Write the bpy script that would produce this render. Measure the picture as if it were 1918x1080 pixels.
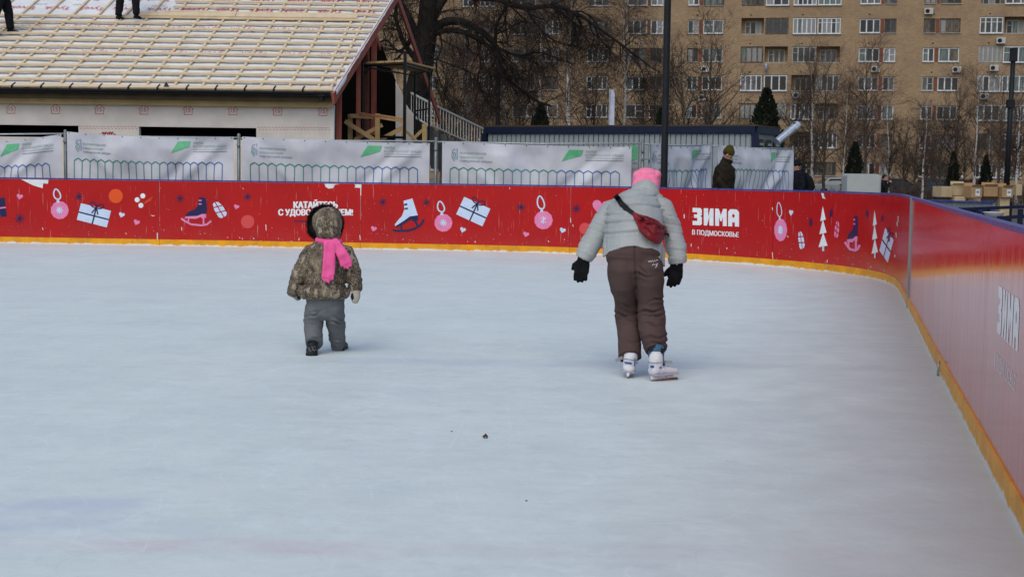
import bpy, bmesh, math, random
from math import sin, cos, pi, radians as R, sqrt, exp
from mathutils import Vector as V, Matrix, noise
from mathutils.geometry import tessellate_polygon

for o in list(bpy.data.objects): bpy.data.objects.remove(o)
scene = bpy.context.scene
COL = scene.collection

# ---------------------------------------------------------------- camera
F_PX = 2600.0; CX, CY = 959.0, 540.0; CAM = V((0, 0, 1.4))
PITCH = math.atan(216 / F_PX); ROLL = 0.0135
cf = V((0, cos(PITCH), -sin(PITCH))); up0 = V((0, sin(PITCH), cos(PITCH))); rt0 = V((1, 0, 0))
cr = rt0 * cos(ROLL) + up0 * sin(ROLL); cu = -rt0 * sin(ROLL) + up0 * cos(ROLL)
cam_d = bpy.data.cameras.new('camera'); cam = bpy.data.objects.new('camera', cam_d); COL.objects.link(cam)
cam_d.sensor_width = 36; cam_d.lens = 36 * F_PX / 1918; cam_d.clip_end = 3000; cam_d.clip_start = 0.1
m = Matrix((cr, cu, -cf)).transposed().to_4x4(); m.translation = CAM; cam.matrix_world = m
scene.camera = cam

# ---------------------------------------------------------------- light: overcast winter day
w = bpy.data.worlds.new('World'); scene.world = w; w.use_nodes = True
wn = w.node_tree; wn.nodes.clear()
sky = wn.nodes.new('ShaderNodeTexSky'); sky.sky_type = 'NISHITA'; sky.sun_disc = False
SUN_EL, SUN_AZ = 50, 198
sky.sun_elevation = R(SUN_EL); sky.sun_rotation = R(SUN_AZ); sky.air_density = 1.0; sky.dust_density = 2.0; sky.ozone_density = 1.0
bg = wn.nodes.new('ShaderNodeBackground'); bg.inputs[1].default_value = 0.12
wo = wn.nodes.new('ShaderNodeOutputWorld')
wn.links.new(sky.outputs[0], bg.inputs[0]); wn.links.new(bg.outputs[0], wo.inputs[0])
sd = bpy.data.lights.new('sun', 'SUN'); sd.energy = 1.0; sd.angle = R(60); sd.color = (1, .98, .90)
sun = bpy.data.objects.new('sun', sd); COL.objects.link(sun)
sdir = V((sin(R(SUN_AZ)) * cos(R(SUN_EL)), cos(R(SUN_AZ)) * cos(R(SUN_EL)), sin(R(SUN_EL))))
sun.rotation_euler = sdir.to_track_quat('Z', 'Y').to_euler()
scene.view_settings.view_transform = 'Standard'; scene.view_settings.look = 'None'
scene.view_settings.gamma = 1; scene.view_settings.use_curve_mapping = False
scene.view_settings.exposure = 0.17
scene.cycles.max_bounces = 6

# ---------------------------------------------------------------- measuring helpers (photo pixel <-> place)
def ray(px, py): return cf * F_PX + cr * (px - CX) + cu * (CY - py)
def P(px, py, D):
    r = ray(px, py); return CAM + r * (D / r.y)
def G(px, py, z=0.0):
    r = ray(px, py); return CAM + r * ((z - CAM.z) / r.z)
def proj(p):
    v = p - CAM; d = v.dot(cf); return (CX + F_PX * v.dot(cr) / d, CY - F_PX * v.dot(cu) / d)

# ---------------------------------------------------------------- materials
MATS = {}
def mat(name, col, rough=.7, col2=None, nscale=5., ndetail=4., thr=(.35, .65), bump=0., bscale=30., bdist=.01,
        spec=.22, metal=0., stretch=(1, 1, 1), coat=0., extra=None, bstretch=None, coords='Object'):
    if name in MATS: return MATS[name]
    mt = bpy.data.materials.new(name); mt.use_nodes = True; nt = mt.node_tree; N = nt.nodes; L = nt.links
    b = N['Principled BSDF']; b.inputs['Roughness'].default_value = rough
    b.inputs['Base Color'].default_value = (*col, 1); b.inputs['Metallic'].default_value = metal
    b.inputs['Specular IOR Level'].default_value = spec; b.inputs['Coat Weight'].default_value = coat
    tc = N.new('ShaderNodeTexCoord')
    def mapped(sc):
        mp = N.new('ShaderNodeMapping'); mp.inputs['Scale'].default_value = sc
        L.new(tc.outputs[coords], mp.inputs[0]); return mp.outputs[0]
    out = None
    if col2 is not None:
        nz = N.new('ShaderNodeTexNoise'); nz.inputs['Scale'].default_value = nscale; nz.inputs['Detail'].default_value = ndetail
        L.new(mapped(stretch), nz.inputs['Vector'])
        mr = N.new('ShaderNodeMapRange'); mr.inputs[1].default_value, mr.inputs[2].default_value = thr
        L.new(nz.outputs[0], mr.inputs[0])
        mx = N.new('ShaderNodeMix'); mx.data_type = 'RGBA'; mx.inputs[6].default_value = (*col, 1); mx.inputs[7].default_value = (*col2, 1)
        L.new(mr.outputs[0], mx.inputs[0]); L.new(mx.outputs[2], b.inputs['Base Color']); out = mx.outputs[2]
    if bump:
        nb = N.new('ShaderNodeTexNoise'); nb.inputs['Scale'].default_value = bscale; nb.inputs['Detail'].default_value = 4
        L.new(mapped(bstretch or stretch), nb.inputs['Vector'])
        bp = N.new('ShaderNodeBump'); bp.inputs['Strength'].default_value = bump; bp.inputs['Distance'].default_value = bdist
        L.new(nb.outputs[0], bp.inputs['Height']); L.new(bp.outputs[0], b.inputs['Normal'])
    if extra: extra(nt, b, tc, out)
    MATS[name] = mt; return mt

def mixin(nt, prev, fac, colr, b):
    """blend a further colour over what feeds the base colour"""
    N, L = nt.nodes, nt.links
    mx = N.new('ShaderNodeMix'); mx.data_type = 'RGBA'; mx.inputs[7].default_value = (*colr, 1)
    if prev is None: mx.inputs[6].default_value = b.inputs['Base Color'].default_value
    else: L.new(prev, mx.inputs[6])
    L.new(fac, mx.inputs[0]); L.new(mx.outputs[2], b.inputs['Base Color']); return mx.outputs[2]
def nnoise(nt, vec, scale, detail=3, lo=.5, hi=.6, stretch=None, rough=.5, seed=None):
    N, L = nt.nodes, nt.links
    if stretch or seed:
        mp = N.new('ShaderNodeMapping'); mp.inputs['Scale'].default_value = stretch or (1, 1, 1)
        if seed: mp.inputs['Location'].default_value = (seed, seed * 1.7, seed * .3)
        L.new(vec, mp.inputs[0]); vec = mp.outputs[0]
    nz = N.new('ShaderNodeTexNoise'); nz.inputs['Scale'].default_value = scale; nz.inputs['Detail'].default_value = detail
    nz.inputs['Roughness'].default_value = rough
    L.new(vec, nz.inputs['Vector'])
    mr = N.new('ShaderNodeMapRange'); mr.interpolation_type = 'SMOOTHSTEP'; mr.inputs[1].default_value = lo; mr.inputs[2].default_value = hi
    L.new(nz.outputs[0], mr.inputs[0]); return mr.outputs[0]
def nmath(nt, op, a, b=None, c=None):
    n = nt.nodes.new('ShaderNodeMath'); n.operation = op
    for i, x in enumerate((a, b, c)):
        if x is None: continue
        if isinstance(x, (int, float)): n.inputs[i].default_value = x
        else: nt.links.new(x, n.inputs[i])
    return n.outputs[0]
def nsmooth(nt, x, lo, hi, inv=False):
    mr = nt.nodes.new('ShaderNodeMapRange'); mr.interpolation_type = 'SMOOTHSTEP'
    mr.inputs[1].default_value = lo; mr.inputs[2].default_value = hi
    if inv: mr.inputs[3].default_value = 1; mr.inputs[4].default_value = 0
    nt.links.new(x, mr.inputs[0]); return mr.outputs[0]

# ---------------------------------------------------------------- object helpers
OFF = {}
def tag(o, label=None, cat=None, group=None, kind=None):
    if label: o['label'] = label
    if cat: o['category'] = cat
    if group: o['group'] = group
    if kind: o['kind'] = kind
    return o
def thing(name, loc, label, cat, group=None, rz=0):
    o = bpy.data.objects.new(name, None); o.empty_display_size = .2; COL.objects.link(o)
    o.location = loc; o.rotation_euler = (0, 0, rz); OFF[o.name] = V(loc)
    return tag(o, label, cat, group)
def link_mesh(name, me, parent=None, loc=(0, 0, 0), rot=None):
    o = bpy.data.objects.new(name, me); COL.objects.link(o); o.location = loc
    if rot: o.rotation_euler = rot
    if parent is not None: o.parent = parent
    return o
def copy_tree(o, parent=None):
    c = o.copy(); COL.objects.link(c)
    if parent is not None: c.parent = parent
    for ch in list(o.children): copy_tree(ch, c)
    return c

class MB:
    def __init__(s): s.v = []; s.f = []; s.m = []
    def add(s, verts, faces, mi=0):
        b = len(s.v); s.v.extend([V(x) for x in verts])
        for f in faces: s.f.append([b + i for i in f]); s.m.append(mi)
    def box(s, c, size, mi=0, ax=None, bevel=0):
        """box about c; ax = (x,y,z) axis vectors"""
        c = V(c); hx, hy, hz = [q / 2 for q in size]
        ax = ax or (V((1, 0, 0)), V((0, 1, 0)), V((0, 0, 1)))
        if bevel:
            b = min(bevel, hx * .9, hy * .9, hz * .9); pts = []
            bm = bmesh.new(); bmesh.ops.create_cube(bm, size=2)
            for v in bm.verts: v.co = V((v.co.x * hx, v.co.y * hy, v.co.z * hz))
            bmesh.ops.bevel(bm, geom=list(bm.edges), offset=b, segments=2, profile=.5, affect='EDGES')
            bm.verts.index_update()
            vs = [c + ax[0] * v.co.x + ax[1] * v.co.y + ax[2] * v.co.z for v in bm.verts]
            s.add(vs, [[v.index for v in f.verts] for f in bm.faces], mi); bm.free(); return
        vs = [c + ax[0] * (x * hx) + ax[1] * (y * hy) + ax[2] * (z * hz) for z in (-1, 1) for y in (-1, 1) for x in (-1, 1)]
        s.add(vs, [(0, 2, 3, 1), (4, 5, 7, 6), (0, 1, 5, 4), (2, 6, 7, 3), (0, 4, 6, 2), (1, 3, 7, 5)], mi)
    def beam(s, a, b, wd, th, mi=0, upv=(0, 0, 1), bevel=0):
        a, b = V(a), V(b); t = (b - a); L = t.length; t = t / L; u = V(upv)
        x = t.cross(u)
        if x.length < 1e-4: x = t.cross(V((0, 1, 0)))
        x.normalize(); y = x.cross(t)
        s.box((a + b) / 2, (wd, L, th), mi, (x, t, y), bevel)
    def tube(s, pts, rads, n=8, mi=0, caps=False):
        pts = [V(p) for p in pts]
        if not hasattr(rads, '__len__'): rads = [rads] * len(pts)
        base = len(s.v); side = None
        for i, p in enumerate(pts):
            t = (pts[min(i + 1, len(pts) - 1)] - pts[max(i - 1, 0)])
            if t.length < 1e-9: t = V((0, 0, 1))
            t.normalize()
            if side is None: side = t.orthogonal().normalized()
            side = side - t * side.dot(t)
            if side.length < 1e-4: side = t.orthogonal()
            side.normalize(); w_ = t.cross(side)
            for k in range(n):
                a = 2 * pi * k / n; s.v.append(p + (side * cos(a) + w_ * sin(a)) * rads[i])
        for i in range(len(pts) - 1):
            for k in range(n):
                a = base + i * n + k; b = base + i * n + (k + 1) % n
                s.f.append([a, b, b + n, a + n]); s.m.append(mi)
        if caps:
            s.f.append([base + k for k in range(n)][::-1]); s.m.append(mi)
            e = base + (len(pts) - 1) * n; s.f.append([e + k for k in range(n)]); s.m.append(mi)
    def loft(s, pts, rad, side=(1, 0, 0), n=20, mi=0, round_=(True, True)):
        """closed elliptical loft through pts with (rx, ry) radii"""
        pts = [V(p) for p in pts]; rad = [(r, r) if not hasattr(r, '__len__') else r for r in rad]
        rings = []
        def frame(i):
            t = (pts[min(i + 1, len(pts) - 1)] - pts[max(i - 1, 0)]).normalized()
            sd_ = V(side); sd_ = sd_ - t * sd_.dot(t)
            if sd_.length < 1e-3: sd_ = t.orthogonal()
            sd_.normalize(); return t, sd_, t.cross(sd_)
        fr = [frame(i) for i in range(len(pts))]
        if round_[0]:
            r0 = min(rad[0]); t = fr[0][0]
            rings += [(pts[0] - t * r0 * .87, .5, 0), (pts[0] - t * r0 * .5, .87, 0)]
        rings += [(pts[i], 1, i) for i in range(len(pts))]
        if round_[1]:
            r1 = min(rad[-1]); t = fr[-1][0]; k = len(pts) - 1
            rings += [(pts[-1] + t * r1 * .5, .87, k), (pts[-1] + t * r1 * .87, .5, k)]
        base = len(s.v)
        for (p, sc, i) in rings:
            t, sd_, w_ = fr[i]
            for k in range(n):
                a = 2 * pi * k / n
                s.v.append(p + sd_ * (rad[i][0] * sc * cos(a)) + w_ * (rad[i][1] * sc * sin(a)))
        for i in range(len(rings) - 1):
            for k in range(n):
                a = base + i * n + k; b = base + i * n + (k + 1) % n
                s.f.append([a, b, b + n, a + n]); s.m.append(mi)
        s.f.append([base + k for k in range(n)][::-1]); s.m.append(mi)
        e = base + (len(rings) - 1) * n; s.f.append([e + k for k in range(n)]); s.m.append(mi)
    def ball(s, c, r, ax=None, n=14, m_=8, mi=0):
        r = (r, r, r) if not hasattr(r, '__len__') else r
        ax = ax or (V((1, 0, 0)), V((0, 1, 0)), V((0, 0, 1))); c = V(c); base = len(s.v)
        s.v.append(c - ax[2] * r[2])
        for j in range(1, m_):
            ph = -pi / 2 + pi * j / m_
            for k in range(n):
                a = 2 * pi * k / n
                s.v.append(c + ax[0] * (r[0] * cos(ph) * cos(a)) + ax[1] * (r[1] * cos(ph) * sin(a)) + ax[2] * (r[2] * sin(ph)))
        s.v.append(c + ax[2] * r[2]); top = len(s.v) - 1
        for k in range(n):
            s.f.append([base, base + 1 + (k + 1) % n, base + 1 + k]); s.m.append(mi)
            for j in range(m_ - 2):
                a = base + 1 + j * n + k; b = base + 1 + j * n + (k + 1) % n
                s.f.append([a, b, b + n, a + n]); s.m.append(mi)
            q = base + 1 + (m_ - 2) * n
            s.f.append([q + k, q + (k + 1) % n, top]); s.m.append(mi)
    def prism(s, poly, depth, origin, ux, uy, mi=0):
        """extrude a 2D outline (origin + ux*x + uy*y) along ux x uy"""
        ux, uy = V(ux), V(uy); nrm = ux.cross(uy).normalized(); o = V(origin); n = len(poly); b = len(s.v)
        for (x, y) in poly: s.v.append(o + ux * x + uy * y)
        for (x, y) in poly: s.v.append(o + ux * x + uy * y + nrm * depth)
        tri = tessellate_polygon([[V((x, y, 0)) for x, y in poly]])
        for t in tri:
            s.f.append([b + i for i in t]); s.m.append(mi); s.f.append([b + n + i for i in t][::-1]); s.m.append(mi)
        for i in range(n):
            j = (i + 1) % n; s.f.append([b + i, b + j, b + n + j, b + n + i]); s.m.append(mi)
    def mesh(s, name, mats, off=V((0, 0, 0)), smooth=False, fixn=True):
        me = bpy.data.meshes.new(name)
        me.from_pydata([v - off for v in s.v], [], s.f)
        mats = mats if isinstance(mats, (list, tuple)) else [mats]
        for q in mats: me.materials.append(q)
        if len(mats) > 1: me.polygons.foreach_set('material_index', s.m)
        if fixn:
            bm = bmesh.new(); bm.from_mesh(me); bmesh.ops.recalc_face_normals(bm, faces=bm.faces); bm.to_mesh(me); bm.free()
        if smooth: me.polygons.foreach_set('use_smooth', [True] * len(me.polygons))
        me.update(); return me
    def build(s, name, mats, parent=None, smooth=False, fixn=True, kind=None, label=None):
        off = V((0, 0, 0)) if parent is None else OFF.get(parent.name, V((0, 0, 0)))
        me = s.mesh(name, mats, off, smooth, fixn); o = link_mesh(name, me, parent)
        if parent is not None: OFF[o.name] = off
        if kind: o['kind'] = kind
        if label: o['label'] = label
        return o

def edge_split(o, ang=40):
    """flat-looking creases on a smooth mesh"""
    me = o.data
    try: me.set_sharp_from_angle(angle=R(ang))
    except Exception: pass
    return o

def remesh(mb, voxel, smooth=4, fac=.5):
    me = mb.mesh('tmp', [], fixn=True); o = bpy.data.objects.new('tmp', me); COL.objects.link(o)
    a = o.modifiers.new('r', 'REMESH'); a.mode = 'VOXEL'; a.voxel_size = voxel; a.use_smooth_shade = True
    if smooth: b = o.modifiers.new('s', 'SMOOTH'); b.iterations = smooth; b.factor = fac
    dg = bpy.context.evaluated_depsgraph_get(); dg.update()
    out = bpy.data.meshes.new_from_object(o.evaluated_get(dg), depsgraph=dg)
    bpy.data.objects.remove(o); bpy.data.meshes.remove(me); return out

def finish(me, name, mats, parent, disp=None, keep=None, matf=None, label=None, snap=None):
    """displace along normals, trim and place a remeshed world-space mesh"""
    bm = bmesh.new(); bm.from_mesh(me)
    if disp:
        bm.normal_update()
        new = [v.co + v.normal * disp(v.co) for v in bm.verts]
        for v, c in zip(bm.verts, new): v.co = c
    if snap:
        for v in bm.verts: snap(v)
    if keep:
        dead = [v for v in bm.verts if not keep(v.co)]
        bmesh.ops.delete(bm, geom=dead, context='VERTS')
    mats = mats if isinstance(mats, (list, tuple)) else [mats]
    for f in bm.faces:
        f.smooth = True
        f.material_index = matf(f.calc_center_median()) if matf else 0
    off = OFF.get(parent.name, V((0, 0, 0))) if parent else V((0, 0, 0))
    bmesh.ops.translate(bm, verts=bm.verts, vec=-off)
    bm.to_mesh(me); bm.free(); me.name = name; me.materials.clear()
    for q in mats: me.materials.append(q)
    o = link_mesh(name, me, parent)
    if parent is not None: OFF[o.name] = off
    if label: o['label'] = label
    return o

TXT = {}
def text_geo(body, bold=0.02):
    """letters as flat triangles in a 0..1 box (x right, y up)"""
    k = (body, bold)
    if k in TXT: return TXT[k]
    c = bpy.data.curves.new('t', 'FONT'); c.body = body; c.offset = 0; c.resolution_u = 3; c.space_line = .95
    o = bpy.data.objects.new('t', c); COL.objects.link(o)
    dg = bpy.context.evaluated_depsgraph_get(); dg.update()
    me = bpy.data.meshes.new_from_object(o.evaluated_get(dg))
    vs = [v.co.copy() for v in me.vertices]; fs = [list(p.vertices) for p in me.polygons]
    x0 = min(v.x for v in vs); x1 = max(v.x for v in vs); y0 = min(v.y for v in vs); y1 = max(v.y for v in vs)
    out = ([((v.x - x0) / (x1 - x0), (v.y - y0) / (y1 - y0)) for v in vs], fs)
    bpy.data.objects.remove(o); bpy.data.meshes.remove(me); bpy.data.curves.remove(c)
    TXT[k] = out; return out

class Flat:
    """flat print: shapes drawn in some 2D space, then laid on a surface by fn(x, y, layer)"""
    def __init__(s): s.p = []
    def tris(s, pts, faces, mi=0, lay=0): s.p.append((pts, faces, mi, lay))
    def poly(s, pts, mi=0, lay=0):
        tri = tessellate_polygon([[V((x, y, 0)) for x, y in pts]]); s.tris(pts, [list(t) for t in tri], mi, lay)
    def line(s, pts, wd, mi=0, lay=0):
        L = []; Rr = []
        for i, p in enumerate(pts):
            a = pts[max(i - 1, 0)]; b = pts[min(i + 1, len(pts) - 1)]; dx, dy = b[0] - a[0], b[1] - a[1]
            q = sqrt(dx * dx + dy * dy) or 1; nx, ny = -dy / q * wd / 2, dx / q * wd / 2
            L.append((p[0] + nx, p[1] + ny)); Rr.append((p[0] - nx, p[1] - ny))
        n = len(pts); s.tris(L + Rr, [[i, i + 1, n + i + 1, n + i] for i in range(n - 1)], mi, lay)
    def circ(s, cx, cy, r, mi=0, lay=0, n=22, ry=None, rot=0):
        ry = ry or r; pts = []
        for k in range(n):
            a = 2 * pi * k / n; x, y = r * cos(a), ry * sin(a)
            pts.append((cx + x * cos(rot) - y * sin(rot), cy + x * sin(rot) + y * cos(rot)))
        s.poly(pts, mi, lay)
    def text(s, body, x0, y0, x1, y1, mi=0, lay=0, bold=.02, flip=False):
        """y0 = top, y1 = bottom in a y-down space"""
        vs, fs = text_geo(body, 0)
        if flip: vs = [(1 - x, 1 - y) for x, y in vs]
        e = abs(y1 - y0) * bold * 2.2; k = 0
        for dx, dy in (((-e, 0), (e, 0), (0, -e * .5), (0, e * .5)) if bold > .011 else ((0, 0),)):
            s.tris([(x0 + (x1 - x0) * x + dx, y1 + (y0 - y1) * y + dy) for x, y in vs], fs, mi, lay + k * .25); k += 1
    def build(s, name, mats, parent, fn, label=None, sub=None):
        mb = MB()
        for pts, faces, mi, lay in s.p: mb.add([fn(x, y, lay) for x, y in pts], faces, mi)
        if sub:
            pass
        return mb.build(name, mats, parent, fixn=False, label=label)
# ---------------------------------------------------------------- palette
def ice_extra(nt, b, tc, prev):
    N, L = nt.nodes, nt.links; vec = tc.outputs['Object']
    sep = N.new('ShaderNodeSeparateXYZ'); L.new(vec, sep.inputs[0]); X, Y = sep.outputs[0], sep.outputs[1]
    # the worn grey strip that runs along the boards
    n1 = nnoise(nt, vec, 1.1, 6, .40, .72, (1, 1.4, 1), .65); prev = mixin(nt, prev, nmath(nt, 'MULTIPLY', n1, .28), (.50, .585, .60), b)
    n4 = nnoise(nt, vec, 30, 6, .50, .78, (1, 1.1, 1), .8, 5.); prev = mixin(nt, prev, nmath(nt, 'MULTIPLY', n4, .35), (.43, .50, .52), b)
    n5 = nnoise(nt, vec, 3, 7, .46, .68, (1.3, 1, 1), .78, 15.); prev = mixin(nt, prev, nmath(nt, 'MULTIPLY', n5, .60), (.74, .82, .81), b)
    n2 = nnoise(nt, vec, 5, 7, .50, .68, (1, 1.3, 1), .75); prev = mixin(nt, prev, nmath(nt, 'MULTIPLY', n2, .25), (.48, .54, .56), b)
    # painted lines under the ice: pink line in front, blue patch front left, faint line further up
    wob = nmath(nt, 'MULTIPLY', nnoise(nt, vec, 2.5, 4, .2, .8), .10)
    yy = nmath(nt, 'ADD', Y, wob)
    d = nmath(nt, 'ABSOLUTE', nmath(nt, 'SUBTRACT', yy, 5.13)); ln = nsmooth(nt, d, .05, .17, True)
    xf = nsmooth(nt, X, -2.2, -1.2); xf2 = nsmooth(nt, X, -1.3, .5, True)
    fac = nmath(nt, 'MULTIPLY', nmath(nt, 'MULTIPLY', ln, xf), nmath(nt, 'ADD', nmath(nt, 'MULTIPLY', xf2, .24), .09))
    fac = nmath(nt, 'MULTIPLY', fac, nnoise(nt, vec, 2, 4, .25, .6)); prev = mixin(nt, prev, fac, (.62, .40, .46), b)
    # blue patch
    yb = nmath(nt, 'ADD', nmath(nt, 'SUBTRACT', yy, nmath(nt, 'MULTIPLY', X, .25)), 0)
    d = nmath(nt, 'ABSOLUTE', nmath(nt, 'SUBTRACT', yb, 6.03)); ln = nsmooth(nt, d, .18, .34, True)
    xf = nsmooth(nt, X, -1.62, -1.45, True)
    fac = nmath(nt, 'MULTIPLY', nmath(nt, 'MULTIPLY', ln, xf), .30); fac = nmath(nt, 'MULTIPLY', fac, nnoise(nt, vec, 3, 4, .2, .55)); prev = mixin(nt, prev, fac, (.42, .47, .70), b)
    d = nmath(nt, 'ABSOLUTE', nmath(nt, 'SUBTRACT', yy, 10.25)); ln = nsmooth(nt, d, .08, .25, True)
    xf = nsmooth(nt, X, -2.4, -1.0)
    fac = nmath(nt, 'MULTIPLY', nmath(nt, 'MULTIPLY', ln, xf), nnoise(nt, vec, 1.3, 3, .25, .6)); prev = mixin(nt, prev, nmath(nt, 'MULTIPLY', fac, .3), (.48, .52, .62), b)
    # small dark scuffs and gouges
    n3 = nnoise(nt, vec, 4.0, 9, .675, .70, (1, 2.0, 1), .8, 3.1); prev = mixin(nt, prev, nmath(nt, 'MULTIPLY', n3, .55), (.12, .15, .18), b)
    # thin skate scratches, pale
    vt = N.new('ShaderNodeTexVoronoi'); vt.feature = 'DISTANCE_TO_EDGE'; vt.inputs['Scale'].default_value = .9
    mp = N.new('ShaderNodeMapping'); mp.inputs['Rotation'].default_value = (0, 0, .5); L.new(vec, mp.inputs[0])
    nz = N.new('ShaderNodeTexNoise'); nz.inputs['Scale'].default_value = 1.2; L.new(mp.outputs[0], nz.inputs['Vector'])
    va = N.new('ShaderNodeVectorMath'); va.operation = 'ADD'; L.new(mp.outputs[0], va.inputs[0]); L.new(nz.outputs[1], va.inputs[1])
    L.new(va.outputs[0], vt.inputs['Vector'])
    sc = nsmooth(nt, vt.outputs[0], .002, .010, True); sc = nmath(nt, 'MULTIPLY', sc, nnoise(nt, vec, 1.7, 2, .45, .65, None, .5, 9.))
    prev = mixin(nt, prev, nmath(nt, 'MULTIPLY', sc, .16), (.88, .93, .95), b)
    for sd_, sc_, st_ in ((21., .55, (1, .8, 1)), (33., .8, (1, 1.3, 1)), (47., .4, (1.6, .7, 1)), (58., .7, (.7, 1.5, 1))):
        mp2 = N.new('ShaderNodeMapping'); mp2.inputs['Location'].default_value = (sd_, sd_ * .6, 0); mp2.inputs['Scale'].default_value = st_; mp2.inputs['Rotation'].default_value = (0, 0, sd_); L.new(vec, mp2.inputs[0])
        n_ = N.new('ShaderNodeTexNoise'); n_.inputs['Scale'].default_value = sc_; n_.inputs['Detail'].default_value = .5; L.new(mp2.outputs[0], n_.inputs['Vector'])
        # closely spaced contours read as crossing blade cuts
        fr_ = nmath(nt, 'FRACT', nmath(nt, 'MULTIPLY', n_.outputs[0], 9.0)); ln_ = nsmooth(nt, nmath(nt, 'ABSOLUTE', nmath(nt, 'SUBTRACT', fr_, .5)), .006, .022, True)
        ln_ = nmath(nt, 'MULTIPLY', ln_, nnoise(nt, vec, 1.9, 5, .46, .66, None, .7, sd_ + 2)); prev = mixin(nt, prev, nmath(nt, 'MULTIPLY', ln_, .26), (.90, .95, .96) if sd_ != 33. else (.48, .54, .58), b)
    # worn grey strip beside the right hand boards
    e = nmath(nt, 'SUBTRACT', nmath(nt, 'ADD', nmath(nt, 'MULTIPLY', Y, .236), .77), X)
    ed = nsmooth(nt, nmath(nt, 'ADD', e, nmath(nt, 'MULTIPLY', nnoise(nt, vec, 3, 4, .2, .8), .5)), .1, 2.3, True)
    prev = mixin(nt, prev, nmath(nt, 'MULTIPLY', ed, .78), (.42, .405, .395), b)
    # roughness variation
    rr = nnoise(nt, vec, 3, 5, .3, .7, (1, 3, 1)); L.new(nmath(nt, 'ADD', nmath(nt, 'MULTIPLY', rr, .18), .42), b.inputs['Roughness'])
M_ICE = mat('rink_ice', (.71, .785, .765), .5, (.65, .73, .715), .7, 5, (.3, .7), bump=.3, bscale=11, bdist=.010, spec=.35, extra=ice_extra, stretch=(1, 1, 1), bstretch=(1, 1, 1))

def red_extra(nt, b, tc, prev):
    N, L = nt.nodes, nt.links; vec = tc.outputs['Object']
    sep = N.new('ShaderNodeSeparateXYZ'); L.new(vec, sep.inputs[0]); Z = sep.outputs[2]
    low = nsmooth(nt, Z, .12, .42, True)
    ch = nnoise(nt, vec, 16, 5, .655, .675, None, .7); ch = nmath(nt, 'MULTIPLY', ch, low)
    prev = mixin(nt, prev, ch, (.72, .70, .68), b)
    st = nnoise(nt, vec, 9, 3, .66, .74, (6, 6, .25), .5, 4.); prev = mixin(nt, prev, nmath(nt, 'MULTIPLY', st, .35), (.75, .45, .42), b)
    sp = nnoise(nt, vec, 30, 4, .72, .735, None, .6, 2.); prev = mixin(nt, prev, nmath(nt, 'MULTIPLY', sp, .7), (.75, .7, .68), b)
    # frost film near the ice
    fr = nmath(nt, 'MULTIPLY', nsmooth(nt, Z, .05, .5, True), nnoise(nt, vec, 3, 4, .2, .8)); prev = mixin(nt, prev, nmath(nt, 'MULTIPLY', fr, .03), (.75, .55, .52), b)
M_RED = mat('red_board_print', (.43, .006, .007), .22, (.38, .005, .007), 1.5, 3, bump=.05, bscale=5, bdist=.006, spec=.25, extra=red_extra, bstretch=(1, 1, .12))
def wet_extra(nt, b, tc, prev):
    red_extra(nt, b, tc, prev); N, L = nt.nodes, nt.links; vec = tc.outputs['Object']
    prev = b.inputs['Base Color'].links[0].from_socket
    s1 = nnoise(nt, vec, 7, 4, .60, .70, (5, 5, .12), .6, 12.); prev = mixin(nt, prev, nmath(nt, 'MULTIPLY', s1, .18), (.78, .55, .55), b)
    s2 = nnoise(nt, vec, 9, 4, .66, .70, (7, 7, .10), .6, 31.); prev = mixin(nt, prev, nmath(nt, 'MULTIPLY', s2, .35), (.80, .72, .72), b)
    s3 = nnoise(nt, vec, 22, 4, .68, .71, (1, 1, .6), .6, 44.); prev = mixin(nt, prev, nmath(nt, 'MULTIPLY', s3, .8), (.10, .01, .015), b)
    rg = nnoise(nt, vec, 6, 5, .3, .7, (3, 3, .2), .6, 5.); L.new(nmath(nt, 'ADD', nmath(nt, 'MULTIPLY', rg, .10), .10), b.inputs['Roughness'])
    L.new(nmath(nt, 'ADD', nmath(nt, 'MULTIPLY', rg, .10), .09), b.inputs['Coat Roughness'])
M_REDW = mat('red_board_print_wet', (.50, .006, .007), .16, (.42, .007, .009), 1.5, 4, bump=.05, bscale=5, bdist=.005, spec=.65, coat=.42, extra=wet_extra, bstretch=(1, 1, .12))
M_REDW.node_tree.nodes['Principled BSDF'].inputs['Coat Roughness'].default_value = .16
def yel_extra(nt, b, tc, prev):
    N, L = nt.nodes, nt.links; vec = tc.outputs['Object']; sep = N.new('ShaderNodeSeparateXYZ'); L.new(vec, sep.inputs[0]); Z = sep.outputs[2]
    s1 = nnoise(nt, vec, 9, 5, .60, .68, (1, 1, 3), .7, 3.); prev = mixin(nt, prev, nmath(nt, 'MULTIPLY', s1, .5), (.16, .08, .03), b)
    zz = nmath(nt, 'ADD', Z, nmath(nt, 'MULTIPLY', nnoise(nt, vec, 7, 5, .3, .7, None, .7, 8.), -.035)); fr = nsmooth(nt, zz, -.012, .012, True)
    prev = mixin(nt, prev, nmath(nt, 'MULTIPLY', fr, .85), (.68, .74, .75), b)
    s2 = nnoise(nt, vec, 26, 4, .68, .71, None, .6, 17.); prev = mixin(nt, prev, nmath(nt, 'MULTIPLY', s2, .8), (.72, .70, .66), b)
M_YEL = mat('yellow_kickplate', (.78, .36, .01), .4, (.62, .27, .012), 5, 6, bump=.15, bscale=20, bdist=.004, extra=yel_extra)
M_CAP = mat('blue_rail_cap', (.035, .035, .17), .35, (.07, .08, .28), 12, 3, bump=.05)
M_JOINT = mat('grey_joint_metal', (.22, .25, .28), .45, (.30, .33, .35), 20, 4, metal=.5, stretch=(1, 1, .1))
M_NAVY = mat('print_navy', (.018, .018, .075), .2)
M_PINK = mat('print_pink', (.74, .23, .42), .3, (.66, .20, .38), 9, 3)
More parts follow.
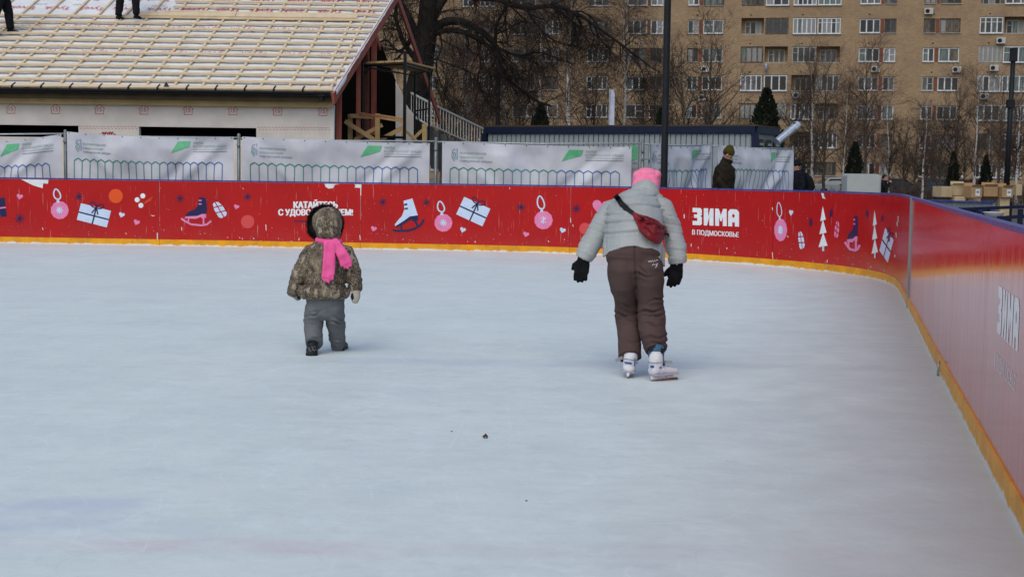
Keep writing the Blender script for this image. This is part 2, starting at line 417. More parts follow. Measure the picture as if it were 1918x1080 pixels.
M_PALE = mat('print_pale_blue', (.55, .66, .82), .3, (.50, .60, .77), 9, 3)
M_WHITE = mat('print_white', (.78, .80, .82), .16, (.70, .72, .75), 12, 3)
M_WHITEW = mat('print_white_wet', (.82, .83, .84), .12, (.66, .62, .63), 16, 4, spec=.8, coat=.5, stretch=(4, 4, .3))
M_ORNG = mat('print_orange', (.70, .085, .015), .3)
M_BARE = mat('bare_board', (.72, .74, .74), .5, (.62, .64, .64), 20, 3)
M_DUSTRED = mat('print_dull_red', (.60, .07, .07), .3)
def cloth_mat(name, c, c2, sc=8, **k): return mat(name, c, .9, c2, sc, 5, bump=.35, bscale=260, bdist=.0015, spec=.08, **k)
M_BANNER = mat('banner_cloth', (.62, .63, .67), .65, (.46, .47, .53), 1.6, 5, bump=.15, bscale=5, bdist=.03, spec=.3)  # blotchy tone carries grime plus soft fold shading put into the colour
M_BGREEN = mat('banner_green', (.10, .42, .20), .6, (.16, .48, .26), 8, 3)
M_BTEAL = mat('banner_teal', (.05, .26, .26), .6)
M_BBLUE = mat('banner_blue', (.05, .16, .40), .6)
M_BDG = mat('banner_dark_green', (.04, .24, .17), .6)
M_BTEXT = mat('banner_text_grey', (.22, .25, .28), .6)
M_BTEXT2 = mat('banner_text_pale', (.32, .42, .38), .6)
M_GALV = mat('galvanised_pipe', (.16, .18, .18), .5, (.26, .28, .28), 15, 4, metal=.6, stretch=(1, 1, .4))
M_PALEPIPE = mat('pale_pipe', (.45, .48, .48), .45, (.35, .38, .38), 10, 3, metal=.3)
def grain(nt, b, tc, prev):
    n1 = nnoise(nt, tc.outputs['Object'], 18, 4, .55, .75, (.3, 5, 5)); mixin(nt, prev, nmath(nt, 'MULTIPLY', n1, .5), (.40, .24, .11), b)
M_LATH = mat('pine_lath', (.72, .58, .39), .75, (.62, .49, .32), 3, 4, bump=.2, bscale=60, bdist=.002, extra=grain)
M_LATH2 = mat('aged_pine', (.50, .34, .16), .8, (.38, .25, .11), 4, 4, bump=.2, bscale=60, bdist=.002, extra=grain)
M_FASC = mat('fascia_pine', (.66, .49, .24), .8, (.54, .39, .18), 3, 4, extra=grain)
M_SOFF = mat('soffit_dark', (.07, .052, .03), .8, (.05, .038, .022), 3, 4)
M_REDWOOD = mat('red_primed_timber', (.42, .125, .085), .75, (.30, .085, .06), 5, 4, bump=.2, bscale=40, bdist=.003, stretch=(3, 3, .6))
M_BRWOOD = mat('brown_primed_timber', (.20, .055, .032), .8, (.13, .036, .022), 5, 4)
M_MEMB = mat('roof_membrane', (.78, .79, .79), .55, (.68, .69, .69), 2, 5, bump=.35, bscale=6, bdist=.05)
M_WRAP = mat('wall_wrap', (.74, .68, .61), .6, (.64, .58, .52), 2.2, 5, bump=.25, bscale=5, bdist=.02)
M_INKRED = mat('ink_red', (.55, .04, .05), .6)
M_INKPALE = mat('ink_pale_red', (.55, .22, .20), .6)
M_INKGREY = mat('ink_grey', (.2, .2, .2), .6)
M_BLACKM = mat('black_metal', (.008, .008, .009), .4)
M_DARK = mat('interior_shade_black', (.006, .005, .004), .95, spec=.05)  # near-black base colour carries the shade of unlit insides
M_POLE = mat('dark_pole_paint', (.008, .009, .011), .55, (.013, .014, .017), 6, 3, bump=.05)
def brickx(nt, b, tc, prev):
    N, L = nt.nodes, nt.links
    mp = N.new('ShaderNodeMapping'); mp.inputs['Rotation'].default_value = (R(90), 0, 0); L.new(tc.outputs['Object'], mp.inputs[0])
    br = N.new('ShaderNodeTexBrick'); br.inputs['Scale'].default_value = 1; br.inputs['Brick Width'].default_value = .26; br.inputs['Row Height'].default_value = .075
    br.inputs['Mortar Size'].default_value = .008; br.inputs['Color1'].default_value = (.40, .285, .165, 1); br.inputs['Color2'].default_value = (.24, .165, .095, 1)
    br.inputs['Mortar'].default_value = (.24, .19, .135, 1); L.new(mp.outputs[0], br.inputs['Vector'])
    mx = N.new('ShaderNodeMix'); mx.data_type = 'RGBA'; mx.inputs[0].default_value = .6; L.new(prev, mx.inputs[6]); L.new(br.outputs[0], mx.inputs[7])
    p = mx.outputs[2]; L.new(p, b.inputs['Base Color'])
    n1 = nnoise(nt, tc.outputs['Object'], .35, 7, .45, .70, (1, 1, 1.6), .65); p = mixin(nt, p, nmath(nt, 'MULTIPLY', n1, .6), (.21, .135, .095), b)
    n2 = nnoise(nt, tc.outputs['Object'], 3, 5, .6, .75, (.3, .3, 3)); p = mixin(nt, p, nmath(nt, 'MULTIPLY', n2, .35), (.50, .38, .24), b)
    bp = N.new('ShaderNodeBump'); bp.inputs['Strength'].default_value = .4; bp.inputs['Distance'].default_value = .01; L.new(br.outputs[1], bp.inputs['Height']); bp.invert = True
    L.new(bp.outputs[0], b.inputs['Normal'])
M_BRICK = mat('tan_brick', (.38, .262, .155), .9, (.30, .205, .12), 1.2, 6, extra=brickx)
M_BRICKR = mat('red_brick_infill', (.22, .075, .045), .9, (.16, .06, .04), 3, 4)
M_PLINTH = mat('grey_plinth', (.22, .2, .18), .9, (.16, .15, .13), 2, 4)
M_PVC = mat('white_pvc', (.66, .68, .69), .5, (.52, .54, .56), 2, 2)
M_OLDW = mat('old_brown_frame', (.07, .045, .03), .7, (.16, .13, .10), 4, 3)
M_OLDWH = mat('old_white_frame', (.42, .42, .40), .7, (.3, .3, .28), 4, 3)
GL = [mat('glass_dark', (.018, .02, .022), .12), mat('glass_grey', (.05, .055, .057), .15, (.03, .035, .036), 1.3, 2),
      mat('glass_curtain', (.19, .19, .18), .25, (.07, .07, .07), 1.5, 3, stretch=(5, 1, .4)), mat('glass_lace', (.27, .27, .26), .3, (.20, .20, .19), 3, 3, stretch=(6, 1, .3)),
      mat('glass_teal', (.05, .085, .08), .15, (.14, .17, .16), 1.5, 3, stretch=(4, 1, .5)), mat('glass_warm', (.17, .14, .10), .25, (.05, .04, .035), 2, 3, stretch=(5, 1, .4))]
for g_ in GL: g_.node_tree.nodes['Principled BSDF'].inputs['Specular IOR Level'].default_value = .35
M_ACU = mat('air_conditioner_shell', (.50, .50, .47), .5, (.4, .4, .38), 6, 3)
M_BLUEF = mat('blue_container_frame', (.005, .010, .034), .55, (.008, .014, .042), 6, 3)
M_CORR = mat('grey_container_panel', (.30, .34, .36), .5, (.24, .28, .30), 3, 4)
M_DUCT = mat('silver_duct', (.75, .78, .80), .25, (.6, .62, .65), 8, 3, metal=.8)
M_RAIL = mat('cream_railing', (.50, .50, .46), .6, (.40, .40, .36), 5, 3)
M_CONC = mat('dark_concrete', (.08, .08, .08), .9, (.12, .12, .115), 3, 4)
M_GROUND = mat('muddy_winter_ground', (.075, .06, .045), .95, (.14, .12, .09), .8, 6, bump=.5, bscale=6, bdist=.05)
M_PAVE = mat('wet_paving', (.12, .12, .125), .7, (.17, .17, .17), 2, 5, bump=.2)
M_BARK = mat('dark_bark', (.011, .009, .008), .95, (.022, .018, .015), 9, 5, bump=.8, bscale=22, bdist=.03, stretch=(1, 1, .3))
M_TWIG = mat('brown_twigs', (.060, .038, .030), .95, (.09, .062, .048), 1, 2)
M_TWIGD = mat('dark_twigs', (.018, .014, .012), .95, (.03, .023, .019), 1, 2)
M_BARK2 = mat('grey_brown_bark', (.06, .045, .035), .95, (.10, .08, .06), 5, 4, bump=.6, bscale=20, bdist=.02)
def birchx(nt, b, tc, prev):
    n1 = nnoise(nt, tc.outputs['Object'], 2.2, 5, .57, .62, (1.5, 1.5, 5)); mixin(nt, prev, n1, (.03, .025, .02), b)
M_BIRCH = mat('birch_bark', (.52, .50, .46), .8, (.36, .34, .31), 3, 4, extra=birchx)
M_THUJA = mat('thuja_foliage', (.006, .011, .006), .95, (.013, .018, .009), 3, 4)
M_CARD = mat('cardboard', (.38, .23, .11), .85, (.32, .21, .11), 4, 4, bump=.1)
M_CARD2 = mat('pale_cardboard', (.46, .36, .22), .85, (.38, .29, .17), 4, 4)
M_PAPER = mat('paper_label', (.62, .62, .64), .8)
M_SKIN = mat('skin', (.50, .27, .19), .55, (.44, .22, .16), 12, 3, spec=.4)
M_EYE = mat('eye_dark', (.02, .015, .012), .2)
M_PURPLE = mat('pale_violet_flag', (.42, .42, .62), .7, (.6, .6, .66), 3, 3)
M_CABIN = mat('cabinet_grey', (.40, .42, .41), .5, (.36, .38, .37), 5, 3)
M_LEAF = mat('dry_leaf', (.09, .04, .012), .9)

# ---------------------------------------------------------------- ground, ice
def sheet(name, pts, z, m_, parent=None):
    mb = MB(); mb.add([(x, y, z) for x, y in pts], [list(range(len(pts)))]); o = mb.build(name, m_, parent, fixn=False)
    if o.data.polygons[0].normal.z < 0: o.data.flip_normals()
    return o
tag(sheet('ground', [(-900, -900), (900, -900), (900, 900), (-900, 900)], -.06, M_GROUND), kind='structure')

# path of the boards on the ice, measured from the photograph
ctrl = [(-27, 26.4), (-20, 26.05), (-14.5, 25.75), (-9.36, 25.42), (-5.2, 25.17), (-2.5, 24.98), (-.03, 24.72), (1.25, 24.35), (2.86, 23.05), (4.05, 21.75), (4.75, 20.62), (5.08, 19.3),
        (4.99, 17.95), (4.57, 16.15), (3.88, 13.2), (3.19, 10.3), (2.2, 6.06), (1.35, 2.45), (.42, -1.5), (-1.5, -9.6)]
def catmull(c, n=24):
    out = []
    for i in range(len(c) - 1):
        p0 = V(c[max(i - 1, 0)]); p1 = V(c[i]); p2 = V(c[i + 1]); p3 = V(c[min(i + 2, len(c) - 1)])
        for k in range(n):
            t = k / n; out.append(.5 * ((2 * p1) + (-p0 + p2) * t + (2 * p0 - 5 * p1 + 4 * p2 - p3) * t * t + (-p0 + 3 * p1 - 3 * p2 + p3) * t ** 3))
    out.append(V(c[-1])); return out
def resample(pts, step):
    out = [pts[0]]; acc = 0
    for a, b in zip(pts, pts[1:]):
        L = (b - a).length
        while acc + L >= step:
            t = (step - acc) / L; a = a + (b - a) * t; out.append(a.copy()); L = (b - a).length; acc = 0
        acc += L
    return out
STEP = .15
path = resample(catmull(ctrl), STEP)
for it in range(30):
    q = [p.copy() for p in path]
    for i in range(1, len(path) - 1): path[i] = (q[i - 1] + q[i] * 2 + q[i + 1]) / 4
NP = len(path)
def bpos(u, z, off=0.0):
    """point on the rink side of the boards: u metres along, z up, off metres towards the ice"""
    i = max(0, min(NP - 2, int(u / STEP))); t = u / STEP - i; a, b = path[i], path[i + 1]; p = a + (b - a) * t
    a0 = path[max(i - 1, 0)]; b0 = path[min(i + 2, NP - 1)]
    t1 = (b - a0).normalized(); t2 = (b0 - a).normalized(); tg = (t1 * (1 - t) + t2 * t).normalized(); nrm = V((tg.y, -tg.x))
    return V((p.x + nrm.x * off, p.y + nrm.y * off, z))
BH = 1.19
TAB = []
for i in range(NP * 2 - 2):
    u = i * STEP / 2; p = bpos(u, 0)
    if p.y > .8:
        a = proj(p); c = proj(bpos(u, BH)); TAB.append((u, a[0], a[1], c[0], c[1]))
TAB = [t for t in TAB if -400 < t[1] < 2600]
def b_uz(px, py):
    z = .5
    for it in range(3):
        f = z / BH; best = None
        for q in range(len(TAB) - 1):
            xa = TAB[q][1] * (1 - f) + TAB[q][3] * f; xb = TAB[q + 1][1] * (1 - f) + TAB[q + 1][3] * f
            if xa <= px <= xb:
                t = (px - xa) / (xb - xa + 1e-9); yb = TAB[q][2] * (1 - t) + TAB[q + 1][2] * t; yt = TAB[q][4] * (1 - t) + TAB[q + 1][4] * t
                best = (TAB[q][0] + t * STEP / 2, (yb - py) / (yb - yt) * BH); break
        if best is None: return None
        z = best[1]
    return best
def on_board(x, y, lay=0):
    r = b_uz(x, y)
    if r is None: r = (0, 0)
    return bpos(r[0], min(r[1], BH - .012), .0035 + .0014 * lay)

poly_in = [(p.x, p.y) for p in path] + [(-27, -9.6)]
tag(sheet('ice_rink', poly_in, 0, M_ICE), kind='structure')
pv = MB(); pv.box((-6, 31.4, .03), (48, 11.0, .18)); tag(pv.build('pavement', M_PAVE), kind='structure')

# ---------------------------------------------------------------- the boards
def band(mb, u0, u1, z0, z1, o0, o1, mi=0, step=STEP):
    """curved bar: rink face at offset o1, back at o0"""
    n = max(1, int(round((u1 - u0) / step))); b = len(mb.v)
    for i in range(n + 1):
        u = u0 + (u1 - u0) * i / n
        for (z, o) in ((z0, o1), (z1, o1), (z1, o0), (z0, o0)): mb.v.append(bpos(u, z, o))
    for i in range(n):
        for k in range(4):
            a = b + i * 4 + k; c = b + i * 4 + (k + 1) % 4; mb.f.append([a, a + 4, c + 4, c]); mb.m.append(mi)
    mb.f.append([b, b + 1, b + 2, b + 3]); mb.m.append(mi); e = b + n * 4; mb.f.append([e + 3, e + 2, e + 1, e]); mb.m.append(mi)
uJ = b_uz(1705, 470)[0]; uEnd = (NP - 2) * STEP
base_far = thing('rink_board', bpos(b_uz(900, 460)[0], 0), 'long red rink board curving across the ice with winter pictures and white lettering', 'rink board', 'boards round the ice rink')
base_rt = thing('rink_board', bpos(uJ + 5, 0), 'red rink board beside the ice on the right, glossy with pale reflection', 'rink board', 'boards round the ice rink')
seams = [0.0, 4.2, 8.4, 12.8] + [b_uz(x, 420)[0] for x in (299, 675, 1068, 1448)] + [uJ]
seams = sorted(seams); seams = [s for i, s in enumerate(seams) if i == 0 or s - seams[i - 1] > .8]
def board_run(root, sm, red=M_RED):
    for a, c in zip(sm, sm[1:]):
        mb = MB(); band(mb, a + .004, c - .004, .06, BH - .02, -.012, 0); mb.build('panel', red, root)
        mb = MB(); band(mb, a + .003, c - .003, 0.0, .112, -.012, .013); mb.build('kickplate', M_YEL, root)
        mb = MB(); band(mb, a + .001, c - .001, BH - .018, BH + .008, -.05, .006); mb.build('top_rail', M_CAP, root)
        mb = MB()
        k = a + .3
        while k < c - .1:
            p = bpos(k, 0, -.045); t = (bpos(k + .1, 0, 0) - bpos(k, 0, 0)).normalized(); nn = V((t.y, -t.x, 0))
            mb.box(p + V((0, 0, (BH - .02) / 2)), (.05, .05, BH - .03), 0, (t, nn, V((0, 0, 1)))); k += .9
        for z in (.15, .62): band(mb, a + .05, c - .05, z, z + .05, -.06, -.02)
        mb.build('steel_frame', M_GALV, root)
board_run(base_far, seams)
sr = [uJ]
while sr[-1] + 2.0 < uEnd: sr.append(sr[-1] + 2.0)
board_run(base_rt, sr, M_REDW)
mb = MB(); band(mb, uJ - .035, uJ + .035, .0, BH + .004, -.02, .02); mb.build('joint_strip', M_JOINT, base_far)

# --- flat print on the boards (drawn in photo pixels, laid on the curved face)
def flake(cx, cy, r, mt=M_NAVY, sx=1.):
    f = Flat()
    for k in range(4):
        a = pi * k / 4 + .1; f.line([(cx - r * cos(a) * sx, cy - r * sin(a)), (cx + r * cos(a) * sx, cy + r * sin(a))], r * .19, 0, k)
    return f.build('snowflake_print', mt, base_far, on_board)
def heart(cx, cy, r, mt, rot=.2, sx=1.):
    f = Flat(); pts = []
    for k in range(20):
        t = 2 * pi * k / 20; x = 16 * sin(t) ** 3 / 16 * r; y = -(13 * cos(t) - 5 * cos(2 * t) - 2 * cos(3 * t) - cos(4 * t)) / 16 * r
        pts.append((cx + (x * cos(rot) - y * sin(rot)) * sx, cy + x * sin(rot) + y * cos(rot)))
    f.poly(pts); return f.build('heart_print', mt, base_far, on_board)
def bauble(cx, cy, r, lx, ly, sx=1.):
    """ball at cx,cy with a loop that tops out at lx,ly"""
    f = Flat(); f.circ(cx, cy, r * sx, 0, 0, 11, r)
    for k in range(4): a = pi * k / 4; f.line([(cx - r * .38 * cos(a) * sx, cy - r * .38 * sin(a)), (cx + r * .38 * cos(a) * sx, cy + r * .38 * sin(a))], r * .13, 1, 1 + k)
    bx, by = cx + (lx - cx) * .45, cy - r * 1.02
    f.poly([(bx - 3 * sx, by + 3), (bx - 1.8 * sx, by - 3), (bx + 1.8 * sx, by - 3), (bx + 3 * sx, by + 3)], 1, 2)
    mx_, my = (bx + lx) / 2, (by - 3 + ly) / 2; h = (by - 3 - ly) / 2; pts = []
    for k in range(17):
        a = 2 * pi * k / 16; wv = r * .36 * sin(a) * (1 + .25 * cos(a)); t = (1 - cos(a)) / 2
        pts.append((bx + (lx - bx) * t + wv * sx, by - 3 - 2 * h * t))
    f.line(pts, 2.6 * sx, 1, 2); f.build('bauble_print', [M_PINK, M_PALE], base_far, on_board)
def gift(cx, cy, w_, h_, rot, mt=M_PALE, rib=M_NAVY, bow=True, sx=1.):
    f = Flat()
    def q(x, y): return (cx + (x * cos(rot) - y * sin(rot)) * sx, cy + x * sin(rot) + y * cos(rot))
    g = 6; f.tris([q(-w_ / 2 + w_ * i / g, -h_ / 2 + h_ * j / g) for j in range(g + 1) for i in range(g + 1)], [[j * (g + 1) + i, j * (g + 1) + i + 1, (j + 1) * (g + 1) + i + 1, (j + 1) * (g + 1) + i] for j in range(g) for i in range(g)])
    f.line([q(-w_ / 2 + w_ * k / 6, 1) for k in range(7)], 2.6, 1, 1); f.line([q(1, -h_ / 2 + h_ * k / 6) for k in range(7)], 2.6 * max(sx, .5), 1, 2)
    if bow:
        for sgn in (-1, 1):
            pts = [q(1 + sgn * 8.5 * sin(pi * k / 10) * (1.0) + sgn * 1.5 * sin(2 * pi * k / 10), -h_ / 2 + 1 - 9.5 * sin(pi * k / 10) ** .8 * sin(pi * k / 10 * .95 + .0) - 0 * k) for k in range(0, 11)]
            lp = []
            for k in range(13):
                a = 2 * pi * k / 12; lp.append(q(1 + sgn * (6.5 - 6.5 * cos(a)), -h_ / 2 - 1 - 3.5 * (1 - cos(a)) / 2 * 1.0 - 4.2 * sin(a)))
            f.line(lp, 2.0 * max(sx, .7), 1, 3); f.line([q(1, -h_ / 2), q(1 + sgn * 6, -h_ / 2 + 13)], 2.2, 1, 4)
    f.build('gift_print', [mt, rib], base_far, on_board)
def skate(ox, oy, s, body, blade, lace, mirror=1, sx=1., blade_first=False):
    f = Flat()
    def q(x, y): return (ox + x * s * sx * mirror, oy + y * s)
    boot = [q(-2, -26), q(12, -24), q(14, -2), q(12, 9), q(6, 8), q(-4, 13), q(-28, 14), q(-30, 10), q(-24, 4), q(-10, -2), q(-5, -9)]
    f.poly(boot, 0, 0)
    f.poly([q(-30, 13), q(-6, 12), q(4, 8), q(12, 8), q(12, 16), q(4, 17), q(1, 14), q(-8, 18), q(-30, 17)], 1, 1)
    f.line([q(-38, 17), q(-31, 22), q(-18, 29), q(4, 31), q(14, 29), q(22, 22)], 4 * s, 1, 2)
    f.line([q(-23, 16), q(-24, 27)], 3 * s, 1, 3); f.line([q(7, 14), q(7, 30)], 3.4 * s, 1, 4)
    for yy in (-19, -12): f.line([q(-3, yy), q(3, yy)], 2.6 * s, 2, 2)
    f.build('skate_print', [body, blade, lace], base_far, on_board)
def mitten(cx, cy, rot, mt, sx=1., s=1.):
    f = Flat()
    def q(x, y): return (cx + (x * cos(rot) - y * sin(rot)) * sx * s, cy + (x * sin(rot) + y * cos(rot)) * s)
    f.poly([q(-5, -14), q(0, -16), q(5, -13), q(8, -4), q(8, 12), q(4, 16), q(-5, 16), q(-8, 12), q(-8, -4)])
    for y in (-6, 5): f.line([q(-8.5, y - 2), q(8.5, y + 2)], 2.0 * s, 1, 1)
    f.line([q(0, -16), q(0, 16)], 1.7 * s * max(sx, .6), 1, 2)
    f.build('mitten_print', [mt, M_RED], base_far, on_board)
def fir(cx, y0, y1, w_):
    f = Flat(); h = (y1 - y0)
    for k in range(3):
        a = y0 + h * (.0 + .29 * k); b = a + h * .32; ww = w_ * (.30 + .1 * k); f.poly([(cx + 1.0 * k * .3, a), (cx + ww + .5, b - 2), (cx - ww + .5, b + 1)], 0, k % 2)
    f.line([(cx + 1, y1 - h * .12), (cx + 1, y1)], w_ * .22, 1, 2); f.build('fir_print', [M_WHITE, M_PALE], base_far, on_board)

gift(-4, 389, 30, 36, -.12, M_NAVY, M_PINK, False)
heart(37, 368, 6, M_PINK); bauble(112, 393.5, 17, 105, 354); flake(37, 409, 9.5); flake(148, 368, 8)
gift(176, 403, 58, 32, .25); f = Flat(); f.circ(217, 367, 13.3); f.build('orange_dot_print', M_ORNG, base_far, on_board)
f = Flat(); f.circ(257, 374, 4.7); f.circ(267.5, 366.8, 4.7); f.circ(264, 384.5, 4.7); f.build('berry_print', M_WHITE, base_far, on_board)
f = Flat(); f.line([(272, 378), (280, 373), (286, 369)], 1.6); f.line([(270, 381), (284, 374)], 1.4, 0, 1); f.build('sprig_print', M_ORNG, base_far, on_board)
heart(228, 402, 5.6, M_PALE, .3); heart(256, 416, 6, M_PINK, .35)
flake(337.5, 371.5, 7.5); skate(375, 393, .93, M_NAVY, M_PINK, M_PINK); mitten(411, 392, -.5, M_PALE, 1.1, 1.0); heart(443, 387, 5.2, M_PINK, .3)
f = Flat(); f.circ(464, 415, 12.5); f.build('orange_dot_print', M_DUSTRED, base_far, on_board)
flake(463.5, 368.5, 7.5)
f = Flat(); f.text('КАТАЙТЕСЬ', 550.5, 374.0, 632, 389.5, bold=.03); f.build('lettering', M_WHITE, base_far, on_board)
f = Flat(); f.text('С УДОВОЛЬСТВИЕМ!', 522, 391.5, 660.5, 405.5, bold=.03); f.build('lettering', M_WHITE, base_far, on_board)
f = Flat(); f.text('КОМАНДА', 552, 411.5, 590, 417, bold=.02); f.build('lettering', M_NAVY, base_far, on_board)
heart(700, 428, 5.6, M_PINK, .3); flake(717, 378, 7.8); flake(798.5, 379, 7.2)
f = Flat()   # pale skate with dark runner
f.poly([(756, 376), (772.5, 371.5), (783, 404), (776, 405), (768, 412), (757, 414), (741, 424), (739.5, 420), (745, 413), (753, 404), (757.5, 392)], 0)
f.poly([(741, 423), (757, 413), (768, 405), (783, 403), (783.5, 412), (776, 415), (770, 411), (757, 419), (742, 426)], 1, 1)
f.line([(736, 430.5), (745, 432.5), (765, 431.5), (778, 427.5), (788, 421), (794.5, 411)], 4, 1, 2); f.line([(751, 421), (752, 431)], 3, 1, 3); f.line([(777, 412), (783, 424)], 3.6, 1, 4)
f.line([(757, 383.5), (763, 382)], 3, 1, 2); f.line([(758, 391), (764, 390)], 3, 1, 2); f.build('skate_print', [M_PALE, M_NAVY], base_far, on_board)
bauble(830.5, 417, 17, 824, 377); heart(867, 430, 5.6, M_PALE, .3); gift(886.5, 396, 54, 36, .43)
flake(976, 388, 8); heart(985.5, 438.5, 5.6, M_PINK, .3); bauble(1018, 412, 17.5, 1011, 367); heart(1054, 431, 5.8, M_PALE, .3); flake(1079.5, 390.5, 8.5)
heart(1126, 388, 17, M_PINK, .15); f = Flat(); f.circ(1096, 428, 11); f.build('orange_dot_print', M_DUSTRED, base_far, on_board)
# block capitals of the big winter lettering
def block_zima(root, x0, y0, x1, y1, skew=0., onf=on_board, sag=0.):
    f = Flat(); W = x1 - x0; H_ = y1 - y0
    def q(x, y):
        return (x0 + W * x, y0 + H_ * y + skew * x)
    def pl(pts): f.poly([q(*p) for p in pts])
    # З
    pl([(0, 0), (.17, 0), (.2, .1), (.2, .40), (.17, .47), (.2, .54), (.2, .92), (.17, 1), (0, 1), (0, .76), (.1, .76), (.1, .58), (.03, .58), (.03, .38), (.1, .38), (.1, .25), (0, .25)])
    # И
    pl([(.24, 0), (.335, 0), (.335, .5), (.38, 0), (.45, 0), (.45, 1), (.36, 1), (.36, .5), (.31, 1), (.24, 1)])
    # М
    pl([(.485, 0), (.565, 0), (.61, .38), (.655, 0), (.735, 0), (.735, 1), (.65, 1), (.65, .48), (.625, .72), (.595, .72), (.57, .48), (.57, 1), (.485, 1)])
    # А
    pl([(.765, .16), (.81, 0), (.95, 0), (1, .16), (1, 1), (.91, 1), (.91, .76), (.855, .76), (.855, 1), (.765, 1)])
    o = f.build('lettering', M_WHITE if root is base_far else M_WHITEW, root, onf)
    g = Flat(); g.poly([q(.88, .24), q(.912, .38), q(.88, .52), q(.848, .38)], 0, 1); g.build('lettering_gap', M_RED if root is base_far else M_REDW, root, onf)
block_zima(base_far, 1297.5, 389, 1384.5, 421, 3.2)
f = Flat(); vs, fs = text_geo('В ПОДМОСКОВЬЕ', 0)
for k in range(3): f.tris([(1296.6 + .4 * k + 87 * x, 441 + 5 * x - 11.5 * y) for x, y in vs], fs, 0, k * .3)
f.p = f.p; f.build('lettering', M_WHITE, base_far, on_board)
bauble(1462.5, 430.5, 21.5, 1459, 379, .57); heart(1482, 398, 6.5, M_PALE, .1, .6); flake(1519, 416, 8, M_NAVY, .5)
mitten(1501, 449, -.25, M_PALE, .6, 1.05); fir(1541.5, 386, 470, 17); flake(1557, 399.5, 8.5, M_NAVY, .45); mitten(1568, 429, .25, M_PINK, .5, 1.0)
skate(1601, 433, 1.15, M_NAVY, M_PINK, M_PINK, 1, .40); flake(1624, 400, 7, M_NAVY, .45); fir(1638.5, 393, 483, 12); flake(1653, 408.5, 6.5, M_NAVY, .4)
gift(1661, 459, 44, 50, .55, M_PALE, M_NAVY, True, .42)
# torn patches and gouges where the print has come away
def torn(pts, root=None):
    f = Flat(); f.poly(pts, 0, 1); f.build('torn_patch', M_BARE, root or base_far, on_board)
torn([(40, 335.8), (91, 336.8), (90, 344), (81, 343.5), (80, 352.5), (62, 347), (48, 340)])
torn([(608, 344.2), (637, 344.6), (627, 346), (624, 352), (616, 353.5), (610, 350)])
torn([(664, 345), (677, 345.4), (676.5, 366), (675, 366), (675, 352), (664, 351), (666, 348)])
torn([(1538.5, 361.5), (1543.5, 362), (1544, 368), (1547, 372.5), (1541, 371)])
torn([(281, 402), (287, 403.5), (291, 403), (287, 405)]); torn([(294, 436), (295.5, 436), (296, 450), (297, 452), (294, 452)])
torn([(545, 451), (548, 452), (565, 453.8), (568, 457), (544, 455)]); torn([(1281, 401), (1282.5, 401), (1283, 409), (1281, 408)])
rnd = random.Random(5)
for (x, y, l) in [(80, 426, 5), (183, 405, 10), (340, 425, 7), (455, 352, 3), (498, 420, 12), (674, 440, 10), (955, 351, 3), (1069, 408, 9), (1073, 420, 5), (1447, 388, 6), (1447, 472, 14), (1550, 486, 6), (1476, 441, 4), (1683, 404, 12), (1681, 415, 9), (1679, 435, 10), (1677, 476, 6), (1295, 456, 6), (890, 451, 4), (1027, 450, 4), (1240, 470, 6), (560, 447, 4), (1308, 462, 4), (1362, 463, 4)]:
    dx = rnd.uniform(-.8, .8); torn([(x - .7, y), (x + .7, y + .5), (x + dx + .9, y + l), (x + dx - .3, y + l - 1)])
# right hand board: the same lettering seen at a slant
def on_right(x, y, lay=0): return bpos(x, y, .0035 + .0014 * lay)
uZ0 = b_uz(1867, 640)[0]; uZ1 = b_uz(1909, 600)[0]
def zr(fr): return uZ0 + (uZ1 - uZ0) * fr
def onr(x, y, lay=0): return bpos(x, y, .0012 + .0008 * lay)
zt = b_uz(1870, 532)[1]; zb = b_uz(1870, 622)[1]
block_zima(base_rt, uZ0, zt, uZ1, zb, 0, onr)
t2 = b_uz(1866, 658)[1]; b2 = b_uz(1866, 694)[1]
f = Flat(); f.text('В ПОДМОСКОВЬЕ', b_uz(1864, 660)[0], t2, b_uz(1905, 660)[0], b2, bold=.0); f.build('lettering', M_WHITEW, base_rt, onr)
mb = MB()   # small blue peg fixed low on the right board
pp = bpos(b_uz(1766, 680)[0], 0, .03); mb.tube([pp, pp + V((0, 0, .10))], .009, 8, caps=True); mb.ball(pp + V((0, 0, .10)), .012); mb.build('peg', M_JOINT, base_rt, smooth=True)
# ---------------------------------------------------------------- unfinished house on the left
TS = math.tan(R(25)); SK = .127; Y0 = 30.6; Z0 = 3.09; A1 = -3.99; A0 = -17.0
def roofp(a, t, h=0.0):
    """a along the eave, t metres of horizontal run up the near slope, h above the slope"""
    return V((a + SK * t, Y0 + t, Z0 + TS * t)) + V((0, -sin(R(25)), cos(R(25)))) * h
TR = 6.45
HD = 2 * TR
house = thing('unfinished_house', (-10, 37, 0), 'unfinished timber house with laths nailed over white roof membrane and an open red timber gable', 'house')
AXR = (V((1, 0, 0)), V((SK, 1, TS)).normalized(), V((0, -sin(R(25)), cos(R(25)))))
mb = MB()      # membrane with a little sag between the sticks
nu, nt_ = 130, 34; b0 = 0
for j in range(nt_ + 1):
    for i in range(nu + 1):
        a = A0 + (A1 + .04 - A0) * i / nu; t = TR * j / nt_
        h = .012 * noise.noise(V((a * 3.1, t * 2.3, 0))) + .008 * noise.noise(V((a * 9, t * 5, 4)))
        mb.v.append(roofp(a, t, h))
for j in range(nt_):
    for i in range(nu):
        q = j * (nu + 1) + i; mb.f.append([q, q + 1, q + nu + 2, q + nu + 1]); mb.m.append(0)
memb = mb.build('roof_membrane', M_MEMB, house, smooth=True, fixn=False)
mb = MB(); q = [roofp(A0, 0, -.04), roofp(A1, 0, -.04), roofp(A1, TR, -.04), roofp(A0, TR, -.04)]
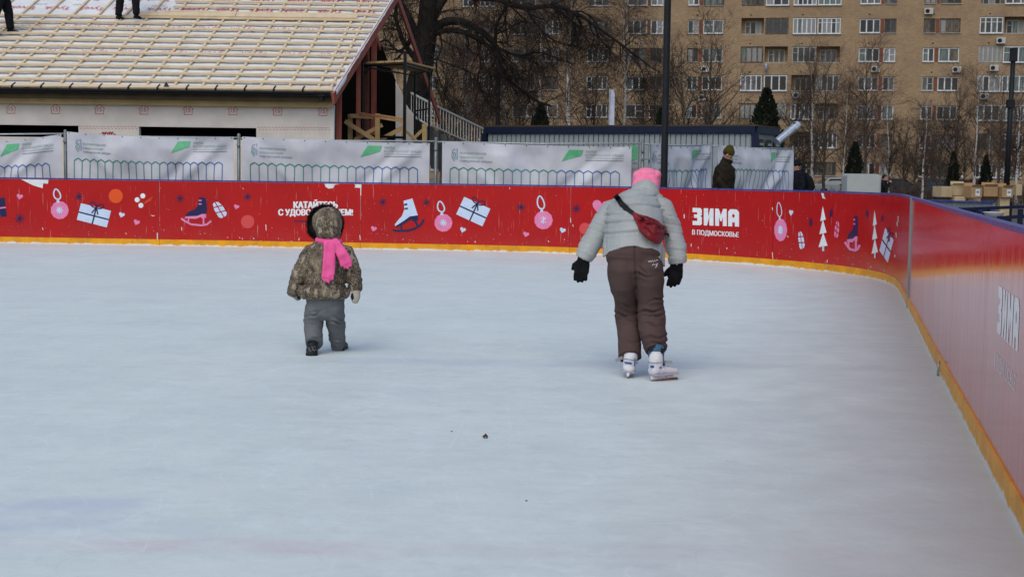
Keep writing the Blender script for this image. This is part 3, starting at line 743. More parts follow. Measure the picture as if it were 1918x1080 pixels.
q2 = [p - V((0, 0, .03)) for p in q]; mb.add(q + q2, [(0, 1, 2, 3), (7, 6, 5, 4), (0, 4, 5, 1), (1, 5, 6, 2), (2, 6, 7, 3), (3, 7, 4, 0)]); mb.build('roof_deck', M_BRWOOD, house)
# print on the membrane
def on_roof(x, y, lay=0): return roofp(x, y, .03)
def roof_word(word, a, t, wd, ht, m_, bold=.03):
    f = Flat(); vs, fs = text_geo(word, bold); f.tris([(a + wd * (1 - x), t + ht * (1 - y)) for x, y in vs], fs); return f
# one word mesh, shared between its repeats
def word_mesh(word, wd, ht, m_, bold=.03):
    f = roof_word(word, 0, 0, wd, ht, m_, bold); mb = MB()
    for pts, faces, mi, lay in f.p: mb.add([V((SK * y, 0, 0)) + AXR[0] * x + V((0, 1, TS)) * y for x, y in pts], faces, mi)
    return mb.mesh('lettering', m_, fixn=False)
wt = word_mesh('Tyvek', .66, .26, M_INKRED); wd_ = word_mesh('DUPONT', .34, .075, M_INKGREY, .01); wdr = word_mesh('DUPONT', .42, .10, M_INKRED, .01)
for row, (t, me, stp, ph) in enumerate([(1.22, wdr, 1.25, .2), (.45, wd_, .95, .0), (1.98, wt, .93, .4), (3.51, wt, .85, .2), (4.80, wt, .86, .5), (1.62, wd_, 1.3, .5), (2.77, wd_, 1.1, .1), (5.5, wt, .9, .3), (5.12, wd_, 1.0, .1), (4.28, wd_, 1.1, .4)]):
    a = A1 - .95 + ph * .3
    while a > A0 + .3:
        if proj(roofp(a, t))[0] > -90: link_mesh('lettering', me, memb, roofp(a, t, .026) - OFF[memb.name])
        a -= stp
# counter battens up the slope, battens across them
rnd = random.Random(3)
Ls = TR / cos(R(25)) + .05
mb = MB(); mb.box((0, Ls / 2, 0), (.05, Ls, .045)); cbm = mb.mesh('counter_batten', M_LATH)
mb = MB(); mb.box((0, 0, 0), (4.0, .10, .03)); btm = mb.mesh('batten', M_LATH)
def rotm(ax): return Matrix(ax).transposed().to_4x4()
offh = OFF[house.name]
k = 0; a = A1 - .06
while a > A0:
    o = link_mesh('counter_batten', cbm, house); mm = rotm(AXR); mm.translation = roofp(a, .02, .028) - offh; o.matrix_local = mm
    a -= (.30 if k == 0 else .635) + rnd.uniform(-.02, .02); k += 1
AXB = (V((1, 0, 0)), V((0, cos(R(25)), sin(R(25)))), V((0, -sin(R(25)), cos(R(25)))))
def put_batten(a, t, L, wd=1., hh=.066, name='batten'):
    o = link_mesh(name, btm, house); mm = rotm((AXB[0] * (L / 4.0), AXB[1] * wd, AXB[2])); mm.translation = roofp(a - L / 2, t, hh) - offh; o.matrix_local = mm
    return o
for j in range(1, 17):
    t = .02 + .383 * j; a = A1 + .02 + rnd.uniform(-.03, .02); lim = A0
    if t > 4.5: lim = -9.4 + .1 * (j % 2)
    if t > 6.3: break
    while a > lim + .2:
        L = min(rnd.choice([3.0, 4.0, 4.0, 5.0]), a - lim); dt = rnd.uniform(-.018, .018)
        if proj(roofp(a, t))[0] > -60: put_batten(a, t + dt, L - .01, 1.0)
        a -= L
for (a, L) in ((A1 - .5, 3.0), (A1 - 3.52, 2.4)): put_batten(a, 4.36, L, 2.6, .1, 'loose_plank')
# eave boards with the black gutter hooks between them
mb = MB(); mb.box((0, 0, 0), (.625, .17, .03)); ebm = mb.mesh('eave_board', M_LATH)
mb = MB(); mb.box((0, 0, .018), (.035, .2, .008)); mb.box((0, -.11, -.02), (.035, .01, .09)); hkm = mb.mesh('gutter_hook', M_BLACKM)
a = A1
while a > A0:
    o = link_mesh('eave_board', ebm, house); mm = rotm(AXB); mm.translation = roofp(a - .317, .06, .062) - offh; o.matrix_local = mm
    o = link_mesh('gutter_hook', hkm, house); mm = rotm((AXB[0], (AXB[1] + AXB[0] * .12).normalized(), AXB[2])); mm.translation = roofp(a - .635, .06, .064) - offh; o.matrix_local = mm
    a -= .635
mb = MB(); n = 10; zb = Z0 - .045
for i, a in enumerate((A0, A1 - .02)):
    for k in range(n + 1):
        an = pi + pi * k / n; mb.v.append(V((a, Y0 - .07 + .068 * cos(an), zb + .075 * sin(an) + .04)))
    for k in range(n + 1):
        an = pi + pi * k / n; mb.v.append(V((a, Y0 - .07 + .060 * cos(an), zb + .067 * sin(an) + .04)))
N2 = 2 * (n + 1)
for k in range(n):
    mb.f.append([k, k + 1, N2 + k + 1, N2 + k]); mb.f.append([n + 1 + k, N2 + n + 1 + k, N2 + n + 2 + k, n + 2 + k]); mb.f.append([k, n + 1 + k, n + 2 + k, k + 1]); mb.f.append([N2 + k, N2 + k + 1, N2 + n + 2 + k, N2 + n + 1 + k]); mb.m += [0] * 4
mb.box(((A0 + A1) / 2, Y0 - .135, zb + .045), (A1 - A0 - .02, .012, .02))
mb.build('gutter', M_BLACKM, house, smooth=False)
mb = MB(); mb.tube([(A1 - .22, Y0 - .07, zb - .02), (A1 - .22, Y0 - .07, zb - .13)], .045, 10, caps=True); mb.box((A1 - .22, Y0 - .07, zb - .02), (.14, .14, .03)); mb.build('gutter_outlet', M_BLACKM, house)
mb = MB(); mb.box(((A0 + A1) / 2, Y0 + .03, Z0 - .13), (A1 - A0 - .03, .03, .11)); mb.build('soffit_board', M_SOFF, house); mb = MB(); mb.box(((A0 + A1) / 2, Y0 + .2, Z0 - .178), (A1 - A0 - .04, .36, .012)); mb.build('soffit_board', M_SOFF, house)
mb = MB(); mb.box(((A0 + A1) / 2, Y0 + .30, Z0 - .245), (A1 - A0 - .03, .04, .125)); mb.build('fascia', M_FASC, house)
# wrapped front wall with two low openings
YW = Y0 + .40
def wx(px): return P(px, 240, YW).x
def wz(px, py): return P(px, py, YW).z
ZT = Z0 - .24; zo1 = wz(260, 237); zo0 = wz(60, 256.5)
ops = [(A0 + 1, wx(147)), (wx(260), wx(480))]
mb = MB()
xs = [A0, ops[0][0], ops[0][1], ops[1][0], ops[1][1], A1 - .01]
for i in range(5):
    xa, xb = xs[i], xs[i + 1]
    if i in (1, 3):
        mb.box(((xa + xb) / 2, YW + .09, (ZT + zo1) / 2), (xb - xa, .18, ZT - zo1)); mb.box(((xa + xb) / 2, YW + .09, zo0 / 2), (xb - xa, .18, zo0))
    else: mb.box(((xa + xb) / 2, YW + .09, ZT / 2), (xb - xa, .18, ZT))
wall = mb.build('wall', M_WRAP, house)
def on_wall(x, y, lay=0): p = P(x, y, YW - .004); return p
for cx in (20.5, 104, 186.5, 269.5, 352.5, 436.5, 520, 605):
    f = Flat(); cy = 206 + (cx - 300) * .007
    f.line([(cx - 7.5, cy + 8.5), (cx + 7.5, cy + 8.5), (cx + 7.5, cy - 1), (cx + 10, cy - 1), (cx, cy - 10), (cx - 10, cy - 1), (cx - 7.5, cy - 1), (cx - 7.5, cy + 8.5)], 1.1)
    f.text('15', cx - 4, cy - 4, cx + 4, cy + 4, 0, 1, .01); f.build('house_mark', M_INKRED, wall, on_wall)
f = Flat()
for (xa, xb) in ((147, 257), (482, 622)):
    x = xa; k = 0
    while x < xb - 4:
        y = 237.5 + (x - 300) * .006; f.line([(x, y), (x + 4.5, y)], 1.2); f.line([(x + 3, y + 4), (x + 6.5, y + 4)], 1.2); x += 6.5; k += 1
for x in range(490, 620, 9): f.line([(x, 250.3), (x + 1.2, 250.3)], 1)
f.build('dash_print', M_INKPALE, wall, on_wall)['kind'] = 'stuff'
f = Flat(); f.text('DUPONT', 190, 247, 212, 256, bold=.03, flip=True); f.poly([(184.5, 252), (187, 250), (189, 252), (187, 254)]); f.poly([(213, 252), (215, 250), (217.5, 252), (215, 254)]); f.build('lettering', M_INKRED, wall, on_wall)
# inside: floor, near-black sheets painting the unlit inside, studs
def roofz(t): return Z0 + TS * min(t, HD - t) - .12
def gp(t, z, off=0.0): return V((A1 - .03 + SK * t + off, Y0 + t, z))
mb = MB(); pp_ = [(560, 330), (560, 90), (684, 82), (700, 66), (716, 88), (741, 150), (741, 330)]; mb.add([P(x, y, 39.5) for x, y in pp_], [list(range(7))]); mb.build('interior_shade_sheet', M_DARK, house, fixn=False)  # near-black sheet painted in place of the shade inside the gable
mb = MB(); mb.add([V((A0, Y0 + HD, 0)), V((A1 - 1.0, Y0 + HD, 0)), V((A1 - 1.0, Y0 + HD, 2.8)), V((A0, Y0 + HD, 2.8))], [(0, 1, 2, 3)]); mb.build('inner_wall', M_DARK, house); mb = MB(); mb.box((-10, YW + 1.6, 1.4), (11.5, .1, 2.75)); mb.build('inner_wall', M_DARK, house)  # walls coloured near-black so the inside reads as shade
def stud(t, w_, dpt, z1, m_=M_REDWOOD, off=0., z0=0.05, name='post'):
    mb = MB(); mb.box((gp(t, 0, off) + V((-dpt / 2, 0, (z0 + z1) / 2))), (dpt, w_, z1 - z0)); return mb.build(name, m_, house)
def roofz(t): return Z0 + TS * min(t, HD - t) - .12
stud(.62, .10, .1, roofz(.62) - .05, M_BRWOOD, -.12); stud(.95, .09, .12, roofz(.95)); mb = MB(); mb.box(gp(.78, 1.5, -.18), (.03, .4, 2.9)); mb.build('sheathing', M_BRWOOD, house)
stud(2.75, .10, .10, roofz(2.75)); stud(2.2, .14, .12, roofz(2.2), M_BRWOOD, -.6); stud(4.0, .42, .12, roofz(4.0), M_BRWOOD, -.1); stud(4.42, .09, .13, roofz(4.4)); stud(5.6, .35, .14, 2.7, M_BRWOOD, -.3); stud(1.7, .1, .1, roofz(1.7), M_BRWOOD, -.65)
# white wrapped return wall and low sill inside at the far end
mb = MB(); mb.add([P(x, y, 39.3) for x, y in ((741, 152), (741, 330), (778, 330), (776, 214), (766, 204), (758, 190), (750, 168))], [list(range(7))]); mb.build('return_wall', M_WRAP, house, fixn=False); mb = MB(); mb.box(gp(11.2, 1.05, -.1), (.15, 3.2, 2.0)); mb.build('return_wall', M_WRAP, house)
mb = MB(); mb.box(gp(10.6, 2.13, -.05), (.28, 4.3, .12)); mb.build('sill_beam', M_REDWOOD, house)
# verge boards and rafters
def rake(a_off, t0, t1, dz0, wd, dp, m_, name):
    mb = MB(); z = lambda t: Z0 + TS * (t if t <= TR else HD - t)
    mb.beam(gp(t0, z(t0) + dz0, a_off), gp(t1, z(t1) + dz0, a_off), wd, dp, 0, (0, 0, 1)); return mb.build(name, m_, house)
rake(.075, -.10, TR, -.09, .06, .25, M_REDWOOD, 'verge_board'); rake(.06, TR, HD + .2, -.07, .05, .21, M_REDWOOD, 'verge_board')
for kk in range(1, 4): rake(-.62 * kk - .3, TR, HD + .1, -.09, .06, .18, M_REDWOOD, 'rafter')
mb = MB(); mb.beam(V((A0 + SK * TR, Y0 + TR, Z0 + TS * TR - .12)), gp(TR, Z0 + TS * TR - .12), .06, .2); mb.build('ridge_beam', M_REDWOOD, house)
# ragged edge of membrane folded over the verge
mb = MB(); pr = random.Random(8); n = 60
for i in range(n + 1):
    t = TR * i / n; mb.v.append(roofp(A1 + .02, t, .05)); mb.v.append(roofp(A1 + .095 + .01 * noise.noise(V((t * 5, 0, 0))), t, .035)); mb.v.append(roofp(A1 + .095, t, .03 - .07 * abs(noise.noise(V((t * 2.2, 3, 1)))) - (.08 if t < .9 else 0)))
for i in range(n):
    for k in (0, 1): q = i * 3 + k; mb.f.append([q, q + 1, q + 4, q + 3]); mb.m.append(0)
mb.build('membrane_edge', M_MEMB, house, smooth=True, fixn=False)
for cx, hh, ww in ((51, 9, 12), (312, 15, 12)):   # scraps of dark roofing felt lying on the eave
    mb = MB(); c = P(cx, 170, Y0 + .02); s_ = 1 / 85
    mb.prism([(-ww / 2 * s_, 0), (ww / 2 * s_, 0), (ww * .35 * s_, hh * .6 * s_), (0, hh * s_), (-ww * .25 * s_, hh * .8 * s_), (-ww * .4 * s_, hh * .3 * s_)], .05, c, (1, 0, 0), (0, .2, 1))
    tag(mb.build('felt_scrap', M_BLACKM), 'dark rounded scrap of felt on the eave, leftmost' if cx < 100 else 'dark pointed scrap of felt standing on the eave boards', 'felt scrap', 'scraps on the house eave')

# ---------------------------------------------------------------- scaffold, trestles
sc = thing('scaffold', V((P(760, 262, 34).x, 34, 0)), 'black tube scaffold with plank platform beside the open gable', 'scaffold')
ztop = 3.98
PT = {'a': (682, 33.9), 'b': (758, 33.1), 'c': (777, 36.6), 'd': (804, 35.2)}
pt = {k: V((P(x, 200, D).x, D, 0)) for k, (x, D) in PT.items()}
for k, p in pt.items():
    mb = MB(); mb.tube([p + V((0, 0, .1)), p + V((0, 0, ztop + (.25 if k == 'b' else .04)))], .028 if k != 'b' else .04, 8, caps=True); mb.build('upright', M_BLACKM, sc)
def bar(a, za, b, zb_, r=.02, nm='crossbar'):
    mb = MB(); mb.tube([pt[a] + V((0, 0, za)), pt[b] + V((0, 0, zb_))], r, 8, caps=True); mb.build(nm, M_BLACKM, sc)
for z in (2.05, 2.5, 2.98, 3.45): bar('c', z, 'd', z)
bar('c', 2.98, 'd', 2.1, .018, 'brace'); bar('a', 3.93, 'b', 3.93, .03); bar('c', 3.93, 'd', 3.93); bar('a', 3.9, 'c', 3.9); bar('b', 3.9, 'd', 3.9, .03); bar('a', 2.25, 'b', 2.2, .03)
mb = MB(); mb.tube([pt['a'] + V((0, 0, 3.72)), pt['a'] + (pt['b'] - pt['a']) * .18 + V((0, 0, 3.93))], .016, 6); mb.build('brace', M_BLACKM, sc)
for k in range(4):
    f0, f1 = k / 4 + .01, (k + 1) / 4 - .01; mb = MB(); a_ = [pt['a'].lerp(pt['b'], q) for q in (f0, f1)]; b_ = [pt['c'].lerp(pt['d'], q) for q in (f0, f1)]
    ext = V((.12, .1, 0)); vs = [a_[0] - ext * 0, a_[1], b_[1] + ext, b_[0] + ext]
    vs = [v + V((0, 0, ztop)) for v in vs]; v2 = [v + V((0, 0, .045)) for v in vs]; mb.add(vs + v2, [(3, 2, 1, 0), (4, 5, 6, 7), (0, 1, 5, 4), (1, 2, 6, 5), (2, 3, 7, 6), (3, 0, 4, 7)]); mb.build('plank', M_LATH2, sc)
mb = MB(); p0 = P(733, 115, 35.5); mb.beam(p0, P(770, 117, 35.8), .2, .04); tag(mb.build('loose_board', M_LATH2), 'short pine board lying on the scaffold platform', 'board')

def trestle(label, segs, D, m_=M_LATH2, group='timber trestles by the gable'):
    c = P(segs[0][0], 262, D); t = thing('trestle', (c.x, D, 0), label, 'trestle', group)
    for (x0, y0, x1, y1, w_, nm, dd) in segs:
        mb = MB(); mb.beam(P(x0, y0, D + dd), P(x1, y1, D + dd), .05, w_, 0, (0, 0, 1) if abs(x1 - x0) > 3 else (1, 0, 0)); mb.build(nm, m_ if nm != 'red_rail' else M_REDWOOD, t)
trestle('rough pine trestle with crossed braces under a red rail, in front of the gable', [(656, 214, 656, 285, .11, 'leg', .15), (707, 213, 707, 290, .11, 'leg', 0), (646, 227, 706, 265, .10, 'brace', -.05), (664, 262, 716, 234, .09, 'brace', .1), (655, 217, 706, 219, .10, 'rail', .07), (672, 211, 740, 222, .035, 'red_rail', -.02)], 33.2)
trestle('second pine trestle partly behind the black scaffold upright', [(756, 222, 756, 290, .10, 'leg', 0), (708, 218, 758, 226, .11, 'rail', .03), (712, 262, 757, 238, .10, 'brace', .06), (757, 243, 780, 264, .07, 'brace', .5), (772, 262, 795, 240, .07, 'brace', .55), (795, 232, 795, 290, .11, 'leg', .5)], 33.6)

# ---------------------------------------------------------------- outside stair with cream railing
st = thing('outside_stair', (P(860, 262, 45).x, 45, 0), 'dark concrete stair with cream metal railing between the house and the blue cabin', 'stairs')
def railrun(px0, py0, px1, py1, D0, D1, hpx, n):
    a, b = P(px0, py0, D0), P(px1, py1, D1); h = hpx * D0 / F_PX
    for z, r in ((0, .028), (-h, .02)):
        mb = MB(); mb.beam(a + V((0, 0, z)), b + V((0, 0, z)), .04, r * 2); mb.build('handrail' if z == 0 else 'bottom_rail', M_RAIL, st)
    bm_ = MB(); bm_.box((0, 0, -h / 2), (.022, .022, h)); me = bm_.mesh('baluster', M_RAIL)
    for i in range(n + 1):
        o = link_mesh('baluster', me, st, a.lerp(b, i / n) - OFF[st.name])
railrun(808, 194, 909, 243, 43, 46, 40, 19); railrun(766, 172, 806, 193, 47, 43.6, 40, 8)
mb = MB(); a, b = P(800, 250, 44), P(912, 300, 46.5)
for i in range(9):
    p = a.lerp(b, i / 8); mb.box(p + V((0, .8, -.9 + .5)), ((b.x - a.x) / 8 * 1.05, 1.8, 1.2))
mb.build('flight', M_CONC, st)
# ---------------------------------------------------------------- temporary fence and its banners
fp = [(-16.6, 27.6, 2.08), (P(-205, 300, 27.3).x, 27.3, 2.07), (P(122.5, 300, 27).x, 27, 2.09), (P(447, 300, 27).x, 27, 2.06), (P(816, 300, 27).x, 27, 2.04), (P(1203, 300, 27).x, 27, 2.05), (P(1331, 300, 30).x, 30, 2.10), (P(1484, 300, 32.6).x, 32.6, 2.1)]
fence = thing('site_fence', (fp[3][0], 27, .12), 'grey pipe fence carrying white printed banners behind the red boards', 'fence')
for i, (x, y, h) in enumerate(fp):
    if i in (0,): continue
    mb = MB(); mb.tube([(x, y, .12), (x + .004, y, h)], .033 if i < 6 else .022, 10, caps=True)
    mb.ball((x + .004, y, h), .034 if i < 6 else .022, n=10, m_=6)
    mb.tube([(x - .02, y, h - .22), (x + .02, y, h - .2)], .045, 10, caps=True); mb.build('post', M_GALV, fence, smooth=True)
mb = MB(); x = fp[5][0] + .14; mb.tube([(x, 27.02, .12), (x, 27.02, 2.0)], .022, 8, caps=True); mb.build('post', M_GALV, fence, smooth=True)
for i in range(1, len(fp) - 1):
    (xa, ya, ha), (xb, yb, hb) = fp[i], fp[i + 1]
    mb = MB(); e = .06 if i < 5 else .02; mb.tube([(xa + .03, ya, ha - .06 + (.03 if i == 1 else 0)), ((xa + xb) / 2, (ya + yb) / 2, (ha + hb) / 2 - .075), (xb - .03, yb, hb - .05)], .017, 8, caps=True); mb.build('rail', M_PALEPIPE, fence, smooth=True)
    mb = MB(); mb.tube([(xa, ya, .35), (xb, yb, .35)], .017, 8); mb.build('rail', M_GALV, fence, smooth=True)
mb = MB(); x = fp[5][0]; mb.box((x - .13, 27.0, 1.62), (.12, .05, .05)); mb.box((x - .13, 27.0, 1.5), (.12, .05, .05)); mb.box((x + .05, 26.97, 1.7), (.28, .03, .03)); mb.build('clamp', M_GALV, fence)

def banner(label, pa, pb, top, seed, logos=True, sag=.0, curl=False, n_pick=19, left_logo=True, squeeze=1.):
    """cloth between two points of the fence; top = heights at left, middle, right"""
    a, b = V((pa[0], pa[1], 0)), V((pb[0], pb[1], 0)); L = (b - a).length; t = (b - a) / L; nn = V((t.y, -t.x, 0)); ZB = .45
    if nn.y > 0: nn = -nn
    def zt(u):
        return (1 - u) * (1 - 2 * u) * top[0] + 4 * u * (1 - u) * top[1] + u * (2 * u - 1) * top[2]
    def cloth(u, v, off=0.):
        """u 0..1 along, v 0 top .. 1 bottom"""
        z = zt(u) + (ZB - zt(u)) * v; x = u * L
        w_ = .042 * noise.noise(V((x * .9 + seed, v * 1.6, seed))) + .030 * noise.noise(V((x * 1.6 - v * 2.4 + seed * 2, v * 1.1 + x * .5, 3.3))) * 1.3
        w_ += .016 * exp(-(((x - .15) - v * 1.5) / .12) ** 2) + .018 * exp(-(((L - x - .1) - v * 1.7) / .13) ** 2) - .02 * exp(-(((L - x - .5) - v * 1.5) / .12) ** 2)
        w_ += .006 * noise.noise(V((x * 5, v * 4, seed + 7)))
        if squeeze < 1: w_ += .035 * sin(x * 7 + v * 3 + seed) * (.3 + v * .7) * noise.noise(V((x, v * 2, seed))) * 2
        edge = min(1, min(u, 1 - u) * 8 + .25) * min(1, v * 5 + .3)
        return a + t * x + nn * (.08 + off + w_ * 2.3 * edge) + V((0, 0, z))
    th = thing('banner', a.lerp(b, .5) + V((0, 0, ZB)), label, 'banner', 'printed banners on the site fence')
    mb = MB(); nu, nv = 90, 36
    for j in range(nv + 1):
        for i in range(nu + 1): mb.v.append(cloth(i / nu, j / nv))
    for j in range(nv):
        for i in range(nu): q = j * (nu + 1) + i; mb.f.append([q, q + 1, q + nu + 2, q + nu + 1]); mb.m.append(0)
    o = mb.build('cloth', M_BANNER, th, smooth=True, fixn=False)
    ztm = top[1]
    def V_(z): return (ztm - z) / (ztm - ZB)
    def fn(x, y, lay=0): return cloth(x / L, V_(y), .006 + .001 * lay)
    S = L / 3.3     # print is scaled to the banner
    f = Flat(); xw = (L - .24 * S - .12) / n_pick; z0 = ztm - .47
    for k in range(n_pick):
        x0 = .14 * S + k * xw; mi = 0 if k < n_pick * .36 else (1 if k < n_pick * .62 else 2)
        f.line([(x0, ZB + .02 + (z0 - .05 - ZB - .02) * q / 12) for q in range(13)], .016, mi)
        f.line([(x0, z0 - .05), (x0 + xw * .25, z0 - .02), (x0 + xw * .5, z0), (x0 + xw * .75, z0 - .02), (x0 + xw, z0 - .05)], .02, mi, 1)
    x0 = .14 * S + n_pick * xw; f.line([(x0, ZB + .02 + (z0 - .05 - ZB - .02) * q / 12) for q in range(13)], .016, 2)
    f.build('picket_print', [M_BDG, M_BTEAL, M_BBLUE], th, fn)
    if logos:
        if left_logo:
            f = Flat(); x, z = .17 * S, ztm - .12
            f.line([(x, z - .12), (x, z - .17), (x + .03, z - .21), (x + .05, z - .24)], .013); f.line([(x, z - .1), (x + .02, z - .03), (x + .1, z), (x + .1, z - .2), (x + .05, z - .2)], .011, 1, 1)
            f.line([(x + .045 + .022 * cos(q / 12 * 2 * pi), z - .13 + .05 * sin(q / 12 * 2 * pi)) for q in range(13)], .011, 0, 2); f.build('logo', [M_BTEAL, M_BBLUE], th, fn)
            for k, (wd, mi) in enumerate(zip(('ФОРМИРОВАНИЕ', 'КОМФОРТНОЙ', 'ГОРОДСКОЙ СРЕДЫ'), (M_BTEXT2, M_BTEXT2, M_BTEXT))):
                w_ = (.46, .40, .56)[k] * S; zz = z - .055 - .075 * k; f = Flat(); f.text(wd, x + .14 * S, zz, x + .14 * S + w_, zz - .045, bold=.012); f.build('lettering', mi, th, fn)
        f = Flat(); xr = L - 1.22 * S; z = ztm - .07
        A_, B_, C_, D_ = (xr + .13 * S, z), (xr + .38 * S, z), (xr + .35 * S, z - .11), (xr, z - .23); g = 8; pts = []
        for j in range(g + 1):
            for i in range(g + 1):
                u, v = i / g, j / g; pts.append(tuple((A_[q] * (1 - u) + B_[q] * u) * (1 - v) + (D_[q] * (1 - u) + C_[q] * u) * v for q in (0, 1)))
        f.tris(pts, [[j * (g + 1) + i, j * (g + 1) + i + 1, (j + 1) * (g + 1) + i + 1, (j + 1) * (g + 1) + i] for j in range(g) for i in range(g)]); f.build('logo', M_BGREEN, th, fn)
        f = Flat(); f.text('ЖИЛЬЕ', xr + .42 * S, z - .005, xr + .61 * S, z - .05, bold=.012); f.text('И ГОРОДСКАЯ СРЕДА', xr + .42 * S, z - .075, xr + 1.08 * S, z - .125, bold=.012); f.build('lettering', M_BTEXT2, th, fn)
        f = Flat(); f.line([(xr + .42 * S + .66 * S * q / 10, z - .155) for q in range(11)], .007, 0); f.line([(xr + .42 * S + .66 * S * q / 30, z - .2) for q in range(31)], .014, 0, 1)
        f.build('rule_print', M_BTEXT, th, fn)
    mb = MB()
    for u in [0.012] + [k / 9 for k in range(1, 9)] + [.988]:
        c = cloth(u, .012, .004); mb.ball(c, .011, n=6, m_=4)
    mb.build('eyelets', M_BLACKM, th, kind='stuff')
def fx(px, D=27): return (P(px, 300, D).x, D)
banner('white banner at the far left, its top edge slanting up to the post', fx(-185, 27.2), fx(118.5), (1.90, 1.86, 2.03), 1.3)
banner('white picket-print banner hung on the fence below the two dark house openings', fx(128.5), fx(439), (2.08, 1.995, 2.02), 5.1)
banner('white picket-print banner in front of the corner of the house and its gable', fx(455.5), fx(805), (2.03, 1.97, 1.95), 9.4)
banner('white banner with a long diagonal crease, left of the tall dark pole', fx(828.5), fx(1182), (1.99, 1.94, 1.93), 13.7)
banner('narrow sagging white banner directly behind the tall dark pole', (fp[5][0] + .08, 27.2), (fp[6][0] - .07, 29.85), (2.0, 1.98, 2.06), 17.2, n_pick=17, squeeze=.9)
banner('rightmost white banner, behind the man in the olive hat', (fp[6][0] + .1, 30.15), (fp[7][0] - .05, 32.5), (2.06, 2.02, 2.02), 21.8, n_pick=18, squeeze=.9)
# strip of another banner showing behind the gap at the pole
mb = MB(); x0, x1 = P(1170, 300, 27.2).x, P(1194, 300, 27.2).x
mb.box(((x0 + x1) / 2, 27.2, 1.2), (x1 - x0, .006, 1.5)); o = mb.build('cloth_strip', M_BANNER)
tag(o, 'narrow pale cloth strip with a green corner between two banners', 'banner')
mb = MB(); mb.add([(P(1176, 262, 27.19).x, 27.19, 1.951), (x1, 27.19, 1.951), (x1, 27.19, 1.70), (P(1176, 290, 27.19).x, 27.19, 1.64)], [(0, 1, 2, 3)]); c_ = mb.build('green_print', M_BGREEN); c_.parent = o

# ---------------------------------------------------------------- blue framed site cabin
cl, crr = V((P(908, 300, 38).x, 38, 0)), V((P(1414, 300, 34.6).x, 34.6, 0))
cab = thing('site_cabin', (cl + crr) / 2, 'long blue framed site cabin with grey ribbed panels behind the banners', 'cabin')
cu_ = (crr - cl).normalized(); cn = V((cu_.y, -cu_.x, 0)); Lc = (crr - cl).length; HC = 2.62; DPc = 2.0
if cn.y > 0: cn = -cn
def cp(u, d, z): return cl + cu_ * u - cn * d + V((0, 0, z))
AXC = (cu_, -cn, V((0, 0, 1)))
mb = MB(); mb.box(cp(Lc / 2, DPc / 2, (HC - .1) / 2), (Lc - .1, DPc - .1, HC - .15), 0, AXC); mb.build('body', M_CORR, cab)
rb = MB(); rb.box((0, 0, 0), (.115, .03, HC - .36), 0, AXC, .006); rbm = rb.mesh('wall_rib', M_CORR)
k = .16
while k < Lc - .1: link_mesh('wall_rib', rbm, cab, cp(k, .018, HC / 2) - OFF[cab.name]); k += .142
mb = MB(); mb.box(cp(Lc / 2, -.02, HC - .07), (Lc, .1, .17), 0, AXC); mb.box(cp(Lc / 2, DPc, HC - .07), (Lc, .1, .17), 0, AXC); mb.box(cp(Lc - .0, DPc / 2, HC - .07), (.1, DPc, .17), 0, AXC); mb.box(cp(0, DPc / 2, HC - .07), (.1, DPc, .17), 0, AXC); mb.build('top_frame', M_BLUEF, cab)
for u in (.0, Lc):
    for d in (0, DPc): mb = MB(); mb.box(cp(u, d - .01, (HC - .15) / 2), (.14, .14, HC - .16), 0, AXC); mb.build('corner_post', M_BLUEF, cab)
mb = MB(); mb.box(cp(Lc / 2, DPc / 2, HC + .035), (Lc + .12, DPc + .15, .04), 0, AXC); mb.build('roof_sheet', M_SOFF, cab)
for k in range(3):
    mb = MB(); d = .35 + .72 * k; mb.box(cp(Lc + .03, d, HC - .5), (.04, .34, .42), 0, AXC); mb.build('vent_panel', M_SOFF, cab); mb = MB(); mb.box(cp(Lc + .055, d, HC - .42), (.02, .3, .06), 0, AXC); mb.box(cp(Lc + .055, d, HC - .58), (.02, .3, .06), 0, AXC); mb.build('vent_slat', M_CORR, cab)
du = thing('duct_pipe', (P(1463, 262, 35).x, 35, 1.9), 'shiny silver duct slanting up from the end of the blue cabin', 'duct')
a, b = P(1455, 266, 34.9), P(1489, 238, 35.2); mb = MB(); mb.tube([a, b], .10, 16, caps=True); mb.build('pipe', M_DUCT, du, smooth=True); edge_split(du.children[0])
mb = MB(); mb.tube([b - (b - a) * .12, b + (b - a) * .10], .118, 16, caps=True); mb.tube([b + (b - a) * .1, b + (b - a) * .18], .10, 16, caps=True); o = mb.build('cowl', M_DUCT, du, smooth=True); edge_split(o)
mb = MB(); mb.ball(b + V((-.02, -.03, .06)), .06); mb.build('cap', M_BLACKM, du, smooth=True)

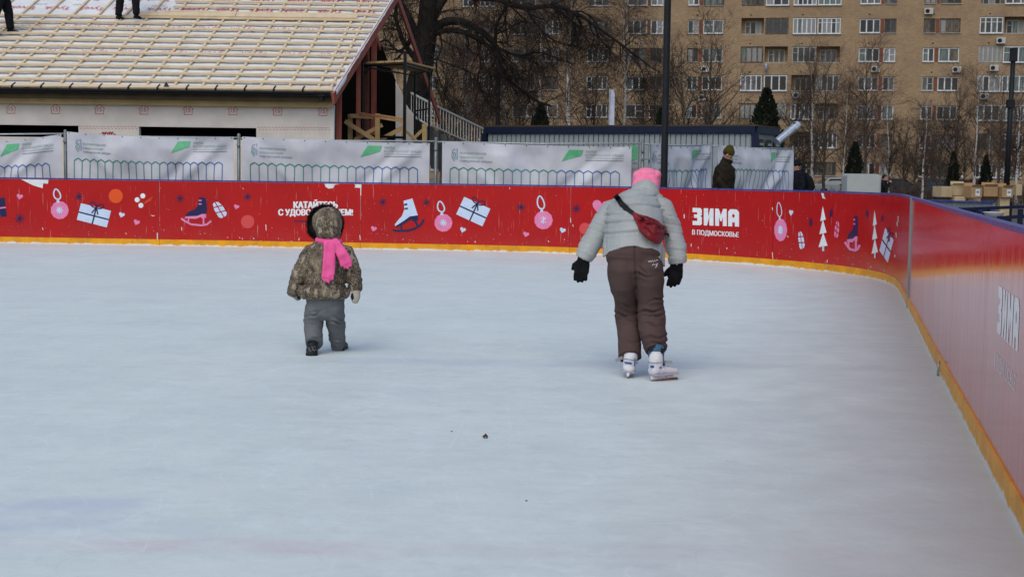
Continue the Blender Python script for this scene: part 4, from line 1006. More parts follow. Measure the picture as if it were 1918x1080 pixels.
# ---------------------------------------------------------------- apartment block
TA = .171; ang = -math.atan(TA); B0 = V((0, 140, 0)); cA = cos(ang)
block = thing('apartment_block', (0, 140, 0), 'long tan brick apartment block with rows of windows and glazed balconies', 'apartment building', rz=ang)
def f_u(px, zz=15.8):
    lo, hi = -60., 90.
    for _ in range(40):
        mid = (lo + hi) / 2
        if proj(V((mid * cA, 140 - mid * cA * TA, zz)))[0] < px: lo = mid
        else: hi = mid
    return mid
def f_z(px, py):
    u = f_u(px, 1.4 + (330 - py) * .053); Y = 140 - u * cA * TA; return P(px, py, Y).z
PITCHF = 2.725; SILL0 = 1.52; NR = 7
def bobj(name, me, loc, parent=block):
    return link_mesh(name, me, parent, loc)
cols = []      # (x0, x1, kind, nsash)
for x0, x1, k, n in [(800, 822, 'w', 2), (866, 886.5, 'w', 2), (898, 926, 'w', 3), (961, 1003, 'w', 3), (1010, 1047, 'w', 3), (1100, 1141, 'w', 4), (1174, 1212, 'w', 3), (1218.5, 1242, 'w', 2),
                     (1288, 1309, 'w', 2), (1317, 1355, 'w', 3), (1388.5, 1431, 'b', 4), (1433.5, 1477, 'b', 3), (1485, 1529.5, 'b', 5), (1531, 1575, 'b', 5),
                     (1610, 1648.5, 'w', 3), (1656.5, 1679, 'w', 2), (1730, 1752, 'w', 2), (1760, 1799, 'w', 3), (1835, 1879, 'b', 4), (1881, 1925, 'b', 4), (1960, 1998, 'w', 3), (2006, 2028, 'w', 2)]:
    cols.append((f_u(x0), f_u(x1), k, n))
UL, UR = f_u(640), f_u(2250)
rects = []; rr = random.Random(21)
WH = 1.36
for k in range(NR):
    z0 = SILL0 + PITCHF * k
    for (u0, u1, kind, n) in cols:
        if kind == 'b' and k >= 1: rects.append((u0, u1, z0 - .08, z0 + 1.50, kind, n, k))
        else: rects.append((u0, u1, z0, z0 + WH, 'w', n, k))
HB = 26.0
us = sorted(set([UL, UR] + [r[0] for r in rects] + [r[1] for r in rects])); zs = sorted(set([.75, HB] + [round(r[2], 3) for r in rects] + [round(r[3], 3) for r in rects]))
mb = MB()
def inrect(u, z): return any(r[0] < u < r[1] and r[2] < z < r[3] for r in rects)
for i in range(len(us) - 1):
    for j in range(len(zs) - 1):
        if not inrect((us[i] + us[i + 1]) / 2, (zs[j] + zs[j + 1]) / 2):
            mb.add([(us[i], 0, zs[j]), (us[i + 1], 0, zs[j]), (us[i + 1], 0, zs[j + 1]), (us[i], 0, zs[j + 1])], [(0, 1, 2, 3)])
for r in rects:
    d = .16 if r[4] == 'w' else .9
    u0, u1, z0, z1 = r[:4]; mb.add([(u0, 0, z0), (u1, 0, z0), (u1, 0, z1), (u0, 0, z1), (u0, d, z0), (u1, d, z0), (u1, d, z1), (u0, d, z1)], [(0, 4, 5, 1), (1, 5, 6, 2), (2, 6, 7, 3), (3, 7, 4, 0)] + ([(4, 7, 6, 5)] if r[4] == 'b' else []))
mb.add([(UL, 0, 0), (UL, 14, 0), (UL, 14, HB), (UL, 0, HB), (UR, 0, 0), (UR, 14, 0), (UR, 14, HB), (UR, 0, HB)], [(0, 3, 2, 1), (4, 5, 6, 7), (1, 2, 6, 5), (3, 7, 6, 2)])
me = mb.mesh('wall', M_BRICK, fixn=False); bobj('wall', me, (0, 0, 0))
mb = MB(); mb.box(((UL + UR) / 2, .35, .37), (UR - UL, .78, .76)); bobj('plinth', mb.mesh('plinth', M_PLINTH), (0, 0, 0))
mb = MB(); mb.box(((UL + UR) / 2, 7, HB + .15), (UR - UL + .6, 14.6, .3)); bobj('roof', mb.mesh('roof', M_PLINTH), (0, 0, 0))
def frame_mesh(w_, h, n, m_, style):
    mb = MB(); fw = .09; y = .04
    mb.box((w_ / 2, y, fw / 2), (w_, .07, fw)); mb.box((w_ / 2, y, h - fw / 2), (w_, .07, fw)); mb.box((fw / 2, y, h / 2), (fw, .07, h - 2 * fw - .002)); mb.box((w_ - fw / 2, y, h / 2), (fw, .07, h - 2 * fw - .002))
    for i in range(1, n): mb.box((w_ * i / n, y, h / 2), (.115, .065, h - 2 * fw - .002))
    if style == 1: mb.box((w_ / n / 2, y + .002, h * .62), (w_ / n - .1, .055, .05))
    if style == 2:
        mb.box((w_ * (n - .5) / n, y + .002, h * .5), (w_ / n - .1, .055, .05))
    if style == 3: mb.box((w_ / 2, y + .002, h * .70), (w_ - .15, .055, .05))
    return mb.mesh('window', m_)
FM = {}; 
def get_frame(w_, h, n, mi, style):
    k = (round(w_, 1), round(h, 2), n, mi, style)
    if k not in FM: FM[k] = frame_mesh(w_, h, n, (M_PVC, M_OLDW, M_OLDWH)[mi], style)
    return FM[k]
PM = {}
def get_pane(w_, h, gi):
    k = (round(w_, 2), round(h, 2), gi)
    if k not in PM: mb = MB(); mb.add([(0, 0, 0), (w_, 0, 0), (w_, 0, h), (0, 0, h)], [(0, 1, 2, 3)]); PM[k] = mb.mesh('pane', GL[gi], fixn=False)
    return PM[k]
SM = {}
def window(u0, u1, z0, h, n, mi, style, y=.07, sill=True):
    w_ = u1 - u0 - .02; o = bobj('window', get_frame(w_, h, n, mi, style), (u0 + .01, y, z0))
    base = rr.choice([0, 0, 0, 1, 1, 2, 3, 4, 5]); pw = w_ / n
    for i in range(n):
        gi = base if rr.random() < .62 else rr.choice([0, 1, 2, 3, 4, 5])
        link_mesh('pane', get_pane(pw - .08, h - .13, gi), o, (i * pw + .04, .045, .065))
    if sill:
        k = round(w_, 1)
        if k not in SM: mb = MB(); mb.box((w_ / 2, -.09, -.025), (w_ + .04, .18, .03)); SM[k] = mb.mesh('sill', M_PVC)
        link_mesh('sill', SM[k], o, (0, -.0, -.012))
for (u0, u1, z0, z1, kind, n, k) in rects:
    rv = rr.random()
    if kind == 'w': window(u0, u1, z0 + .03, z1 - z0 - .05, n if rv < .8 else max(2, n - 1), 0 if rr.random() < .62 else (1 if rr.random() < .55 else 2), rr.choice([0, 0, 1, 2, 1]))
    else:
        px = None; w_ = u1 - u0
        dark = (rv < .16)
        if rv < .20 :   # left open: balcony door and window at the back
            window(u0 + w_ * .15, u1 - w_ * .1, z0 + .06, z1 - z0 - .3, 3, 2, 1, .82, False)
            mb = MB(); mb.box(((u0 + u1) / 2, .05, z0 + .04), (w_, .06, .05)); bobj('balcony_rail', mb.mesh('balcony_rail', M_OLDWH), (0, 0, 0))
        else:
            mi = 0 if rv > .42 else (1 if rv > .26 else 2); window(u0, u1, z0 + .04, z1 - z0 - .08, rr.choice([n, n, n - 1 if n > 3 else n, n + 1]), mi, rr.choice([0, 0, 0, 1, 3]), .03, mi == 0)
# red infill brick between the paired windows
for (xa, xb) in ((887, 897.5), (1212.5, 1218), (1309.5, 1316.5), (1649, 1656), (1752.5, 1759.5), (1998.5, 2005)):
    u0, u1 = f_u(xa), f_u(xb)
    mb = MB(); mb.box(((u0 + u1) / 2, -.004 + .03, WH / 2), (u1 - u0 - .03, .06, WH)); me = mb.mesh('brick_infill', M_BRICKR)
    for k in range(NR): bobj('brick_infill', me, (0, 0, SILL0 + PITCHF * k))
mb = MB(); mb.box((0, -.2, 0), (.82, .32, .58), 0, None, .03); mb.box((0, -.04, -.27), (.7, .1, .04)); acm = mb.mesh('air_conditioner', M_ACU)
mb = MB(); mb.tube([(-.12, -.362, 0), (-.12, -.372, 0)], .2, 14, caps=True); fgm = mb.mesh('fan_grille', M_BLACKM)
for (x, y) in [(1739, 22), (1639, 130), (1791, 131), (1874, 77), (1861, 128), (1843, 181), (1492, 179), (1321, 130), (1316, 183), (996, 21)]:
    u = f_u(x, f_z(x, y)); o = bobj('air_conditioner', acm, (u, 0, f_z(x, y))); link_mesh('fan_grille', fgm, o)
mb = MB(); mb.ball((0, -.45, 0), (.20, .12, .42), n=16); mb.tube([(0, 0, -.2), (0, -.4, -.1)], .03, 6); mb.tube([(0, -.4, -.4), (0.1, -.8, 0)], .015, 5); bobj('satellite_dish', mb.mesh('satellite_dish', M_JOINT, smooth=True), (f_u(1437), 0, f_z(1437, 127)))
# vent holes dotted under the eaves of each storey
mb = MB()
for k in range(NR):
    for c in cols[::2]: mb.box((c[0] + .9, -.006, SILL0 + PITCHF * k + WH + .42), (.16, .02, .1))
bobj('vents', mb.mesh('vents', M_DARK), (0, 0, 0))['kind'] = 'stuff'
# ---------------------------------------------------------------- trees
def twigline(mb, p, d, L, r, rnd, seg=5, wob=.18, droop=0., n=3, mi=0, tip=.35):
    pts = [p.copy()]; rr_ = [r]; d = d.normalized(); q = p.copy()
    for i in range(seg):
        d = (d + V((rnd.gauss(0, wob), rnd.gauss(0, wob), rnd.gauss(0, wob * .7) - droop))).normalized()
        q = q + d * (L / seg); pts.append(q.copy()); rr_.append(r * (1 - (1 - tip) * (i + 1) / seg))
    mb.tube(pts, rr_, n, mi); return pts, rr_
def spread(d, rnd, ang):
    o = d.orthogonal().normalized(); o.rotate(Matrix.Rotation(rnd.uniform(0, 2 * pi), 3, d)); return (d * cos(ang) + o * sin(ang)).normalized()
def limbs(mb_w, mb_t, pts, rads, rnd, n_sub, Ls, prm, depth=0):
    """side branches off a limb; prm: ang, droop, twl (twig length), ntw, up"""
    tot = len(pts) - 1
    for k in range(n_sub):
        f = rnd.uniform(prm.get('f0', .15), 1.0) * tot; i = min(int(f), tot - 1); t = f - i; p = pts[i].lerp(pts[i + 1], t); r0 = rads[i] * .55
        d = spread((pts[i + 1] - pts[i]).normalized(), rnd, rnd.uniform(*prm['ang'])); d = (d + V((0, 0, prm['up']))).normalized()
        L = Ls * rnd.uniform(.5, 1.15) * (1 - .45 * f / tot)
        if depth >= prm['depth']:
            twigline(mb_t, p, d, prm['twl'] * rnd.uniform(.5, 1.3), max(prm['twr'], min(r0, prm['twr'] * 1.6)), rnd, 4, .16, prm['droop'], 3)
        else:
            r1 = min(r0, prm['r'][depth]); q, rq = twigline(mb_w if depth == 0 else mb_t, p, d, L, r1, rnd, 6, prm['wob'], prm['droop'] * (.35 if depth == 0 else .7), 5 if depth == 0 else 3)
            limbs(mb_w, mb_t, q, rq, rnd, prm['n'][depth], Ls * .55, prm, depth + 1)
def make_tree(name, label, cat, group, H, r, seed, prm, bark, twig, lean=0., n_main=26, f_lo=.25):
    rnd = random.Random(seed); t = thing(name, (0, 0, 0), label, cat, group)
    W, T = MB(), MB(); pts = []; rads = []
    for i in range(15):
        f = i / 14; pts.append(V((lean * f * H * .08 + .12 * noise.noise(V((f * 3, seed, 0))) * H * .12, .1 * noise.noise(V((seed, f * 3, 2))) * H * .12, f * H))); rads.append(r * (1 - .88 * f) + (.25 * r * (1 - f * 14) if f < .07 else 0))
    W.tube(pts, rads, 9)
    lo = int(f_lo * 14)
    limbs(T if 'birch' in name else W, T, pts[lo:], [q for q in rads[lo:]], rnd, n_main, H * prm['L'], prm)
    W.build('trunk', bark, t, smooth=True, fixn=False); T.build('crown', twig, t, fixn=False, kind='stuff'); return t
PB = dict(ang=(.5, 1.0), up=.45, droop=.16, twl=1.1, twr=.008, r=[.05, .014], wob=.13, n=[8, 7], depth=2, L=.40, f0=.02)
PL = dict(ang=(.5, 1.1), up=.22, droop=-.02, twl=.8, twr=.008, r=[.05, .016], wob=.17, n=[8, 6], depth=2, L=.46, f0=.02)
PW = dict(ang=(.5, 1.0), up=.35, droop=.30, twl=1.8, twr=.0058, r=[.036, .010], wob=.12, n=[10, 9], depth=2, L=.30, f0=.02)
t_birch = make_tree('birch_tree', 'x', 'birch tree', 'bare birches before the apartment block', 12, .17, 11, PB, M_BIRCH, M_TWIG, .6, 30, .28)
t_birch2 = make_tree('birch_tree', 'x', 'birch tree', 'bare birches before the apartment block', 10, .14, 14, PB, M_BIRCH, M_TWIG, -.5, 22, .2)
t_weep = make_tree('birch_tree', 'x', 'birch tree', 'bare birches before the apartment block', 15, .17, 12, PW, M_BIRCH, M_TWIG, .2, 34, .22)
t_lin = make_tree('bare_tree', 'x', 'bare tree', 'bare brown trees before the apartment block', 9, .13, 13, PL, M_BARK2, M_TWIG, .3, 26, .18)
t_lin2 = make_tree('bare_tree', 'x', 'bare tree', 'bare brown trees before the apartment block', 8, .10, 17, PL, M_BARK2, M_TWIGD, -.6, 24, .12)
used = set()
def place(src, px, D, top_y, label, h0, rz=0., cat=None, base=-.06, xs=1.):
    """stand a tree at photo column px, distance D, its top at photo row top_y"""
    zt_ = P(px, top_y, D).z; s = (zt_ - base) / h0
    if src.name not in used: used.add(src.name); o = src
    else: o = copy_tree(src)
    o.location = (P(px, 330, D).x, D, base); o.scale = (s * xs, s * xs, s); o.rotation_euler = (0, 0, rz); o['label'] = label
    return o
place(t_weep, 1060, 92, -90, 'tall weeping birch, its thin white trunk left of the violet flag', 15, .4)
place(t_weep, 1012, 100, -60, 'weeping birch with faint pale trunk behind the small evergreen above the cabin', 15, 2.2)
place(t_weep, 1168, 96, -10, 'weeping birch between the violet flag and the tall dark pole', 15, 4.0)
place(t_weep, 868, 104, 20, 'weeping birch behind the outside stair and the arching dark limb', 15, 5.2)
place(t_weep, 945, 110, -20, 'weeping birch behind the thin dark post at the left end of the cabin', 15, 1.3)
place(t_birch, 1524, 62, 135, 'birch with leaning white trunk, right of the person in black', 12, 3.5)
place(t_birch, 1824, 78, 170, 'birch with white trunk behind the stacked cardboard boxes', 12, .9)
place(t_birch, 1578, 84, 175, 'slim birch at the left edge of the grey cabinet', 12, 5.0)
place(t_birch2, 1727, 60, 205, 'forked white birch in front of the parked dark car', 10, 2.0)
place(t_birch2, 1665, 88, 190, 'slender birch above the small figure in black by the cabinet', 10, .3)
place(t_birch2, 1905, 88, 150, 'birch at the right edge of the picture beyond the black post', 10, 4.3)
place(t_lin, 1325, 78, 75, 'bare brown tree above the cabin, between the dark pole and the big evergreen', 9, 1.0)
place(t_lin, 1622, 92, 120, 'bare brown tree with thick upright trunk over the grey cabinet', 9, 2.5)
place(t_lin, 1790, 96, 165, 'bare brown tree between the white forked birch and the boxes', 9, 4.5)
place(t_lin, 1545, 98, 140, 'bare brown tree behind the white birch, right of the silver duct', 9, 3.1)
place(t_lin, 1868, 94, 175, 'bare brown tree just left of the black post', 9, .2)
place(t_lin2, 1283, 74, 85, 'bare tree with dark twigs immediately right of the tall dark pole', 8, .5)
place(t_lin2, 1690, 84, 215, 'low dark bare tree right of the small figure in black', 8, 2.1)
place(t_lin2, 1762, 90, 200, 'dark bare tree behind the parked dark car', 8, 5.5)
place(t_lin2, 1482, 96, 150, 'dark bare tree behind the silver duct', 8, 3.3)
place(t_lin2, 825, 98, 60, 'dark bare tree behind the right rafters of the house', 8, 3.9)
place(t_lin2, 1110, 104, 110, 'dark bare tree left of the violet flag', 8, 1.9)
place(t_lin, 905, 92, 130, 'bare brown tree behind the foot of the cream railing', 9, 5.1)
place(t_lin, 1225, 100, 110, 'bare brown tree behind the tall dark pole', 9, 1.7)

for i_, (px_, D_, ty_, src_, lb_) in enumerate([(1505, 100, 240, t_lin2, 'thin dark sapling behind the person in black'), (1590, 104, 215, t_lin, 'thin brown tree above the left half of the cabinet'), (1640, 106, 230, t_birch, 'slim pale-stemmed birch over the right half of the cabinet'), (1712, 104, 225, t_lin2, 'thin dark tree left of the forked birch'), (1745, 100, 235, t_lin, 'thin brown tree right behind the forked birch'), (1808, 104, 225, t_lin2, 'thin dark tree above the left boxes'), (1850, 100, 215, t_birch2, 'thin birch above the right boxes'), (1888, 106, 205, t_lin2, 'thin dark tree immediately behind the black post'), (1380, 96, 205, t_lin2, 'thin dark tree left of the big evergreen'), (975, 104, 130, t_lin2, 'thin dark tree left of the small evergreen above the cabin'), (1200, 104, 150, t_lin, 'thin brown tree left of the tall dark pole'), (850, 96, 130, t_lin, 'thin brown tree behind the cream railing')]): place(src_, px_, D_, ty_, lb_, {t_lin2.name: 8, t_lin.name: 9, t_birch.name: 12, t_birch2.name: 10}[src_.name], i_ * 1.3)

# the big old tree with arching limbs
big = thing('old_tree', (P(772, 300, 47).x, 47, -.06), 'huge old dark tree with arching bare limbs behind the house gable', 'tree')
rnd = random.Random(77); W, T = MB(), MB(); DT = 47
def lp(pts, D0=DT): return [P(p[0], p[1], D0 + (p[2] if len(p) > 2 else 0)) for p in pts]
def smoothline(pts, n=5):
    out = []
    for i in range(len(pts) - 1):
        p0 = pts[max(i - 1, 0)]; p1 = pts[i]; p2 = pts[i + 1]; p3 = pts[min(i + 2, len(pts) - 1)]
        for k in range(n):
            t = k / n; out.append(.5 * ((2 * p1) + (-p0 + p2) * t + (2 * p0 - 5 * p1 + 4 * p2 - p3) * t * t + (-p0 + 3 * p1 - 3 * p2 + p3) * t ** 3))
    out.append(pts[-1]); return out
def limb(pts, r0, r1, nsub, L, prm, n=10, wd=True):
    q = smoothline(lp(pts)); m_ = len(q); rr_ = [r0 + (r1 - r0) * (i / (m_ - 1)) ** .8 for i in range(m_)]
    q = [p + V((noise.noise(p * 1.3) * .07, noise.noise(p * 1.3 + V((5, 5, 5))) * .07, noise.noise(p * 1.1 + V((9, 1, 5))) * .07)) for p in q]
    W.tube(q, rr_, n); limbs(W, T, q, rr_, rnd, nsub, L, prm); return q
PO = dict(ang=(.4, 1.2), up=-.05, droop=.12, twl=.9, twr=.007, r=[.036, .012], wob=.28, n=[6, 6], depth=2, L=.3, f0=.1)
limb([(764, 345), (770, 260), (778, 190), (789, 130), (797, 80), (800, 40), (803, 0), (806, -60)], .46, .30, 7, 2.4, PO, 14)
limb([(797, 110), (800, 60), (815, 20), (840, -10), (880, -50)], .26, .10, 8, 2.2, PO)
limb([(792, 100), (775, 60), (760, 25), (735, -10), (700, -40)], .22, .08, 9, 2.0, PO)
limb([(798, 70, 0), (822, 47), (845, 39), (872, 44), (900, 58), (922, 82), (935, 105), (938, 125), (950, 148), (975, 168), (1003, 188), (1030, 200)], .17, .035, 20, 1.9, PO)
limb([(796, 72, 0), (825, 59), (850, 58), (880, 66), (905, 82), (925, 96), (940, 118)], .12, .06, 7, 1.5, PO)
limb([(930, 92), (950, 100), (975, 104), (1005, 98), (1040, 106), (1075, 122)], .06, .02, 9, 1.3, PO)
limb([(925, 84), (930, 50), (945, 20), (960, -20)], .07, .03, 8, 1.6, PO)
limb([(840, -12), (880, -8), (930, 0), (985, 14), (1040, 10), (1085, 30), (1130, 58), (1180, 96), (1228, 130)], .16, .02, 26, 2.0, PO)
limb([(1030, 10), (1060, 30), (1085, 55), (1110, 90)], .06, .02, 8, 1.3, PO)
limb([(985, 12), (1000, 40), (1030, 70), (1062, 84), (1100, 92)], .05, .02, 7, 1.2, PO)
limb([(785, 112), (815, 112), (850, 122), (885, 138), (910, 148)], .035, .015, 6, 1.1, PO)
limb([(772, 70), (758, 90), (745, 95), (722, 75), (700, 90)], .07, .03, 7, 1.2, PO)
limb([(893, 60), (897, 95), (902, 125), (896, 150), (905, 180), (925, 205)], .05, .015, 8, 1.0, PO)
limb([(790, 118), (770, 100), (752, 70), (742, 30), (745, -10)], .12, .05, 8, 1.6, PO)
limb([(822, 50), (826, 90), (818, 120), (823, 150), (835, 178), (842, 192)], .04, .015, 7, 1.0, PO)
W.build('trunk', M_BARK, big, smooth=True, fixn=False); T.build('crown', M_TWIGD, big, fixn=False, kind='stuff')

# evergreens
def make_thuja(seed):
    rnd = random.Random(seed); t = thing('evergreen', (0, 0, 0), 'x', 'evergreen', 'dark conical evergreens'); mb = MB()
    mb.tube([(0, 0, 0), (0, 0, .9)], [.07, .02], 7); mb.build('trunk', M_BARK2, t); mb = MB()
    for i in range(5200):
        z = rnd.random() ** 1.25; R0 = .205 * (1 - z) ** .72 * (1 + .14 * noise.noise(V((z * 9, seed, 0)))) + .006
        if z < .08: R0 *= .6 + z * 5
        a = rnd.uniform(0, 2 * pi); lump = 1 + .5 * noise.noise(V((cos(a) * 1.8, sin(a) * 1.8, z * 7 + seed))); q = R0 * lump * (rnd.uniform(.35, 1.0) ** .5) * (1 + .35 * rnd.random() ** 4)
        p = V((q * cos(a), q * sin(a), z * .98 + .02)); d = V((cos(a) * .55, sin(a) * .55, 1.1 + rnd.gauss(0, .35))).normalized(); s_ = d.cross(V((rnd.gauss(0, 1), rnd.gauss(0, 1), rnd.gauss(0, 1)))).normalized(); L = rnd.uniform(.022, .045); w_ = L * .32
        mb.add([p, p + d * L * .5 + s_ * w_, p + d * L, p + d * L * .5 - s_ * w_], [(0, 1, 2, 3)])
    mb.build('foliage', M_THUJA, t, fixn=False, kind='stuff'); return t
th1, th2 = make_thuja(1), make_thuja(2)
place(th1, 1432, 58, 171, 'large dark conical evergreen rising above the right end of the blue cabin', 1, 0, xs=1.05)
place(th2, 1011, 60, 199, 'small dark conical evergreen above the left half of the cabin', 1, 1, xs=.95)
place(th1, 1600, 76, 268, 'dark evergreen directly behind the grey cabinet', 1, 2)
place(th2, 1785, 80, 286, 'dark evergreen left of the birch behind the cardboard boxes', 1, 3, xs=.85)
place(th1, 1846, 80, 292, 'dark evergreen right of the birch behind the cardboard boxes', 1, 4, xs=.85)
place(th2, 1236, 60, 205, 'narrow dark evergreen half hidden by the tall dark pole', 1, 5, xs=.7)

# hedges: bare brown shrubs
def hedge(label, px0, px1, D, top_y, seed, dens=34):
    rnd = random.Random(seed); a, b = P(px0, 345, D), P(px1, 345, D); H = P((px0 + px1) / 2, top_y, D).z + .06; mb = MB()
    n = int((b.x - a.x) * dens)
    for i in range(n):
        p = V((rnd.uniform(a.x, b.x), D + rnd.gauss(0, .5), -.06)); d = V((rnd.gauss(0, .22), rnd.gauss(0, .22), 1)); h = H * rnd.uniform(.7, 1.12)
        q, rq = twigline(mb, p, d, h, .014, rnd, 4, .14, 0, 3)
        for k in range(9):
            j = rnd.randint(1, 3); twigline(mb, q[j], spread(d.normalized(), rnd, rnd.uniform(.4, 1.0)), h * rnd.uniform(.2, .5), .008, rnd, 3, .2, 0, 3)
    return tag(mb.build('hedge', M_TWIG, fixn=False), label, 'hedge', 'bare hedges beyond the rink', 'stuff')
hedge('bare brown hedge behind the boards between the white birch and the cabinet', 1500, 1585, 70, 352, 1, 30)
hedge('bare brown hedge right of the cabinet beneath the parked car', 1640, 1775, 66, 347, 2, 32)
hedge('bare brown hedge along the foot of the apartment block', 1480, 2100, 118, 338, 3, 16)
hedge('bare brown hedge behind the cardboard boxes at the right edge', 1775, 1990, 72, 350, 4, 26)

# ---------------------------------------------------------------- poles
pole = thing('lamp_pole', (P(1243.5, 354, 24.0).x, 24.0, -.06), 'tall dark square pole standing just behind the far red board', 'pole')
x, y = pole.location.x, 24.0
mb = MB(); mb.tube([(x, y, -.06), (x - .012, y, 7.5)], [.062, .057], 16, caps=True); mb.tube([(x, y, -.06), (x, y, .06)], .13, 16, caps=True); o = mb.build('shaft', M_POLE, pole, smooth=True); edge_split(o)
mb = MB(); mb.beam((x, y, 7.5), (x, y - 1.0, 7.62), .08, .08); mb.box((x, y - 1.2, 7.62), (.24, .6, .08)); mb.build('lamp_head', M_POLE, pole)
pole2 = thing('lamp_pole', (P(1885, 340, 52).x, 52, -.06), 'black post with a small fixture on top near the right edge', 'pole')
x, y = pole2.location.x, 52; zt_ = P(1893, 108, 52).z
mb = MB(); mb.tube([(x, y, -.06), (x + .06, y, zt_)], [.11, .085], 12, caps=True); mb.build('shaft', M_POLE, pole2, smooth=True)
mb = MB(); mb.box((x + .06, y, zt_ + .1), (.22, .2, .5)); mb.build('fixture', M_POLE, pole2); mb = MB(); mb.box((x + .03, y, zt_ - 1.7), (.26, .24, .3)); mb.build('fixture', M_POLE, pole2)
mb = MB(); x = P(932, 240, 54).x; mb.tube([(x, 54, -.06), (x, 54, P(932, 118, 54).z)], [.12, .09], 10, caps=True); tag(mb.build('post', M_POLE, smooth=True), 'thin dark post at the left end of the cabin, below the arching limb', 'post')
mb = MB(); x = P(1240, 240, 57).x
fl = thing('feather_flag', (P(1145, 238, 44).x, 44, -.06), 'narrow pale violet feather flag above the middle of the cabin', 'flag'); x = fl.location.x
mb = MB(); mb.tube([(x - .07, 44, -.06), (x - .07, 44, P(1142, 166, 44).z)], .018, 8); mb.build('flag_pole', M_PALEPIPE, fl)
mb = MB(); z1 = P(1145, 168, 44).z; z0 = 1.6; n = 16
for i in range(n + 1):
    f = i / n; z = z0 + (z1 - z0) * f; w_ = .15 if f < .95 else .10
    for s_ in (0, 1, 2): mb.v.append(V((x - .06 + w_ * s_ / 2, 44 + .03 * sin(f * 9 + s_), z)))
for i in range(n):
    for s_ in (0, 1): q = i * 3 + s_; mb.f.append([q, q + 1, q + 4, q + 3]); mb.m.append(0)
mb.build('flag_cloth', M_PURPLE, fl, smooth=True, fixn=False)

# ---------------------------------------------------------------- cabinet
cb = thing('utility_cabinet', (P(1610, 365, 31).x, 31, .0), 'pale grey utility cabinet with rounded corners behind the far boards', 'cabinet')
x0, x1 = P(1577, 330, 31).x, P(1643, 330, 31).x; zt_ = P(1610, 325.5, 31).z; wc = x1 - x0 - .07
def rrect(w_, h, r, n=5):
    pts = []
    for cx_, cy_, a0 in ((w_ / 2 - r, h - r, 0), (-w_ / 2 + r, h - r, pi / 2)):
        for k in range(n + 1): a = a0 + pi / 2 * k / n; pts.append((cx_ + r * cos(a), cy_ + r * sin(a)))
    return pts + [(-w_ / 2, 0), (w_ / 2, 0)]
mb = MB(); mb.prism([(x, y) for x, y in rrect(wc, zt_, .07)][::-1], .5, (x0 + wc / 2, 31.0, 0), (1, 0, 0), (0, 0, 1)); mb.build('body', M_CABIN, cb)
mb = MB(); mb.prism([(x, y) for x, y in rrect(.12, zt_ - .03, .05)][::-1], .42, (x1 - .07, 31.04, 0), (1, 0, 0), (0, 0, 1)); mb.build('side_door', M_CABIN, cb)
mb = MB(); mb.box((x0 + wc - .09, 30.99, zt_ - .26), (.025, .02, .05)); mb.build('lock', M_BLACKM, cb)

# ---------------------------------------------------------------- parked cars
M_CARD_ = mat('dark_car_paint', (.03, .035, .045), .3, coat=.4); M_CARW = mat('pale_car_paint', (.35, .37, .38), .35, coat=.3); M_CARR = mat('dull_red_car_paint', (.10, .03, .03), .35, coat=.3)
M_TYRE = mat('tyre', (.012, .012, .012), .9)
def car(label, px, D, rz, paint, base=-.06):
    t = thing('parked_car', (P(px, 340, D).x, D, base), label, 'car', 'cars parked before the apartment block', rz=rz); OFF[t.name] = V((0, 0, 0))
    prof = [(-2.15, .35), (-2.15, .80), (-1.95, .92), (-1.45, .96), (-.95, 1.38), (-.3, 1.46), (.55, 1.42), (1.15, .98), (1.85, .86), (2.15, .70), (2.18, .35)]
    mb = MB(); n = len(prof); secs = [(-.84, .93, .0), (-.80, 1.0, 0), (0, 1.015, 0), (.80, 1.0, 0), (.84, .93, 0)]
    for (yy, sc_, _) in secs:
        for (x, z) in prof:
            inw = .86 if (z > 1.1) else 1; mb.v.append(V((x * (sc_ * .5 + .5), yy * inw, .3 + (z - .3) * sc_)))
    for i in range(len(secs) - 1):
        for k in range(n): a = i * n + k; b_ = i * n + (k + 1) % n; mb.f.append([a, b_, b_ + n, a + n]); mb.m.append(0)
    mb.f.append(list(range(n))[::-1]); mb.f.append([4 * n + k for k in range(n)]); mb.m += [0, 0]; mb.build('body', paint, t)
    mb = MB()
    for s_ in (-1, 1):
        y = s_ * .765; mb.add([(-1.25, y * 1.02, 1.0), (.95, y * 1.02, 1.0), (.48, y * .985, 1.34), (-.85, y * .985, 1.34)], [(0, 1, 2, 3)])
    mb.build('side_window', GL[0], t)
    mb = MB(); mb.add([(1.16, -.66, 1.0), (1.16, .66, 1.0), (.66, .58, 1.37), (.66, -.58, 1.37)], [(0, 1, 2, 3)]); mb.build('windscreen', GL[1], t)
    mb = MB(); mb.add([(-1.46, -.62, 1.0), (-1.46, .62, 1.0), (-1.03, .56, 1.35), (-1.03, -.56, 1.35)], [(0, 1, 2, 3)]); mb.build('rear_window', GL[1], t)
    for sx_ in (-1.35, 1.35):
        for sy_ in (-.78, .78): mb = MB(); mb.tube([(sx_, sy_ - .1, .33), (sx_, sy_ + .1, .33)], .33, 16, caps=True); mb.build('wheel', M_TYRE, t)
    for s_ in (-.65, .65): mb = MB(); mb.box((2.13, s_, .68), (.1, .32, .14)); mb.build('headlight', M_PVC, t)
    for s_ in (-.95, .95): mb = MB(); mb.box((.72, s_, 1.02), (.1, .16, .12), 0, None, .03); mb.build('mirror', M_BLACKM, t)
car('dark car seen head-on behind the forked white birch', 1748, 96, -pi / 2 + .1, M_CARD_)
car('dark car seen side-on right of the small figure in black', 1678, 108, .05, M_CARD_)
car('pale grey car behind the bare hedge between the two birches left of the cabinet', 1570, 104, .1, M_CARW)
car('dull red car right of the dark head-on car, mostly behind the boxes', 1818, 108, .1, M_CARR)

